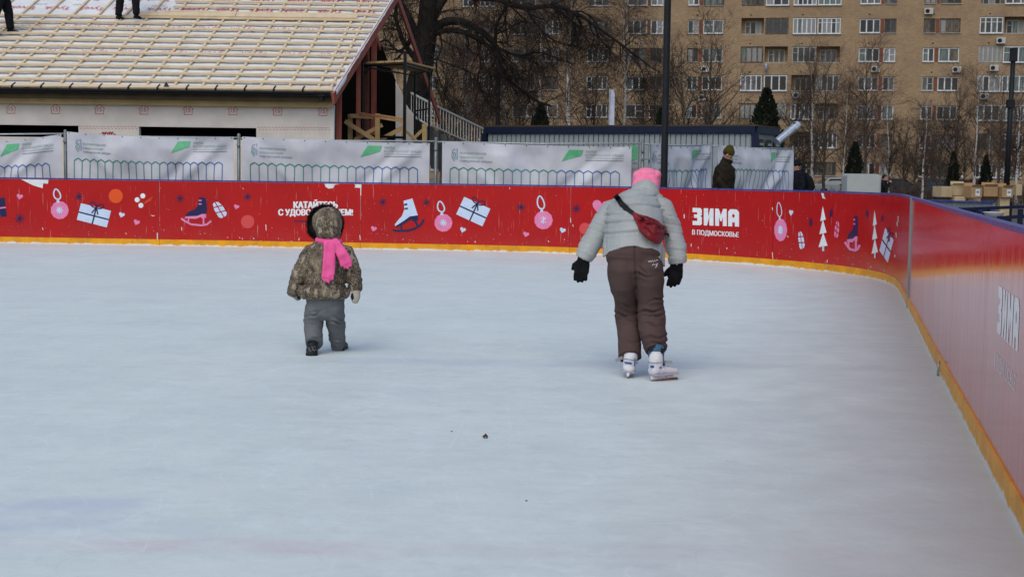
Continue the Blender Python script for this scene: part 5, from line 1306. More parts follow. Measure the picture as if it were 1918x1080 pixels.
# ---------------------------------------------------------------- cardboard boxes behind the right board
def cbox(label, px0, px1, y0, y1, D, m_=M_CARD, rz=0., flaps=1, paper=None, depth=.4, lidtilt=.0):
    w_ = (px1 - px0) * D / F_PX; zt_ = P((px0 + px1) / 2, y0, D).z; zb_ = P((px0 + px1) / 2, y1, D).z; h = zt_ - zb_; c = P((px0 + px1) / 2, y1, D)
    t = thing('cardboard_box', (c.x, D + depth / 2, zb_), label, 'box', 'cardboard boxes beyond the right board', rz=rz); OFF[t.name] = V((0, 0, 0))
    mb = MB(); mb.box((0, 0, h / 2), (w_, depth, h), 0, None, .006); mb.build('body', m_, t)
    if flaps:
        for s_ in (-1, 1):
            mb = MB(); a = .9 + .5 * s_; mb.box((0, s_ * (depth / 2 + depth * .11 * cos(a)), h + .004 + depth * .11 * sin(a)), (w_ * .96, depth * .22, .006), 0, (V((1, 0, 0)), V((0, cos(a), s_ * sin(a))), V((0, -s_ * sin(a), cos(a))))); mb.build('flap', m_, t)
        mb = MB(); mb.box((0, -depth / 2 - .003, h * .78), (w_ * .99, .004, h * .10)); mb.build('tape', M_CARD2, t)
    if paper:
        mb = MB(); mb.box((w_ * paper, -depth / 2 - .006, h * .46), (w_ * .42, .006, h * .62)); o = mb.build('paper_label', M_PAPER, t)
        for q in (-.09, 0, .09):
            mb = MB(); mb.box((w_ * paper + w_ * q, -depth / 2 - .012, h * .5), (w_ * .06, .004, h * (.2 if q == 0 else .1))); mb.build('label_mark', M_NAVY, o)
    return t
cbox('pale cardboard box at the left end of the row, leaning a little', 1757, 1781, 349, 369, 37, M_CARD2, .30, 0)
cbox('pale open cardboard box with raised lid, second from the left', 1786, 1811, 346, 366, 37.2, M_CARD2, -.16, 1)
cbox('cardboard box with a white paper label near the middle of the row', 1815, 1837, 349, 370, 36.6, M_CARD, .20, 1, .1)
cbox('brown cardboard box right of the gap in the row', 1845, 1870, 348, 368, 37, M_CARD, -.14, 1)
cbox('cardboard box with a white paper label at the right end of the row', 1875, 1896, 350, 370, 36.8, M_CARD, .10, 1, .12)
cbox('tan box standing under the second box from the left', 1787, 1808, 367.5, 392, 36.9, M_CARD2, 0, 0)
cbox('tall tan box standing under the right end of the row', 1872, 1890, 369.5, 408, 36.9, M_CARD2, 0, 0)
cbox('small carton against the black stack beneath the middle of the row', 1812, 1836, 371, 392, 37.0, M_CARD2, 0, 0)
cbox('far carton at the right edge, between the black post and the frame', 1903, 1914, 345, 366, 40, M_CARD2, 0, 0)
# dark wrapped pallets the boxes stand on
mb = MB(); xx = P(1758, 380, 37.2).x; xe = P(1900, 380, 37.2).x; zz = P(1830, 371, 37.2).z
for i in range(3):
    a = xx + (xe - xx) * i / 3; mb2 = MB(); mb2.box((a + (xe - xx) / 6, 37.75, zz / 2 - .04), ((xe - xx) / 3 - .05, 1.0, zz - .06), 0, None, .03)
    tag(mb2.build('wrapped_pallet', M_BLACKM), ('black wrapped stack beneath the left boxes', 'black wrapped stack beneath the middle boxes', 'black wrapped stack beneath the right boxes')[i], 'pallet', 'wrapped pallets')
# blue steel rails outside the right board
br_ = thing('blue_barrier', (P(1800, 380, 26).x, 26, -.06), 'blue steel barrier beam on posts outside the right red board', 'barrier')
a, b = P(1726, 375.5, 27), P(1863, 379, 25.5)
mb = MB(); mb.beam(a, b, .12, .03); mb.build('top_plate', M_CAP, br_); mb = MB(); mb.beam(a - V((0, 0, .07)), b - V((0, 0, .07)), .05, .11); mb.build('beam', M_JOINT, br_)
for f_ in (.02, .55, .82, .98): p = a.lerp(b, f_); mb = MB(); mb.box((p.x, p.y, (p.z - .1) / 2 - .03), (.06, .06, p.z - .04)); mb.build('leg', M_CAP, br_)
br2 = thing('blue_barrier', (P(1870, 392, 20).x, 20, -.06), 'lower dark blue rail nearest the right board, running to the picture edge', 'barrier')
a, b = P(1800, 392, 20), P(1990, 384, 19); mb = MB(); mb.beam(a, b, .05, .045); mb.build('top_plate', M_BLUEF, br2)
a2, b2 = P(1868, 408, 18.5), P(1990, 401, 18); mb = MB(); mb.beam(a2, b2, .05, .045); mb.build('rail', M_BLUEF, br2)
for f_ in (.18, .6, .95): p = a.lerp(b, f_); mb = MB(); mb.box((p.x, p.y, p.z / 2 - .03), (.06, .05, p.z + .0)); mb.build('leg', M_BLUEF, br2)
bk = thing('basin', (P(1862, 400, 22).x, 22, -.06), 'white round basin on a dark stand outside the right board', 'basin'); c = P(1862, 398, 22)
mb = MB(); mb.tube([c - V((0, 0, .09)), c - V((0, 0, .05)), c, c + V((0, 0, .012))], [.08, .13, .165, .17], 18, caps=True); mb.build('bowl', M_PVC, bk, smooth=True); mb = MB(); mb.box((c.x, c.y, (c.z - .1) / 2 - .03), (.2, .2, c.z - .06)); mb.build('stand', M_BLACKM, bk)
# leaf on the ice
p = G(909, 820); lf = MB(); n = 9
for k in range(n): a = 2 * pi * k / n; r = .013 * (1 + .35 * (k % 2)); lf.v.append(p + V((r * cos(a), r * sin(a), .003 + .008 * (k % 2))))
lf.v.append(p + V((.002, 0, .026)))
for k in range(n): lf.f.append([k, (k + 1) % n, n]); lf.m.append(0)
tag(lf.build('dry_leaf', M_LEAF), 'tiny curled brown leaf lying alone on the ice in front', 'leaf')
for i, (x, y) in enumerate([(846, 808), (986, 938)]):
    p = G(x, y); mb = MB(); mb.box(p + V((0, 0, .003)), (.011, .005, .004), 0, (V((.9, .3, 0)), V((-.3, .9, 0)), V((0, 0, 1))), .002); tag(mb.build('twig_bit', M_LEAF), ('dark speck of twig on the ice left of the brown leaf', 'dark speck of twig on the ice below the brown leaf')[i], 'twig')
# ---------------------------------------------------------------- people
def S_(p, px): return px * p.y / F_PX      # photo pixels to metres at a point
def hand(mb, wrist, d, pn, sc=1., curl=.35, side=1, fat=1., tight=1.):
    """palm and five bent fingers; d = direction of the hand, pn = palm normal (fingers curl towards it)"""
    d = d.normalized(); pn = (pn - d * pn.dot(d)).normalized(); ac = d.cross(pn) * side      # ac points to the thumb side
    mb.loft([wrist - d * .02 * sc, wrist + d * .03 * sc, wrist + d * .085 * sc], [(.027 * sc * fat, .018 * sc * fat), (.038 * sc * fat, .017 * sc * fat), (.040 * sc * fat, .014 * sc * fat)], ac, 12)
    for k, (off, L) in enumerate(((.031, .066), (.0105, .076), (-.0105, .070), (-.031, .054))):
        p = wrist + d * .078 * sc + ac * off * sc * fat * tight; q = d.copy(); pts = [p - d * .02 * sc, p]
        for j in range(3):
            q = (q + pn * (curl * (1 + .15 * k)) + ac * (.05 * (1.5 - k) * (2 * tight - 1) if j == 0 else 0)).normalized(); pts.append(pts[-1] + q * L * sc * (.45, .32, .25)[j])
        r = .0088 * sc * fat * (2 - tight); mb.loft(pts, [r, r, r, r * .93, r * .8], ac, 8)
    p = wrist + d * .025 * sc + ac * .028 * sc * fat; q = (d * .75 + ac * .75 + pn * .25).normalized(); q2 = (d * .95 + ac * .25 + pn * .35).normalized()
    mb.loft([p - q * .01, p + q * .032 * sc, p + q * .032 * sc + q2 * .030 * sc], [.013 * sc * fat, .0115 * sc * fat, .009 * sc * fat], pn, 8)
def head(mb, c, f, up, s=1.):
    """head of about .23 m; f = where the face looks"""
    f = f.normalized(); up = (up - f * up.dot(f)).normalized(); r = f.cross(up); ax = (r, f, up)
    mb.ball(c + up * .02 * s, (.075 * s, .095 * s, .105 * s), ax, 18, 12); mb.ball(c + f * .022 * s - up * .055 * s, (.055 * s, .066 * s, .062 * s), ax, 14, 8)
    mb.loft([c + f * .086 * s + up * .018 * s, c + f * .108 * s - up * .018 * s], [.009 * s, .015 * s], r, 8)
    mb.loft([c + f * .082 * s - up * .052 * s - r * .02 * s, c + f * .088 * s - up * .052 * s, c + f * .082 * s - up * .052 * s + r * .02 * s], [.007 * s] * 3, up, 6)
    mb.ball(c + f * .068 * s - up * .095 * s, (.024 * s, .02 * s, .018 * s), ax, 8, 6)
    for sg in (-1, 1): mb.ball(c + r * .077 * s * sg - up * .005 * s, (.009 * s, .02 * s, .032 * s), ax, 8, 6); mb.ball(c + r * .033 * s * sg + f * .078 * s + up * .038 * s, (.022 * s, .014 * s, .009 * s), ax, 8, 6)
def eyes(c, f, up, parent, s=1.):
    f = f.normalized(); up = (up - f * up.dot(f)).normalized(); r = f.cross(up)
    for sg in (-1, 1): mb = MB(); mb.ball(c + r * .031 * s * sg + f * .083 * s + up * .018 * s, .0105 * s, n=8, m_=6); mb.build('eye', M_EYE, parent, smooth=True)
def fold(sd_, fx_=1., fz=6., amp=.006):
    def d(p):
        w_ = noise.noise(V((p.x * 4, p.y * 4, p.z * 3 + sd_))) * .12
        a = noise.noise(V((p.x * fx_ * 3 + sd_, p.y * fx_ * 3, (p.z + w_ + p.x * .35) * fz * 2)))
        return amp * (1 - 2.2 * abs(a)) + amp * .6 * noise.noise(V((p.x * 14, p.y * 14, p.z * 11 + sd_)))
    return d

# ---- generic clothed figure for the people further off
def figure(name_label, base, H, f, jacket, trousers, shoe, hatm=None, hat='beanie', headdir=None, lean=0., arms=None, legs=None, group=None, jr=1., hairm=None, long_=.0, voxel=.011, tr=1.):
    s = H / 1.75; f = V(f).normalized(); up = V((0, 0, 1)); r = f.cross(up)
    t = thing('person', tuple(base), name_label, 'person', group)
    def J(x, y, z): return V(base) + r * x * s + f * (y + lean * max(0, z - .9)) * s + up * z * s
    lg = legs or {}; kn = lg.get('knee', (0, 0)); an = lg.get('ankle', (0, 0)); spd = lg.get('spread', .10)
    ankL, ankR = J(-spd, an[0], .09), J(spd, an[1], .09); knL, knR = J(-spd * .95, kn[0], .48), J(spd * .95, kn[1], .48); hpL, hpR = J(-.09, 0, .92), J(.09, 0, .92)
    nk = J(0, .0, 1.47); ch = J(0, 0, 1.28); pel = J(0, 0, .95)
    shL, shR = J(-.185, 0, 1.41), J(.185, 0, 1.41); am = arms or {}
    elL, elR = J(*am.get('elL', (-.25, -.02, 1.13))), J(*am.get('elR', (.25, -.02, 1.13))); wrL, wrR = J(*am.get('wrL', (-.24, .08, .88))), J(*am.get('wrR', (.24, .08, .88)))
    hf = V(headdir).normalized() if headdir else f; hc = J(0, .03, 1.615); hu = up
    mb = MB(); mb.loft([pel, J(0, 0, 1.1), ch, J(0, 0, 1.4)], [(.14 * s, .10 * s), (.13 * s, .09 * s), (.15 * s, .10 * s), (.12 * s, .07 * s)], r, 16)
    mb.loft([J(0, 0, 1.38), nk, hc - up * .03], [.055 * s] * 3, r, 12); head(mb, hc, hf, hu, s)
    for a, b_, c in ((shL, elL, wrL), (shR, elR, wrR)): mb.loft([a.lerp(ch, .3), a, a.lerp(b_, .5), b_, b_.lerp(c, .4), c], [.045 * s, .05 * s, .045 * s, .038 * s, .038 * s, .026 * s], f, 10)
    for w_, e_, sg in ((wrL, elL, 1), (wrR, elR, -1)): hand(mb, w_, (w_ - e_), -r * sg * -1 if False else r * sg, s, .3, sg)
    for a, b_, c in ((hpL, knL, ankL), (hpR, knR, ankR)): mb.loft([a, a.lerp(b_, .5), b_, b_.lerp(c, .4), c], [.08 * s, .07 * s, .05 * s, .05 * s, .035 * s], r, 12); mb.loft([c - up * .05 * s - f * .04 * s, c - up * .06 * s + f * .12 * s], [.035 * s, .028 * s], r, 8)
    b_o = finish(remesh(mb, voxel * .9, 2), 'body', M_SKIN, t); eyes(hc, hf, hu, t, s)
    mb = MB(); hem = .86 - long_
    mb.loft([J(0, 0, hem), J(0, 0, 1.0), J(0, .0, 1.2), J(0, 0, 1.36), J(0, 0, 1.45), J(0, .005, 1.52)], [(.19 * s * jr, .145 * s * jr), (.185 * s * jr, .14 * s * jr), (.20 * s * jr, .145 * s * jr), (.205 * s * jr, .13 * s * jr), (.13 * s, .10 * s), (.085 * s, .085 * s)], r, 24, round_=(False, False))
    for a, b_, c in ((shL, elL, wrL), (shR, elR, wrR)): mb.loft([a.lerp(ch, .35), a, a.lerp(b_, .5), b_, b_.lerp(c, .5), c], [.07 * s, .08 * s, .072 * s, .064 * s, .058 * s, .048 * s], f, 14)
    finish(remesh(mb, voxel, 3), 'jacket', jacket, t, fold(H * 7, 1, 5, .010 * s))
    mb = MB(); mb.loft([pel - up * .10 * s, pel + up * .05 * s], [(.17 * s, .13 * s)] * 2, r, 18)
    for a, b_, c in ((hpL, knL, ankL), (hpR, knR, ankR)): mb.loft([a, a.lerp(b_, .5), b_, b_.lerp(c, .5), c + up * .01], [.098 * s * tr, .09 * s * tr, .075 * s * tr, .068 * s * tr, .062 * s * tr], r, 16, round_=(True, False))
    finish(remesh(mb, voxel, 3), 'trousers', trousers, t, fold(H * 3, 1, 7, .009 * s))
    for c in (ankL, ankR):
        mb = MB(); mb.loft([c + up * .05 * s, c - up * .02 * s], [.055 * s, .052 * s], r, 12); mb.loft([c - up * .05 * s - f * .05 * s, c - up * .045 * s + f * .06 * s, c - up * .06 * s + f * .16 * s], [(.045 * s, .04 * s), (.05 * s, .042 * s), (.042 * s, .03 * s)], r, 12)
        finish(remesh(mb, voxel * .8, 2), 'shoe', shoe, t)
    hr = hf.cross(up).normalized(); ax = (hr, (hf - up * hf.dot(up)).normalized() if abs(hf.dot(up)) < .95 else hf, up); hup = hr.cross(hf)
    ax = (hr, hf, hup)
    if hatm:
        mb = MB(); mb.ball(hc + hup * .055 * s - hf * .01, (.092 * s, .108 * s, .10 * s), ax, 20, 12)
        if hat == 'beanie': mb.ball(hc + hup * .10 * s - hf * .03 * s, (.07 * s, .078 * s, .085 * s), ax, 16, 10)
        finish(remesh(mb, .009, 2), 'hat', hatm, t, lambda p: .003 * noise.noise(p * 60), keep=lambda p: (p - hc).dot(hup) > -.004 * s + .03 * s * ((p - hc).dot(hf) / .1 if (p - hc).dot(hf) > 0 else 0.6 * (p - hc).dot(hf) / .1))
    if hairm:
        mb = MB(); mb.ball(hc + hup * .04 * s - hf * .014, (.087 * s, .100 * s, .098 * s), ax, 18, 12)
        finish(remesh(mb, .009, 1), 'hair', hairm, t, lambda p: .006 * noise.noise(p * 45), keep=lambda p: not ((p - hc).dot(hf) > .035 * s and (p - hc).dot(hup) < .055 * s) and (p - hc).dot(hup) > -.05 * s)
    return t, J, hc, r, f
M_OLIVEJ = cloth_mat('dark_olive_brown_coat', (.028, .022, .015), (.020, .016, .011)); M_OLIVEH = cloth_mat('olive_knit', (.070, .058, .012), (.052, .044, .010), 40)
M_BLKC = cloth_mat('black_cloth', (.010, .010, .012), (.014, .014, .017)); M_NAVC = cloth_mat('near_black_navy_cloth', (.010, .011, .018), (.015, .016, .024)); M_JEAN = cloth_mat('dark_trouser_cloth', (.02, .02, .025), (.03, .03, .035)); M_HAIR = mat('dark_hair', (.015, .010, .008), .7)
b0 = V((P(1354, 360, 26.6).x, 26.6, .12)); Hm = P(1368, 272, 26.6).z - .12 + .02
t, J, hc, r, f = figure('man in olive knit hat and dark brown coat looking down, behind the red boards', b0, Hm - .06, (.93, -.35, 0), M_OLIVEJ, M_JEAN, M_BLKC, M_OLIVEH, 'beanie', (.86, -.2, -.55), .06, dict(elL=(-.27, -.02, 1.12), elR=(.27, -.02, 1.12), wrL=(-.2, .16, .88), wrR=(.2, .16, .88)), jr=1.36, hairm=M_HAIR)
mb = MB(); mb.loft([J(0, .01, 1.46), J(0, .04, 1.54)], [(.10, .10), (.115, .115)], r, 16, round_=(False, False)); finish(remesh(mb, .009, 1), 'collar', M_OLIVEJ, t)
b0 = V((P(1498, 360, 33.4).x, 33.4, .12)); Hm = P(1491, 301, 33.4).z - .12
t, J, hc, r, f = figure('person in black with a black backpack walking left past the end of the fence', b0, Hm - .01, (-1, -.1, 0), M_NAVC, M_BLKC, M_BLKC, M_BLKC, 'beanie', (-.98, -.1, -.22), .10, None, dict(knee=(.10, -.02), ankle=(.16, -.2)), jr=1.12)
mb = MB(); mb.loft([J(0, -.22, .98), J(0, -.28, 1.1), J(0, -.24, 1.30), J(0, -.2, 1.4)], [(.14, .09), (.15, .13), (.15, .11), (.11, .07)], r, 14)
o = finish(remesh(mb, .012, 2), 'backpack', M_BLKC, t); o2 = OFF[t.name]
bp_ = o; bp_.parent = None; bp_.location = o2; tag(bp_, 'black backpack on the back of the person in black by the fence end', 'backpack'); bp_.name = 'backpack'
b0 = V((P(1655, 360, 47).x, 47, -.0)); figure('small figure in black just right of the grey cabinet, hand raised to face', b0, P(1651, 326.5, 47).z, (.9, -.35, 0), M_BLKC, M_JEAN, M_BLKC, None, hairm=M_HAIR, arms=dict(elR=(.27, .12, 1.12), wrR=(.1, .22, 1.42)))
b0 = V((P(1801, 360, 84).x, 84, -.06)); figure('tiny figure in dark jacket far behind the cardboard boxes', b0, P(1801, 329.5, 84).z + .06, (-.4, -1, 0), M_NAVC, M_JEAN, M_BLKC, MATS['air_conditioner_shell'], voxel=.02)
# two roofers; only their legs are in the picture
def on_r(px, py):
    r_ = ray(px, py); lo, hi = 30., 38.
    for _ in range(40):
        mid = (lo + hi) / 2; p = CAM + r_ * (mid / r_.y); z = Z0 + TS * (mid - Y0)
        if p.z > z: lo = mid
        else: hi = mid
    return p
pz = on_r(14, 70); figure('roofer in black stepping at the far left of the roof, cut by the frame', pz + V((-.12, 0, .11)), 1.85, (1, .2, 0), M_BLKC, M_BLKC, M_BLKC, M_BLKC, legs=dict(knee=(.12, -.10), ankle=(.16, -.22), spread=.12), lean=.1, voxel=.013, tr=1.3)
pz = on_r(240, 44); figure('roofer in black standing with legs apart near the middle of the roof', pz + V((0, 0, .10)), 1.8, (.35, .93, 0), M_BLKC, M_BLKC, M_BLKC, M_BLKC, legs=dict(knee=(.05, -.05), ankle=(.0, -.05), spread=.27), lean=.45, voxel=.013, tr=1.25, arms=dict(elR=(.3, .2, 1.1), wrR=(.3, .38, .9)))

# ---------------------------------------------------------------- the bending skater
def sage_extra(nt, b, tc, prev):
    n1 = nnoise(nt, tc.outputs['Object'], 9, 5, .45, .75, (1, 1, 3)); mixin(nt, prev, nmath(nt, 'MULTIPLY', n1, .35), (.27, .29, .28), b)
M_SAGE = mat('pale_sage_puffer', (.375, .395, .39), .6, (.32, .342, .34), 3, 4, bump=.35, bscale=34, bdist=.006, spec=.3, extra=sage_extra, bstretch=(1, 1, 2.5))
M_BRPANT = cloth_mat('brown_ski_trousers', (.092, .060, .055), (.074, .048, .044), 4); M_PINKH = cloth_mat('pink_knit', (.90, .25, .40), (.85, .21, .35), 30)
M_GLOVE = cloth_mat('black_glove', (.008, .008, .009), (.014, .014, .015), 20); M_REDBAG = mat('dark_red_nylon', (.20, .010, .016), .5, (.15, .008, .012), 6, 4, bump=.4, bscale=22, bdist=.006)
M_STRAP = mat('black_webbing', (.012, .012, .012), .7); M_SKW = mat('white_skate_shell', (.66, .66, .68), .35, (.56, .55, .60), 8, 3); M_SKB = mat('blue_skate_trim', (.03, .08, .30), .35); M_SOLE = mat('skate_sole', (.42, .36, .42), .5); M_BLADE = mat('rusty_blade', (.20, .07, .05), .5, (.30, .16, .12), 20, 4, metal=.3)
M_SOCK = mat('patterned_sock', (.05, .12, .19), .8, (.012, .012, .02), 26, 2, thr=(.48, .52)); M_GREYTAB = mat('grey_tab', (.28, .30, .30), .6); M_STEEL = mat('blade_holder', (.45, .46, .48), .35, metal=.3)
K = V((P(1200, 715, 9.45).x, 9.45, 0)); sk = thing('person', tuple(K), 'skater in pink hat, grey puffer jacket and brown trousers leaning forward', 'person')
Xr = V((1, 0, 0))
hip = P(1188, 482, 9.62); hL, hR = P(1164, 500, 9.60), P(1214, 505, 9.60); kL, kR = P(1174, 588, 9.80), P(1218, 590, 9.66); aL, aR = P(1184, 676, 9.56), P(1229, 672, 9.44)
sL, sR = P(1150, 394, 9.90), P(1239, 390, 9.90); eL, eR = P(1116, 440, 9.86), P(1261, 440, 9.86); wL, wR = P(1094, 482, 9.80), P(1268, 492, 9.78)
nkp = P(1206, 368, 9.98); hdc = P(1212, 343, 10.10); hf_ = V((.10, 1, -.40)).normalized(); hu_ = V((.03, .4, 1)).normalized()
TIP = (P(1085, 526, 9.80), P(1262, 537, 9.80)); PNR = (V((.3, .8, 0)), V((-.2, .8, .1)))  # where the hands point, where the palms face
# body: one continuous figure under the clothes
mb = MB(); mb.loft([hip, P(1187, 450, 9.72), P(1190, 410, 9.82), P(1200, 382, 9.92)], [(.14, .10), (.125, .09), (.14, .09), (.10, .06)], Xr, 16)
mb.loft([P(1200, 384, 9.92), nkp, hdc], [.05, .05, .05], Xr, 12); head(mb, hdc - V((0, 0, .012)), hf_, hu_, .88)
for a, b_, c, sg in ((sL, eL, wL, 1), (sR, eR, wR, -1)):
    mb.loft([a.lerp(nkp, .4), a, a.lerp(b_, .5), b_, b_.lerp(c, .4), c], [.04, .048, .042, .036, .036, .026], V((0, 1, 0)), 10); tp_ = TIP[0 if sg > 0 else 1]; d_ = (tp_ - c).normalized(); hand(mb, c + d_ * .02, d_, PNR[0 if sg > 0 else 1], .84, .16, -1, .95)
for a, b_, c in ((hL, kL, aL), (hR, kR, aR)): mb.loft([a, a.lerp(b_, .5), b_, b_.lerp(c, .4), c], [.08, .068, .05, .048, .03], Xr, 12)
mb.loft([aL, P(1180, 684, 9.58)], [.026, .022], Xr, 8); mb.loft([aR, P(1231, 684, 9.42)], [.026, .022], Xr, 8)
finish(remesh(mb, .009, 2), 'body', M_SKIN, sk); eyes(hdc - V((0, 0, .012)), hf_, hu_, sk, .88)
# trousers
mb = MB(); w1 = lambda px: px * 9.6 / F_PX
mb.loft([P(1189, 516, 9.62), P(1189, 504, 9.61), P(1188, 485, 9.62), P(1187, 462, 9.68), P(1187, 446, 9.73)], [(w1(36), .09), (w1(47), .125), (w1(53), .15), (w1(50), .138), (w1(44), .11)], Xr, 26, round_=(True, False))
mb.loft([P(1164, 498, 9.61), P(1167, 530, 9.64), P(1172, 560, 9.71), P(1175, 588, 9.76), P(1178, 620, 9.70), P(1179, 648, 9.61), P(1180, 668, 9.56)], [(w1(27), .135), (w1(26), .125), (w1(22), .10), (w1(23), .10), (w1(22), .092), (w1(21), .09), (w1(21), .09)], Xr, 24, round_=(True, False))
mb.loft([P(1214, 500, 9.60), P(1216, 530, 9.60), P(1218, 565, 9.62), P(1220, 592, 9.62), P(1223, 620, 9.56), P(1226, 640, 9.50), P(1229, 655, 9.46)], [(w1(28), .14), (w1(27), .13), (w1(23), .105), (w1(25.5), .105), (w1(25), .098), (w1(22), .092), (w1(20), .088)], Xr, 24, round_=(True, False))
fb = fold(3.3, 1.1, 6.5, .0065)
creases = [(1216, 583, 22, -.06, .010), (1222, 608, 16, .10, .006), (1226, 632, 20, -.05, .007), (1232, 643, 18, -.12, .007), (1166, 590, 16, .22, .008), (1180, 600, 14, .1, .005), (1205, 515, 18, .2, .006), (1232, 560, 14, -.3, .006), (1204, 505, 10, .6, .005), (1182, 640, 16, .02, .004), (1228, 592, 16, -.25, .007), (1172, 572, 12, .3, .005)]
def pd(p):
    x, y = proj(p); d = fb(p)
    for cx, cy, hw, sl, am in creases:
        if abs(x - cx) < hw * 1.4 and abs(y - cy) < 22:
            yy = y - cy - sl * (x - cx) - 2 * sin((x - cx) * .2); e = exp(-((x - cx) / hw) ** 2 * 1.5); d += e * am * 1.5 * (-1.4 * exp(-(yy / 2.0) ** 2) + .8 * exp(-((yy - 5) / 3.2) ** 2) + .5 * exp(-((yy + 5) / 3.2) ** 2))
    if y < 545: d -= .012 * exp(-((x - 1189 - (y - 460) * .035) / 1.7) ** 2)
    return d
tr = finish(remesh(mb, .0062, 5), 'trousers', M_BRPANT, sk, pd, matf=None)
# small embroidered lettering on the back pocket, laid on the cloth
from mathutils.bvhtree import BVHTree
def surf(o):
    me = o.data; off = OFF[o.name]; return BVHTree.FromPolygons([v.co + off for v in me.vertices], [list(p.vertices) for p in me.polygons])
bt = surf(tr)
def on_tr(x, y, lay=0):
    r_ = ray(x, y).normalized(); h, nn, i, d = bt.ray_cast(CAM, r_)
    return (h - r_ * .004) if h else P(x, y, 9.45)
f_ = Flat(); f_.line([(1214, 490.5), (1216, 488), (1217, 491), (1219, 487.5), (1220.5, 490.5), (1222.5, 487), (1224, 490), (1226, 486.5), (1228, 490), (1230, 486), (1232.5, 487.5)], .9)
f_.line([(1222, 497), (1224, 493.5), (1226, 496.5), (1229, 493.5), (1231, 497.5), (1228, 501.5), (1230, 495), (1233, 493)], .8, 0, 1); f_.build('embroidery', M_WHITE, sk, on_tr)
# puffer jacket
hem = lambda x: 457.5 + (18 * ((1187 - x) / 52) ** 2 if x < 1187 else (34 * ((x - 1187) / 54) ** 1.9))
mb = MB(); w2 = lambda px: px * 9.85 / F_PX
mb.loft([P(1188, 506, 9.66), P(1187, 475, 9.68), P(1187, 448, 9.72), P(1188, 424, 9.77), P(1191, 403, 9.83), P(1197, 386, 9.89), P(1203, 374, 9.93), P(1208, 366, 9.96), P(1210, 360, 9.98)],
        [(w2(57), .195), (w2(56), .19), (w2(54.5), .18), (w2(54), .17), (w2(54), .155), (w2(47), .13), (w2(35), .11), (w2(27), .10), (w2(23), .095)], Xr, 30, round_=(False, False))
mb.loft([sL.lerp(nkp, .35), sL, P(1132, 418, 9.88), eL, P(1104, 462, 9.83), P(1096, 478, 9.80), P(1093, 484, 9.80)], [.080, .084, .083, .077, .070, .060, .054], V((0, 1, 0)), 20, round_=(True, False))
mb.loft([sR.lerp(nkp, .35), sR, P(1251, 414, 9.88), eR, P(1266, 465, 9.82), P(1268, 485, 9.78), P(1269, 493, 9.78)], [.080, .084, .083, .075, .070, .062, .056], V((0, 1, 0)), 20, round_=(True, False))
seams_j = [(lambda x: 384 + .03 * (x - 1190) + .0012 * (x - 1195) ** 2, 1160, 1240), (lambda x: 401 - .10 * (x - 1160), 1134, 1168), (lambda x: 417 - .12 * (x - 1150) * (1 if x < 1175 else .2) - (.0 if x < 1175 else 2.4), 1128, 1192), (lambda x: 437 - .06 * (x - 1135) - .0005 * (x - 1135) ** 2 + (x - 1135) * .03, 1128, 1250), (lambda x: 366 + .0018 * (x - 1205) ** 2, 1168, 1246), (lambda x: 352 + .002 * (x - 1208) ** 2, 1180, 1238)]
arm_s = [(1128, 424), (1122, 434), (1114, 446), (1108, 458), (1101, 470), (1140, 408), (1257, 420), (1261, 436), (1264, 452), (1266, 468), (1267, 481), (1252, 404)]
fj = fold(8.1, 1.2, 5, .0065)
def jd(p):
    x, y = proj(p); d = fj(p) + .012 * noise.noise(p * 7)
    torso = 1133 + max(0, (400 - y)) * .3 < x < 1246
    if torso:
        q = 0
        for fn_, xa, xb in seams_j:
            if xa < x < xb: e = abs(y - fn_(x)); q += -.0105 * exp(-(e / 1.5) ** 2) + .004 * exp(-((e - 5) / 3.0) ** 2)
        d += q
    else:
        for cx, cy in arm_s:
            if abs(x - cx) < 26 and abs(y - cy) < 16:
                sl = -.42 if x < 1190 else .12; yy = (y - cy) - sl * -1 * (x - cx) * (1 if x < 1190 else -1) * .9; d += (-.0048 * exp(-(yy / 1.2) ** 2) + .0015 * exp(-((abs(yy) - 4) / 2.4) ** 2)) * (.4 + 1.2 * abs(noise.noise(V((x * .13, y * .13, 3)))))
    # armhole creases
    if y > 392: d -= .010 * exp(-((x - (1137 - (y - 400) * .05)) / 2.0) ** 2) + .010 * exp(-((x - (1243 - (y - 400) * .02)) / 2.0) ** 2)
    return d
def segd(p, a, b): t = max(0, min(1, (p - a).dot(b - a) / (b - a).length_squared)); return (p - a - (b - a) * t).length
def near_arm(p): return min(segd(p, eL, wL + (wL - eL) * .2), segd(p, eR, wR + (wR - eR) * .2)) < .088
def jkeep(p):
    x, y = proj(p)
    if near_arm(p): return True
    return y < hem(x)
def jsnap(v):
    x, y = proj(v.co)
    if near_arm(v.co): return
    h = hem(x)
    if h < y < h + 2.6: v.co.z += (y - h + .15) * v.co.y / F_PX
jk = finish(remesh(mb, .0062, 2), 'jacket', M_SAGE, sk, jd, keep=jkeep, snap=jsnap); md = jk.modifiers.new('thick', 'SOLIDIFY'); md.thickness = .012; md.offset = -1
bj = surf(jk)
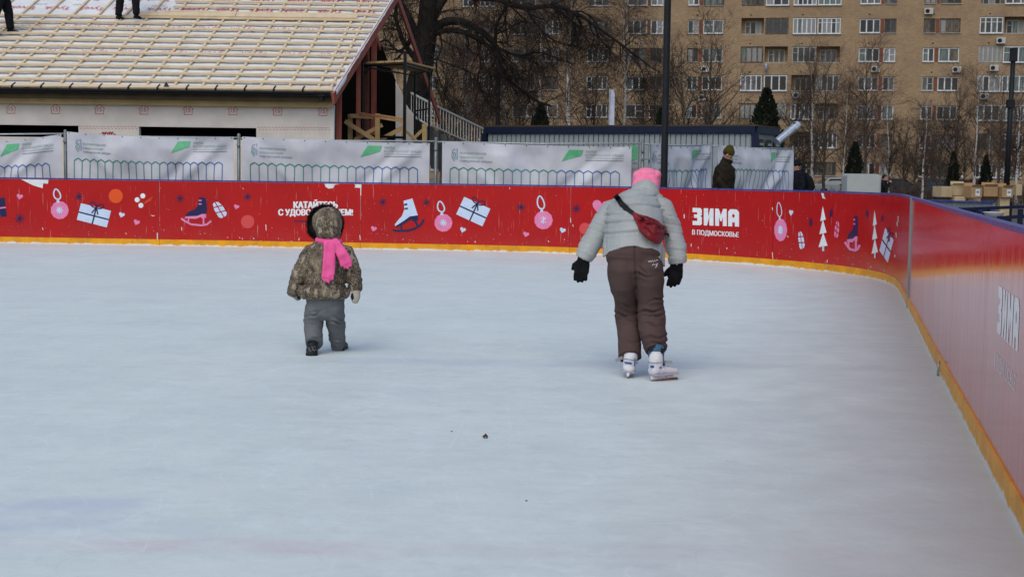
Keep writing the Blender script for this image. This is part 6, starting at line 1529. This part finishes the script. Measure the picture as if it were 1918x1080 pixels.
# hat with two soft corners
mb = MB(); axh = (hf_.cross(hu_).normalized(), hf_, hu_); cx_ = P(1211.5, 340, 10.09)
mb.ball(cx_, (.096, .115, .095), (Xr, V((0, 1, 0)), V((0, 0, 1))), 24, 14); mb.ball(P(1194.5, 330, 10.07), (.040, .05, .042)); mb.ball(P(1229, 327, 10.07), (.038, .05, .036)); mb.ball(P(1211, 325.0, 10.09), (.080, .10, .042))
mb.loft([P(1204, 345, 10.06), P(1198, 358, 10.02)], [(.075, .08), (.062, .07)], Xr, 18); mb.loft([P(1219, 340, 10.06), P(1225, 358, 10.02)], [(.06, .08), (.036, .07)], Xr, 18)
finish(remesh(mb, .006, 6), 'hat', M_PINKH, sk, lambda p: .002 * noise.noise(p * 70) + .004 * noise.noise(p * 22), keep=lambda p: not ((p - hdc).dot(hf_) > .055 and (p - hdc).dot(hu_) < .05))
mb = MB(); mb.loft([P(1207, 369, 9.96), P(1209, 361, 9.98), P(1210, 356, 10.0)], [(w2(33), .115), (w2(28), .112), (w2(23), .108)], Xr, 24, round_=(False, False)); finish(remesh(mb, .006, 2), 'collar', M_SAGE, sk, lambda p: .004 * noise.noise(p * 25))
# gloves
for wr, el, sg, pd_, tip in ((wL, eL, 1, PNR[0], TIP[0]), (wR, eR, -1, PNR[1], TIP[1])):
    mb = MB(); d = (tip - wr).normalized(); mb.loft([wr - d * .02, wr - d * .0, wr + d * .03], [(.040, .038), (.046, .040), (.046, .036)], Xr, 16)
    hand(mb, wr + d * .02, d, pd_, 1.02, .14, -1, 1.42, .82)
    g = finish(remesh(mb, .0048, 3), 'glove', M_GLOVE, sk, lambda p: .0025 * noise.noise(p * 50))
    mb = MB(); c = wr + d * .0; mb.box(c + V((-.006, -.052, -.0)), (.006, .006, .028)); o = mb.build('zip_pull', M_GREYTAB, g)
# socks, tabs and skates
def skate_boot(ank, fwd, tilt, roll, sc_=1., wx=1.3, ly=1.15):
    """white hard-shell skate under an ankle point"""
    fwd = fwd.normalized(); upv = (V((0, 0, 1)) + V((roll, 0, 0)) + fwd * tilt).normalized(); fwd = (fwd - upv * fwd.dot(upv)).normalized(); r_ = fwd.cross(upv)
    def Q(x, y, z): return ank + r_ * x * sc_ * wx + fwd * y * sc_ * ly + upv * z * sc_
    o_ = thing  # (parts hang under the skater)
    mb = MB(); mb.loft([Q(0, -.01, .045), Q(0, -.012, -.0), Q(0, -.005, -.05)], [(.047 * wx * sc_, .050), (.046 * wx * sc_, .052), (.044 * wx * sc_, .056)], r_, 18)
    mb.loft([Q(0, -.035, -.06), Q(0, .03, -.058), Q(0, .10, -.072), Q(0, .155, -.08)], [(.043 * wx * sc_, .034), (.045 * wx * sc_, .034), (.046 * wx * sc_, .028), (.040 * wx * sc_, .022)], r_, 18)
    boot = finish(remesh(mb, .005, 3), 'skate', M_SKW, sk, lambda p: .002 * noise.noise(p * 40))
    mb = MB(); mb.box(Q(0, -.03, -.118), (.026 * sc_, .06 * sc_, .035 * sc_), 0, (r_, fwd, upv), .006); mb.box(Q(0, .105, -.118), (.026 * sc_, .07 * sc_, .035 * sc_), 0, (r_, fwd, upv), .006); mb.box(Q(0, .04, -.132), (.010 * sc_, .20 * sc_, .012 * sc_), 0, (r_, fwd, upv), .004); mb.build('blade_holder', M_STEEL if False else M_SKW, boot)
    mb = MB(); pr_ = [(-.06, -.136), (.20, -.136), (.212, -.148), (.20, -.162), (-.05, -.162), (-.066, -.150)]
    mb.prism([(x * sc_, y * sc_) for x, y in pr_], .004, ank - r_ * .002, fwd, upv); mb.build('blade', M_BLADE, boot)
    mb = MB(); mb.box(Q(0, .0, -.094), (.080 * sc_ * wx, .10 * sc_ * ly, .012), 0, (r_, fwd, upv), .004); mb.box(Q(0, .095, -.096), (.084 * sc_ * wx, .13 * sc_ * ly, .012), 0, (r_, fwd, upv), .004); mb.build('sole', M_SOLE, boot)
    mb = MB(); mb.tube([Q(.047 * cos(a), -.012 + .060 * sin(a), .012) for a in [pi * .15 + 2 * pi * .7 * k / 14 + pi * .5 for k in range(15)]], .003, 6); mb.build('cuff_seam', M_GREYTAB, boot)
    mb = MB(); mb.tube([Q(.05 * sg, .02, -.01) for sg in (-1, 1)], .006, 6); mb.build('buckle_strap', M_STRAP, boot)
    for y in (-.005, .025, .055): mb = MB(); mb.tube([Q(-.03, .05 + y * .9, -.018 - y * .7), Q(.03, .05 + y * .9, -.018 - y * .7)], .004, 6); mb.build('lace', M_SKB, boot)
    return boot, Q
rollL = .12
bl, QL = skate_boot(P(1180, 675.5, 9.54), V((.10, 1, 0)), .12, .12, .80); br2_, QR = skate_boot(P(1231, 679.5, 9.40), V((.86, .50, 0)), .0, -.04, .82)
def patch(Q, pts, m_, nm, par): mb = MB(); n = len(pts); mb.add([Q(*p) for p in pts], [list(range(n))]); md = mb.build(nm, m_, par, fixn=False); q = md.modifiers.new('t', 'SOLIDIFY'); q.thickness = .004; q.offset = 0; return md
patch(QL, [(-.035, -.068, -.012), (.012, -.072, -.010), (.016, -.072, -.022), (.008, -.072, -.028), (-.028, -.068, -.028), (-.038, -.066, -.02)], M_SKB, 'trim', bl)
mb = MB(); mb.tube([QL(.03, -.056, .03), QL(.033, -.06, -.01), QL(.034, -.058, -.04)], .003, 6); mb.build('trim', M_SKB, bl)
mb = MB(); mb.ball(QR(.02, -.062, -.02), (.016, .010, .009)); mb.ball(QR(.044, -.01, -.03), (.012, .008, .006), None); mb.ball(QR(.040, .025, .005), (.008, .008, .012)); mb.build('trim', M_SKB, br2_, smooth=True)
mb = MB(); mb.loft([aL + V((0, 0, .05)), P(1181, 676, 9.545)], [(.046, .05), (.042, .045)], Xr, 16); mb.build('sock', M_SOCK, sk, smooth=True)
mb = MB(); mb.loft([aR + V((0, 0, .07)), P(1229, 668, 9.44), P(1231, 678, 9.43)], [(.058, .055), (.054, .052), (.047, .05)], Xr, 18); mb.build('sock', M_SOCK, sk, smooth=True)
for a, b_ in ((P(1166, 669, 9.50), P(1153, 675, 9.48)), (P(1243, 677, 9.42), P(1259, 678, 9.42))): mb = MB(); mb.beam(a, b_, .008, .020); mb.build('strap_tab', M_GREYTAB, sk)

# crossbody bag over the back: lies on the jacket, a thing of its own
def on_j(x, y, out=.0):
    r_ = ray(x, y).normalized(); h, nn, i, d = bj.ray_cast(CAM, r_)
    return (h - r_ * out) if h else P(x, y, 9.72) - r_ * out
c0 = on_j(1218, 427); bag = thing('crossbody_bag', tuple(c0), 'dark red crossbody bag with black strap lying on the back of the pink-hatted skater', 'bag')
outl = [(1182.5, 396.5), (1190, 397.5), (1200, 402), (1212, 405), (1222, 408.5), (1233, 414), (1242, 421), (1248.5, 429), (1249, 436), (1244, 447), (1236, 456.5), (1228, 456.5), (1216, 449.5), (1204, 440.5), (1197, 431), (1190, 415), (1185, 404)]
cx0 = sum(p[0] for p in outl) / len(outl); cy0 = sum(p[1] for p in outl) / len(outl)
mb = MB(); rings = []
def ringp(sc_, out, infl=0): return [on_j(cx0 + (x - cx0) * sc_, cy0 + (y - cy0) * sc_, 0) - ray(x, y).normalized() * (out * (min(1, max(.25, (x - 1180) / 28)))) for x, y in outl]
base_pts = ringp(.92, 0)
avg = sum((p.y for p in base_pts)) / len(base_pts)
lay_ = [(.9, -.03), (1.0, .005), (1.0, .045), (.93, .070), (.78, .082), (.45, .086)]
for sc_, out in lay_:
    ps = ringp(sc_, out)
    mb.v.extend([V((p.x, p.y * .5 + (9.80 - out) * .5 if False else p.y, p.z)) for p in ps])
n = len(outl)
for i in range(len(lay_) - 1):
    for k in range(n): a = i * n + k; b_ = i * n + (k + 1) % n; mb.f.append([a, b_, b_ + n, a + n]); mb.m.append(0)
mb.f.append(list(range(n))); mb.f.append([(len(lay_) - 1) * n + k for k in range(n)]); mb.m += [0, 0]
bb = finish(remesh(mb, .006, 3), 'body', M_REDBAG, bag, lambda p: .004 * noise.noise(p * 18) + .003 * noise.noise(p * 45))
bbt = surf(bb)
def on_b(x, y, out=.003):
    r_ = ray(x, y).normalized(); h, nn, i, d = bbt.ray_cast(CAM, r_); return (h - r_ * out) if h else on_j(x, y, .06)
for pts, r in (([(1197, 413), (1203, 407.5), (1212, 406.5), (1224, 413), (1240, 426)], .003), ([(1206, 411), (1213, 413), (1232, 421), (1245, 434)], .0022)):
    mb = MB(); mb.tube([on_b(*p) for p in pts], r, 6); mb.build('zipper', M_STRAP, bag)
mb = MB(); mb.beam(on_b(1200, 414), on_b(1206, 407), .008, .006); mb.build('zip_pull', M_STRAP, bag)
mb = MB(); sp = [(1152, 366), (1157, 371), (1163, 380), (1172, 389), (1180, 395), (1186, 399)]
for i, (x, y) in enumerate(sp):
    dx, dy = (sp[min(i + 1, 5)][0] - sp[max(i - 1, 0)][0]), (sp[min(i + 1, 5)][1] - sp[max(i - 1, 0)][1]); q = sqrt(dx * dx + dy * dy); nx, ny = -dy / q * (5.0 if i < 4 else 3.6), dx / q * (5.0 if i < 4 else 3.6)
    mb.v += [on_j(x + nx, y + ny, .010), on_j(x - nx, y - ny, .010)]
mb.v = [v if abs(v.y - 9.8) < .25 else V((v.x, 9.85, v.z)) for v in mb.v]
for i in range(5): mb.f.append([2 * i, 2 * i + 1, 2 * i + 3, 2 * i + 2]); mb.m.append(0)
o = mb.build('strap', M_STRAP, bag, fixn=False); q = o.modifiers.new('t', 'SOLIDIFY'); q.thickness = .006; q.offset = 0
mb = MB(); fr = [on_j(1157, 371, .006), P(1153, 368, 9.95), P(1160, 376, 10.08), P(1185, 402, 10.05), P(1225, 430, 9.99), P(1249, 440, 9.86), P(1251, 438, 9.72), on_b(1246, 438, 0)]
fr = smoothline(fr, 4); mb.tube(fr, .008, 6); mb.build('strap', M_STRAP, bag)

# ---------------------------------------------------------------- the child
def camo(nt, b, tc, prev):
    N, L = nt.nodes, nt.links; vec = tc.outputs['Object']
    vo = N.new('ShaderNodeTexVoronoi'); vo.inputs['Scale'].default_value = 58; vo.feature = 'DISTANCE_TO_EDGE'
    nz = N.new('ShaderNodeTexNoise'); nz.inputs['Scale'].default_value = 14; L.new(vec, nz.inputs['Vector'])
    mx = N.new('ShaderNodeVectorMath'); mx.operation = 'MULTIPLY_ADD'; mx.inputs[1].default_value = (.12, .12, .12); L.new(nz.outputs[1], mx.inputs[0]); L.new(vec, mx.inputs[2])
    mp = N.new('ShaderNodeMapping'); mp.inputs['Scale'].default_value = (1.3, 1.3, .75); L.new(mx.outputs[0], mp.inputs[0]); L.new(mp.outputs[0], vo.inputs['Vector'])
    lines = nsmooth(nt, vo.outputs[0], .06, .22, True); zone = nnoise(nt, vec, 4, 2, .30, .50)
    p = mixin(nt, prev, nmath(nt, 'MULTIPLY', nnoise(nt, vec, 15, 4, .48, .60, (1, 1, .7), .6, 3.), .7), (.085, .062, .045), b)
    p = mixin(nt, p, nmath(nt, 'MULTIPLY', nmath(nt, 'MULTIPLY', lines, zone), .9), (.028, .022, .018), b)
    p = mixin(nt, p, nmath(nt, 'MULTIPLY', nnoise(nt, vec, 17, 4, .54, .62, (1, 1, .6), .6, 7.), .5), (.52, .44, .33), b)
M_CAMO = mat('snakeskin_camouflage', (.31, .245, .165), .75, (.20, .15, .10), 12, 4, bump=.4, bscale=26, bdist=.008, extra=camo, spec=.3)
M_GREYP = cloth_mat('grey_ski_trousers', (.145, .152, .158), (.12, .126, .132), 4); M_PINKS = cloth_mat('pink_fleece', (.84, .13, .34), (.76, .10, .29), 12); M_FUR = mat('black_fur', (.006, .005, .005), .8); M_MIT = cloth_mat('pale_beige_mitten', (.42, .38, .31), (.34, .31, .25), 14)
M_BOOT = mat('black_boot', (.010, .010, .011), .45, (.02, .02, .022), 20, 3); M_BOOTP = mat('boot_print_grey', (.30, .30, .31), .6)
KD = 10.6; kd = thing('person', (P(607, 660, KD).x, KD, 0), 'small child in patterned brown hooded jacket, pink scarf and grey trousers', 'person')
w3 = lambda px: px * 10.55 / F_PX
hcK = P(615, 419, 10.62)
aL, aR = P(584, 648, 10.50), P(635, 648, 10.80); kL, kR = P(589, 605, 10.60), P(627, 606, 10.66); hL, hR = P(594, 572, 10.6), P(625, 572, 10.6)
sL, sR = P(586, 474, 10.6), P(646, 474, 10.6); eL, eR = P(564, 512, 10.6), P(661, 514, 10.6); wL, wR = P(553, 543, 10.62), P(667, 543, 10.55)
mb = MB(); mb.loft([P(610, 572, 10.6), P(612, 530, 10.6), P(615, 480, 10.6)], [(w3(26), .10), (w3(24), .09), (w3(22), .075)], Xr, 14); mb.loft([P(615, 482, 10.6), P(615, 445, 10.6)], [.045, .045], Xr, 10)
head(mb, hcK, V((-.12, 1, -.1)), V((0, 0, 1)), .90)
for a, b_, c, sg in ((sL, eL, wL, 1), (sR, eR, wR, -1)): mb.loft([a.lerp(P(615, 480, 10.6), .4), a, b_, c], [.035, .04, .034, .024], V((0, 1, 0)), 10); tp_ = (P(556, 554, 10.66), P(665, 567, 10.53))[0 if sg > 0 else 1]; hand(mb, (P(552, 545, 10.62), wR)[0 if sg > 0 else 1], (tp_ - c), V((sg, .2, 0)), .42, .12, 1 if sg > 0 else -1, .9)
for a, b_, c in ((hL, kL, aL), (hR, kR, aR)): mb.loft([a, b_, c], [.055, .045, .033], Xr, 10); mb.loft([c, c + V((0, .09, -.03))], [.03, .026], Xr, 8)
finish(remesh(mb, .008, 2), 'body', M_SKIN, kd); eyes(hcK, V((-.12, 1, -.1)), V((0, 0, 1)), kd, .90)
# trousers
mb = MB(); mb.loft([P(608, 578, 10.6), P(609, 562, 10.6), P(611, 540, 10.6)], [(w3(33), .10), (w3(35.5), .12), (w3(34), .11)], Xr, 22, round_=(True, False))
mb.loft([P(591, 575, 10.6), P(587.5, 600, 10.62), P(587.5, 620, 10.60), P(588, 637, 10.54), P(588.5, 643, 10.52)], [(w3(18.5), .11), (w3(18), .105), (w3(16.5), .098), (w3(15.8), .092), (w3(15.8), .092)], Xr, 20, round_=(True, False))
mb.loft([P(626, 575, 10.6), P(628, 600, 10.66), P(631, 622, 10.72), P(632, 640, 10.78), P(633, 648, 10.80)], [(w3(19), .10), (w3(18), .095), (w3(15.5), .085), (w3(14.5), .078), (w3(14), .076)], Xr, 20, round_=(True, False))
fk = fold(5.5, 1.2, 8, .006); cre = [(585, 590, 16, -.25, .009), (592, 583, 14, -.2, .006), (630, 604, 14, .22, .009), (634, 597, 12, .3, .006), (584, 607, 12, -.1, .004), (590, 632, 14, .06, .004), (636, 636, 12, -.1, .004)]
def kd_d(p):
    x, y = proj(p); d = fk(p)
    for cx, cy, hw, sl, am in cre:
        if abs(x - cx) < hw * 1.4 and abs(y - cy) < 20: yy = y - cy - sl * (x - cx) - 1.2 * sin((x - cx) * .3); e = exp(-((x - cx) / hw) ** 2 * 1.5); d += e * am * 1.3 * (-1.4 * exp(-(yy / 1.6) ** 2) + .8 * exp(-((yy - 4) / 2.6) ** 2))
    return d
finish(remesh(mb, .006, 2), 'trousers', M_GREYP, kd, kd_d)
# jacket with a puffed waistband
mb = MB(); mb.loft([P(608, 542, 10.6), P(610, 525, 10.6), P(612, 500, 10.6), P(614, 480, 10.6), P(615, 466, 10.6), P(615, 456, 10.6), P(616, 446, 10.6)], [(w3(38), .135), (w3(37.5), .135), (w3(37), .135), (w3(40), .135), (w3(37), .12), (w3(26), .10), (w3(20), .085)], Xr, 28, round_=(False, False))
mb.loft([P(607.5, 558, 10.6), P(607.5, 553, 10.6), P(607.5, 546, 10.6), P(608, 539, 10.6), P(608.5, 534, 10.6)], [(w3(41), .145), (w3(47), .175), (w3(49), .185), (w3(47), .175), (w3(36), .13)], Xr, 30, round_=(False, False))
mb.loft([sL.lerp(P(615, 480, 10.6), .35), sL, P(573, 495, 10.6), eL, P(556, 530, 10.61), P(551.5, 541, 10.62), P(549.5, 546, 10.62)], [.075, .078, .076, .072, .062, .052, .046], V((0, 1, 0)), 18)
mb.loft([sR.lerp(P(615, 480, 10.6), .35), sR, P(655, 496, 10.6), eR, P(665, 530, 10.57), P(667, 538, 10.56)], [.075, .074, .068, .062, .055, .048], V((0, 1, 0)), 18)
fc = fold(2.2, 1.2, 7, .006)
def cj(p):
    x, y = proj(p); d = fc(p) + .008 * noise.noise(p * 11)
    if 573 < x < 652 and y < 532: d -= .007 * (exp(-((y - 508 - .02 * (x - 612)) / 1.3) ** 2) + exp(-((x - 634) / 1.2) ** 2) * .8 + exp(-((x - 612) / 1.0) ** 2) * .4)
    if y > 531 and 558 < x < 657: d += .007 * noise.noise(p * 38) - .014 * exp(-((y - 532) / 1.3) ** 2)
    if x < 573 or x > 650:
        for k in range(6): d -= .004 * exp(-((y - 486 - k * 10 + (3 if x < 600 else -3)) / 1.2) ** 2)
    return d
jkk = finish(remesh(mb, .006, 2), 'jacket', M_CAMO, kd, cj)
# hood
mb = MB(); mb.ball(P(615, 418, 10.60), (w3(26), .14, w3(31)), n=26, m_=16); mb.ball(P(615, 436, 10.58), (w3(23.5), .115, w3(17)), n=22, m_=12); mb.ball(P(612.5, 416, 10.67), (w3(29), .07, w3(29)), n=22, m_=12)
fdir = V((-.10, 1, -.05)).normalized(); hood = finish(remesh(mb, .006, 3), 'hood', M_CAMO, kd, lambda p: .004 * noise.noise(p * 16) - .006 * exp(-((proj(p)[0] - 612) / 1.0) ** 2) - .006 * exp(-((proj(p)[0] - 619) / 1.0) ** 2), keep=lambda p: p.y < 10.735)
rnd = random.Random(9); mb = MB(); cF = P(609, 419, 10.70); pts = []
for k in range(25):
    a = 2 * pi * k / 24; pts.append(cF + V((w3(27) * cos(a), .02 * sin(a), w3(28.5) * sin(a) - (.0 if sin(a) > -.6 else -.02))))
mb.tube(pts, .022, 10)
for i in range(5200):
    a = rnd.uniform(0, 2 * pi); p = cF + V((w3(27) * cos(a), rnd.gauss(0, .016), w3(28.5) * sin(a))); o_ = V((cos(a), rnd.gauss(-.15, .55), sin(a))).normalized(); tt = V((-sin(a), 0, cos(a)))
    d = (o_ + tt * rnd.gauss(0, .35) + V((0, 0, -.15))).normalized(); L = rnd.uniform(.018, .040) * (1 + .5 * noise.noise(V((cos(a) * 3, sin(a) * 3, 2)))); s1 = d.cross(V((rnd.gauss(0, 1), rnd.gauss(0, 1), rnd.gauss(0, 1)))).normalized() * .0014
    p = p + o_ * .008; mb.add([p - s1, p + s1, p + d * L * .6 + tt * .002 + s1 * .6, p + d * L], [(0, 1, 2, 3)])
mb.build('fur_trim', M_FUR, kd, fixn=False)
# scarf
mb = MB(); c = P(616, 451, 10.6); mb2 = []
for k in range(21): a = 2 * pi * k / 20; mb2.append(c + V((w3(20.5) * cos(a), .095 * sin(a), w3(1.5) * cos(a) * -1)))
mb.loft(mb2[:], [(.024, .024)] * 21, (0, 0, 1), 10, round_=(False, False))
def tail(pts, wid, n_f):
    q = smoothline([P(x, y, D) for x, y, D in pts], 5); m_ = len(q); mb.loft(q, [(w3(wid[0] + (wid[1] - wid[0]) * i / (m_ - 1)) / 1, .013 + .006 * sin(i * .7)) for i in range(m_)], Xr, 16, round_=(False, False))
    e = q[-1]; 
    for k in range(n_f): xx = (k + .5) / n_f * 2 - 1; mb.loft([e + V((w3(wid[1] * .82) * xx, -.002, .004)), e + V((w3(wid[1] * .86) * xx, -.002, -.018 - .010 * ((k * 7) % 3)))], [w3(wid[1] / n_f * .92), w3(wid[1] / n_f * .8)], Xr, 10)
tail([(616, 450, 10.46), (616, 462, 10.432), (615.5, 485, 10.425), (614.5, 505, 10.425), (613, 519, 10.43)], (10, 12), 4)
tail([(624, 449, 10.47), (631, 458, 10.44), (639, 472, 10.435), (645, 484, 10.435), (648.5, 493, 10.44)], (8, 13), 4)
tail([(621, 452, 10.46), (622, 462, 10.428), (623, 485, 10.418), (622.5, 505, 10.418), (621, 515, 10.42)], (5, 5.5), 2)
def scd(p):
    x, y = proj(p); d = .0025 * noise.noise(p * 26)
    if y > 458: d -= .005 * exp(-((x - (613 - (y - 460) * .05)) / .9) ** 2) + .005 * exp(-((x - (636 + (y - 460) * .35)) / 1.0) ** 2) + .004 * exp(-((x - (629 + (y - 460) * .35)) / .8) ** 2)
    return d
finish(remesh(mb, .0055, 2), 'scarf', M_PINKS, kd, scd)
# mittens and boots
for wr, tip, sg, m_ in ((P(552, 545, 10.62), P(556, 554, 10.66), 1, M_MIT), (wR, P(665, 567, 10.53), -1, M_MIT)):
    d = (tip - wr).normalized(); mb = MB(); mb.loft([wr - d * .02, wr + d * .015, wr + d * .055, wr + d * .085], [(.033, .030), (.034, .03), (.037, .028), (.026, .02)], Xr, 16); tdir = (d * .7 - Xr * .6 * (-1 if sg > 0 else 1)).normalized()
    mb.loft([wr + d * .02, wr + d * .02 + tdir * .045], [.015, .012], Xr, 10); g = finish(remesh(mb, .0055, 2), 'mitten', m_, kd, lambda p: .002 * noise.noise(p * 40))
    mb = MB(); pc = wr + d * .045 + V((-sg * -.0, 0, 0)); mb.ball(pc + V((-.020 if sg < 0 else .02, -.012, -.005)), (.016, .02, .030)); o = mb.build('palm_patch', M_STRAP, g, smooth=True)
for c, top, fw in ((P(584, 660, 10.49), P(586, 641, 10.50), V((-.12, 1, 0))), (P(636, 655, 10.80), P(634, 645, 10.80), V((.10, 1, 0)))):
    fw.normalize(); z0 = .0; mb = MB(); bx = V((c.x, c.y, 0)); rr_ = fw.cross(V((0, 0, 1)))
    mb.loft([bx + V((0, 0, .03)), bx + V((0, 0, .07)), V((top.x, top.y + .02, .10))], [(.044, .048), (.042, .044), (.040, .040)], rr_, 16); mb.loft([bx - fw * .02 + V((0, 0, .032)), bx + fw * .06 + V((0, 0, .034)), bx + fw * .12 + V((0, 0, .03))], [(.044, .030), (.046, .030), (.042, .026)], rr_, 16)
    bo = finish(remesh(mb, .0055, 2), 'boot', M_BOOT, kd, lambda p: .002 * noise.noise(p * 35))
    mb = MB(); mb.loft([bx - fw * .03 + V((0, 0, .006)), bx - fw * .03 + V((0, 0, .014))], [(.046, .03)] * 2, rr_, 16); mb.box(bx + fw * .045 + V((0, 0, .010)), (.088, .17, .018), 0, (rr_, fw, V((0, 0, 1))), .006); mb.build('sole', M_BOOT, bo)
    if c.x < P(600, 600, 10.5).x:
        bq = surf(bo)
        def on_bo(x, y, lay=0):
            r_ = ray(x, y).normalized(); h, nn, i, d = bq.ray_cast(CAM, r_); return (h - r_ * .003) if h else P(x, y, 10.44)
        f_ = Flat()
        for k, pl_ in enumerate([[(576, 650), (580, 652.5), (578, 655.5), (583, 657)], [(583, 648.5), (587, 651), (584.5, 654), (589, 656.5), (592, 653)], [(577, 659.5), (581, 658), (585, 660.5), (591, 659)], [(588, 648), (591, 650)]]): f_.line(pl_, .8, 0, k)
        f_.build('boot_print', M_BOOTP, bo, on_bo)
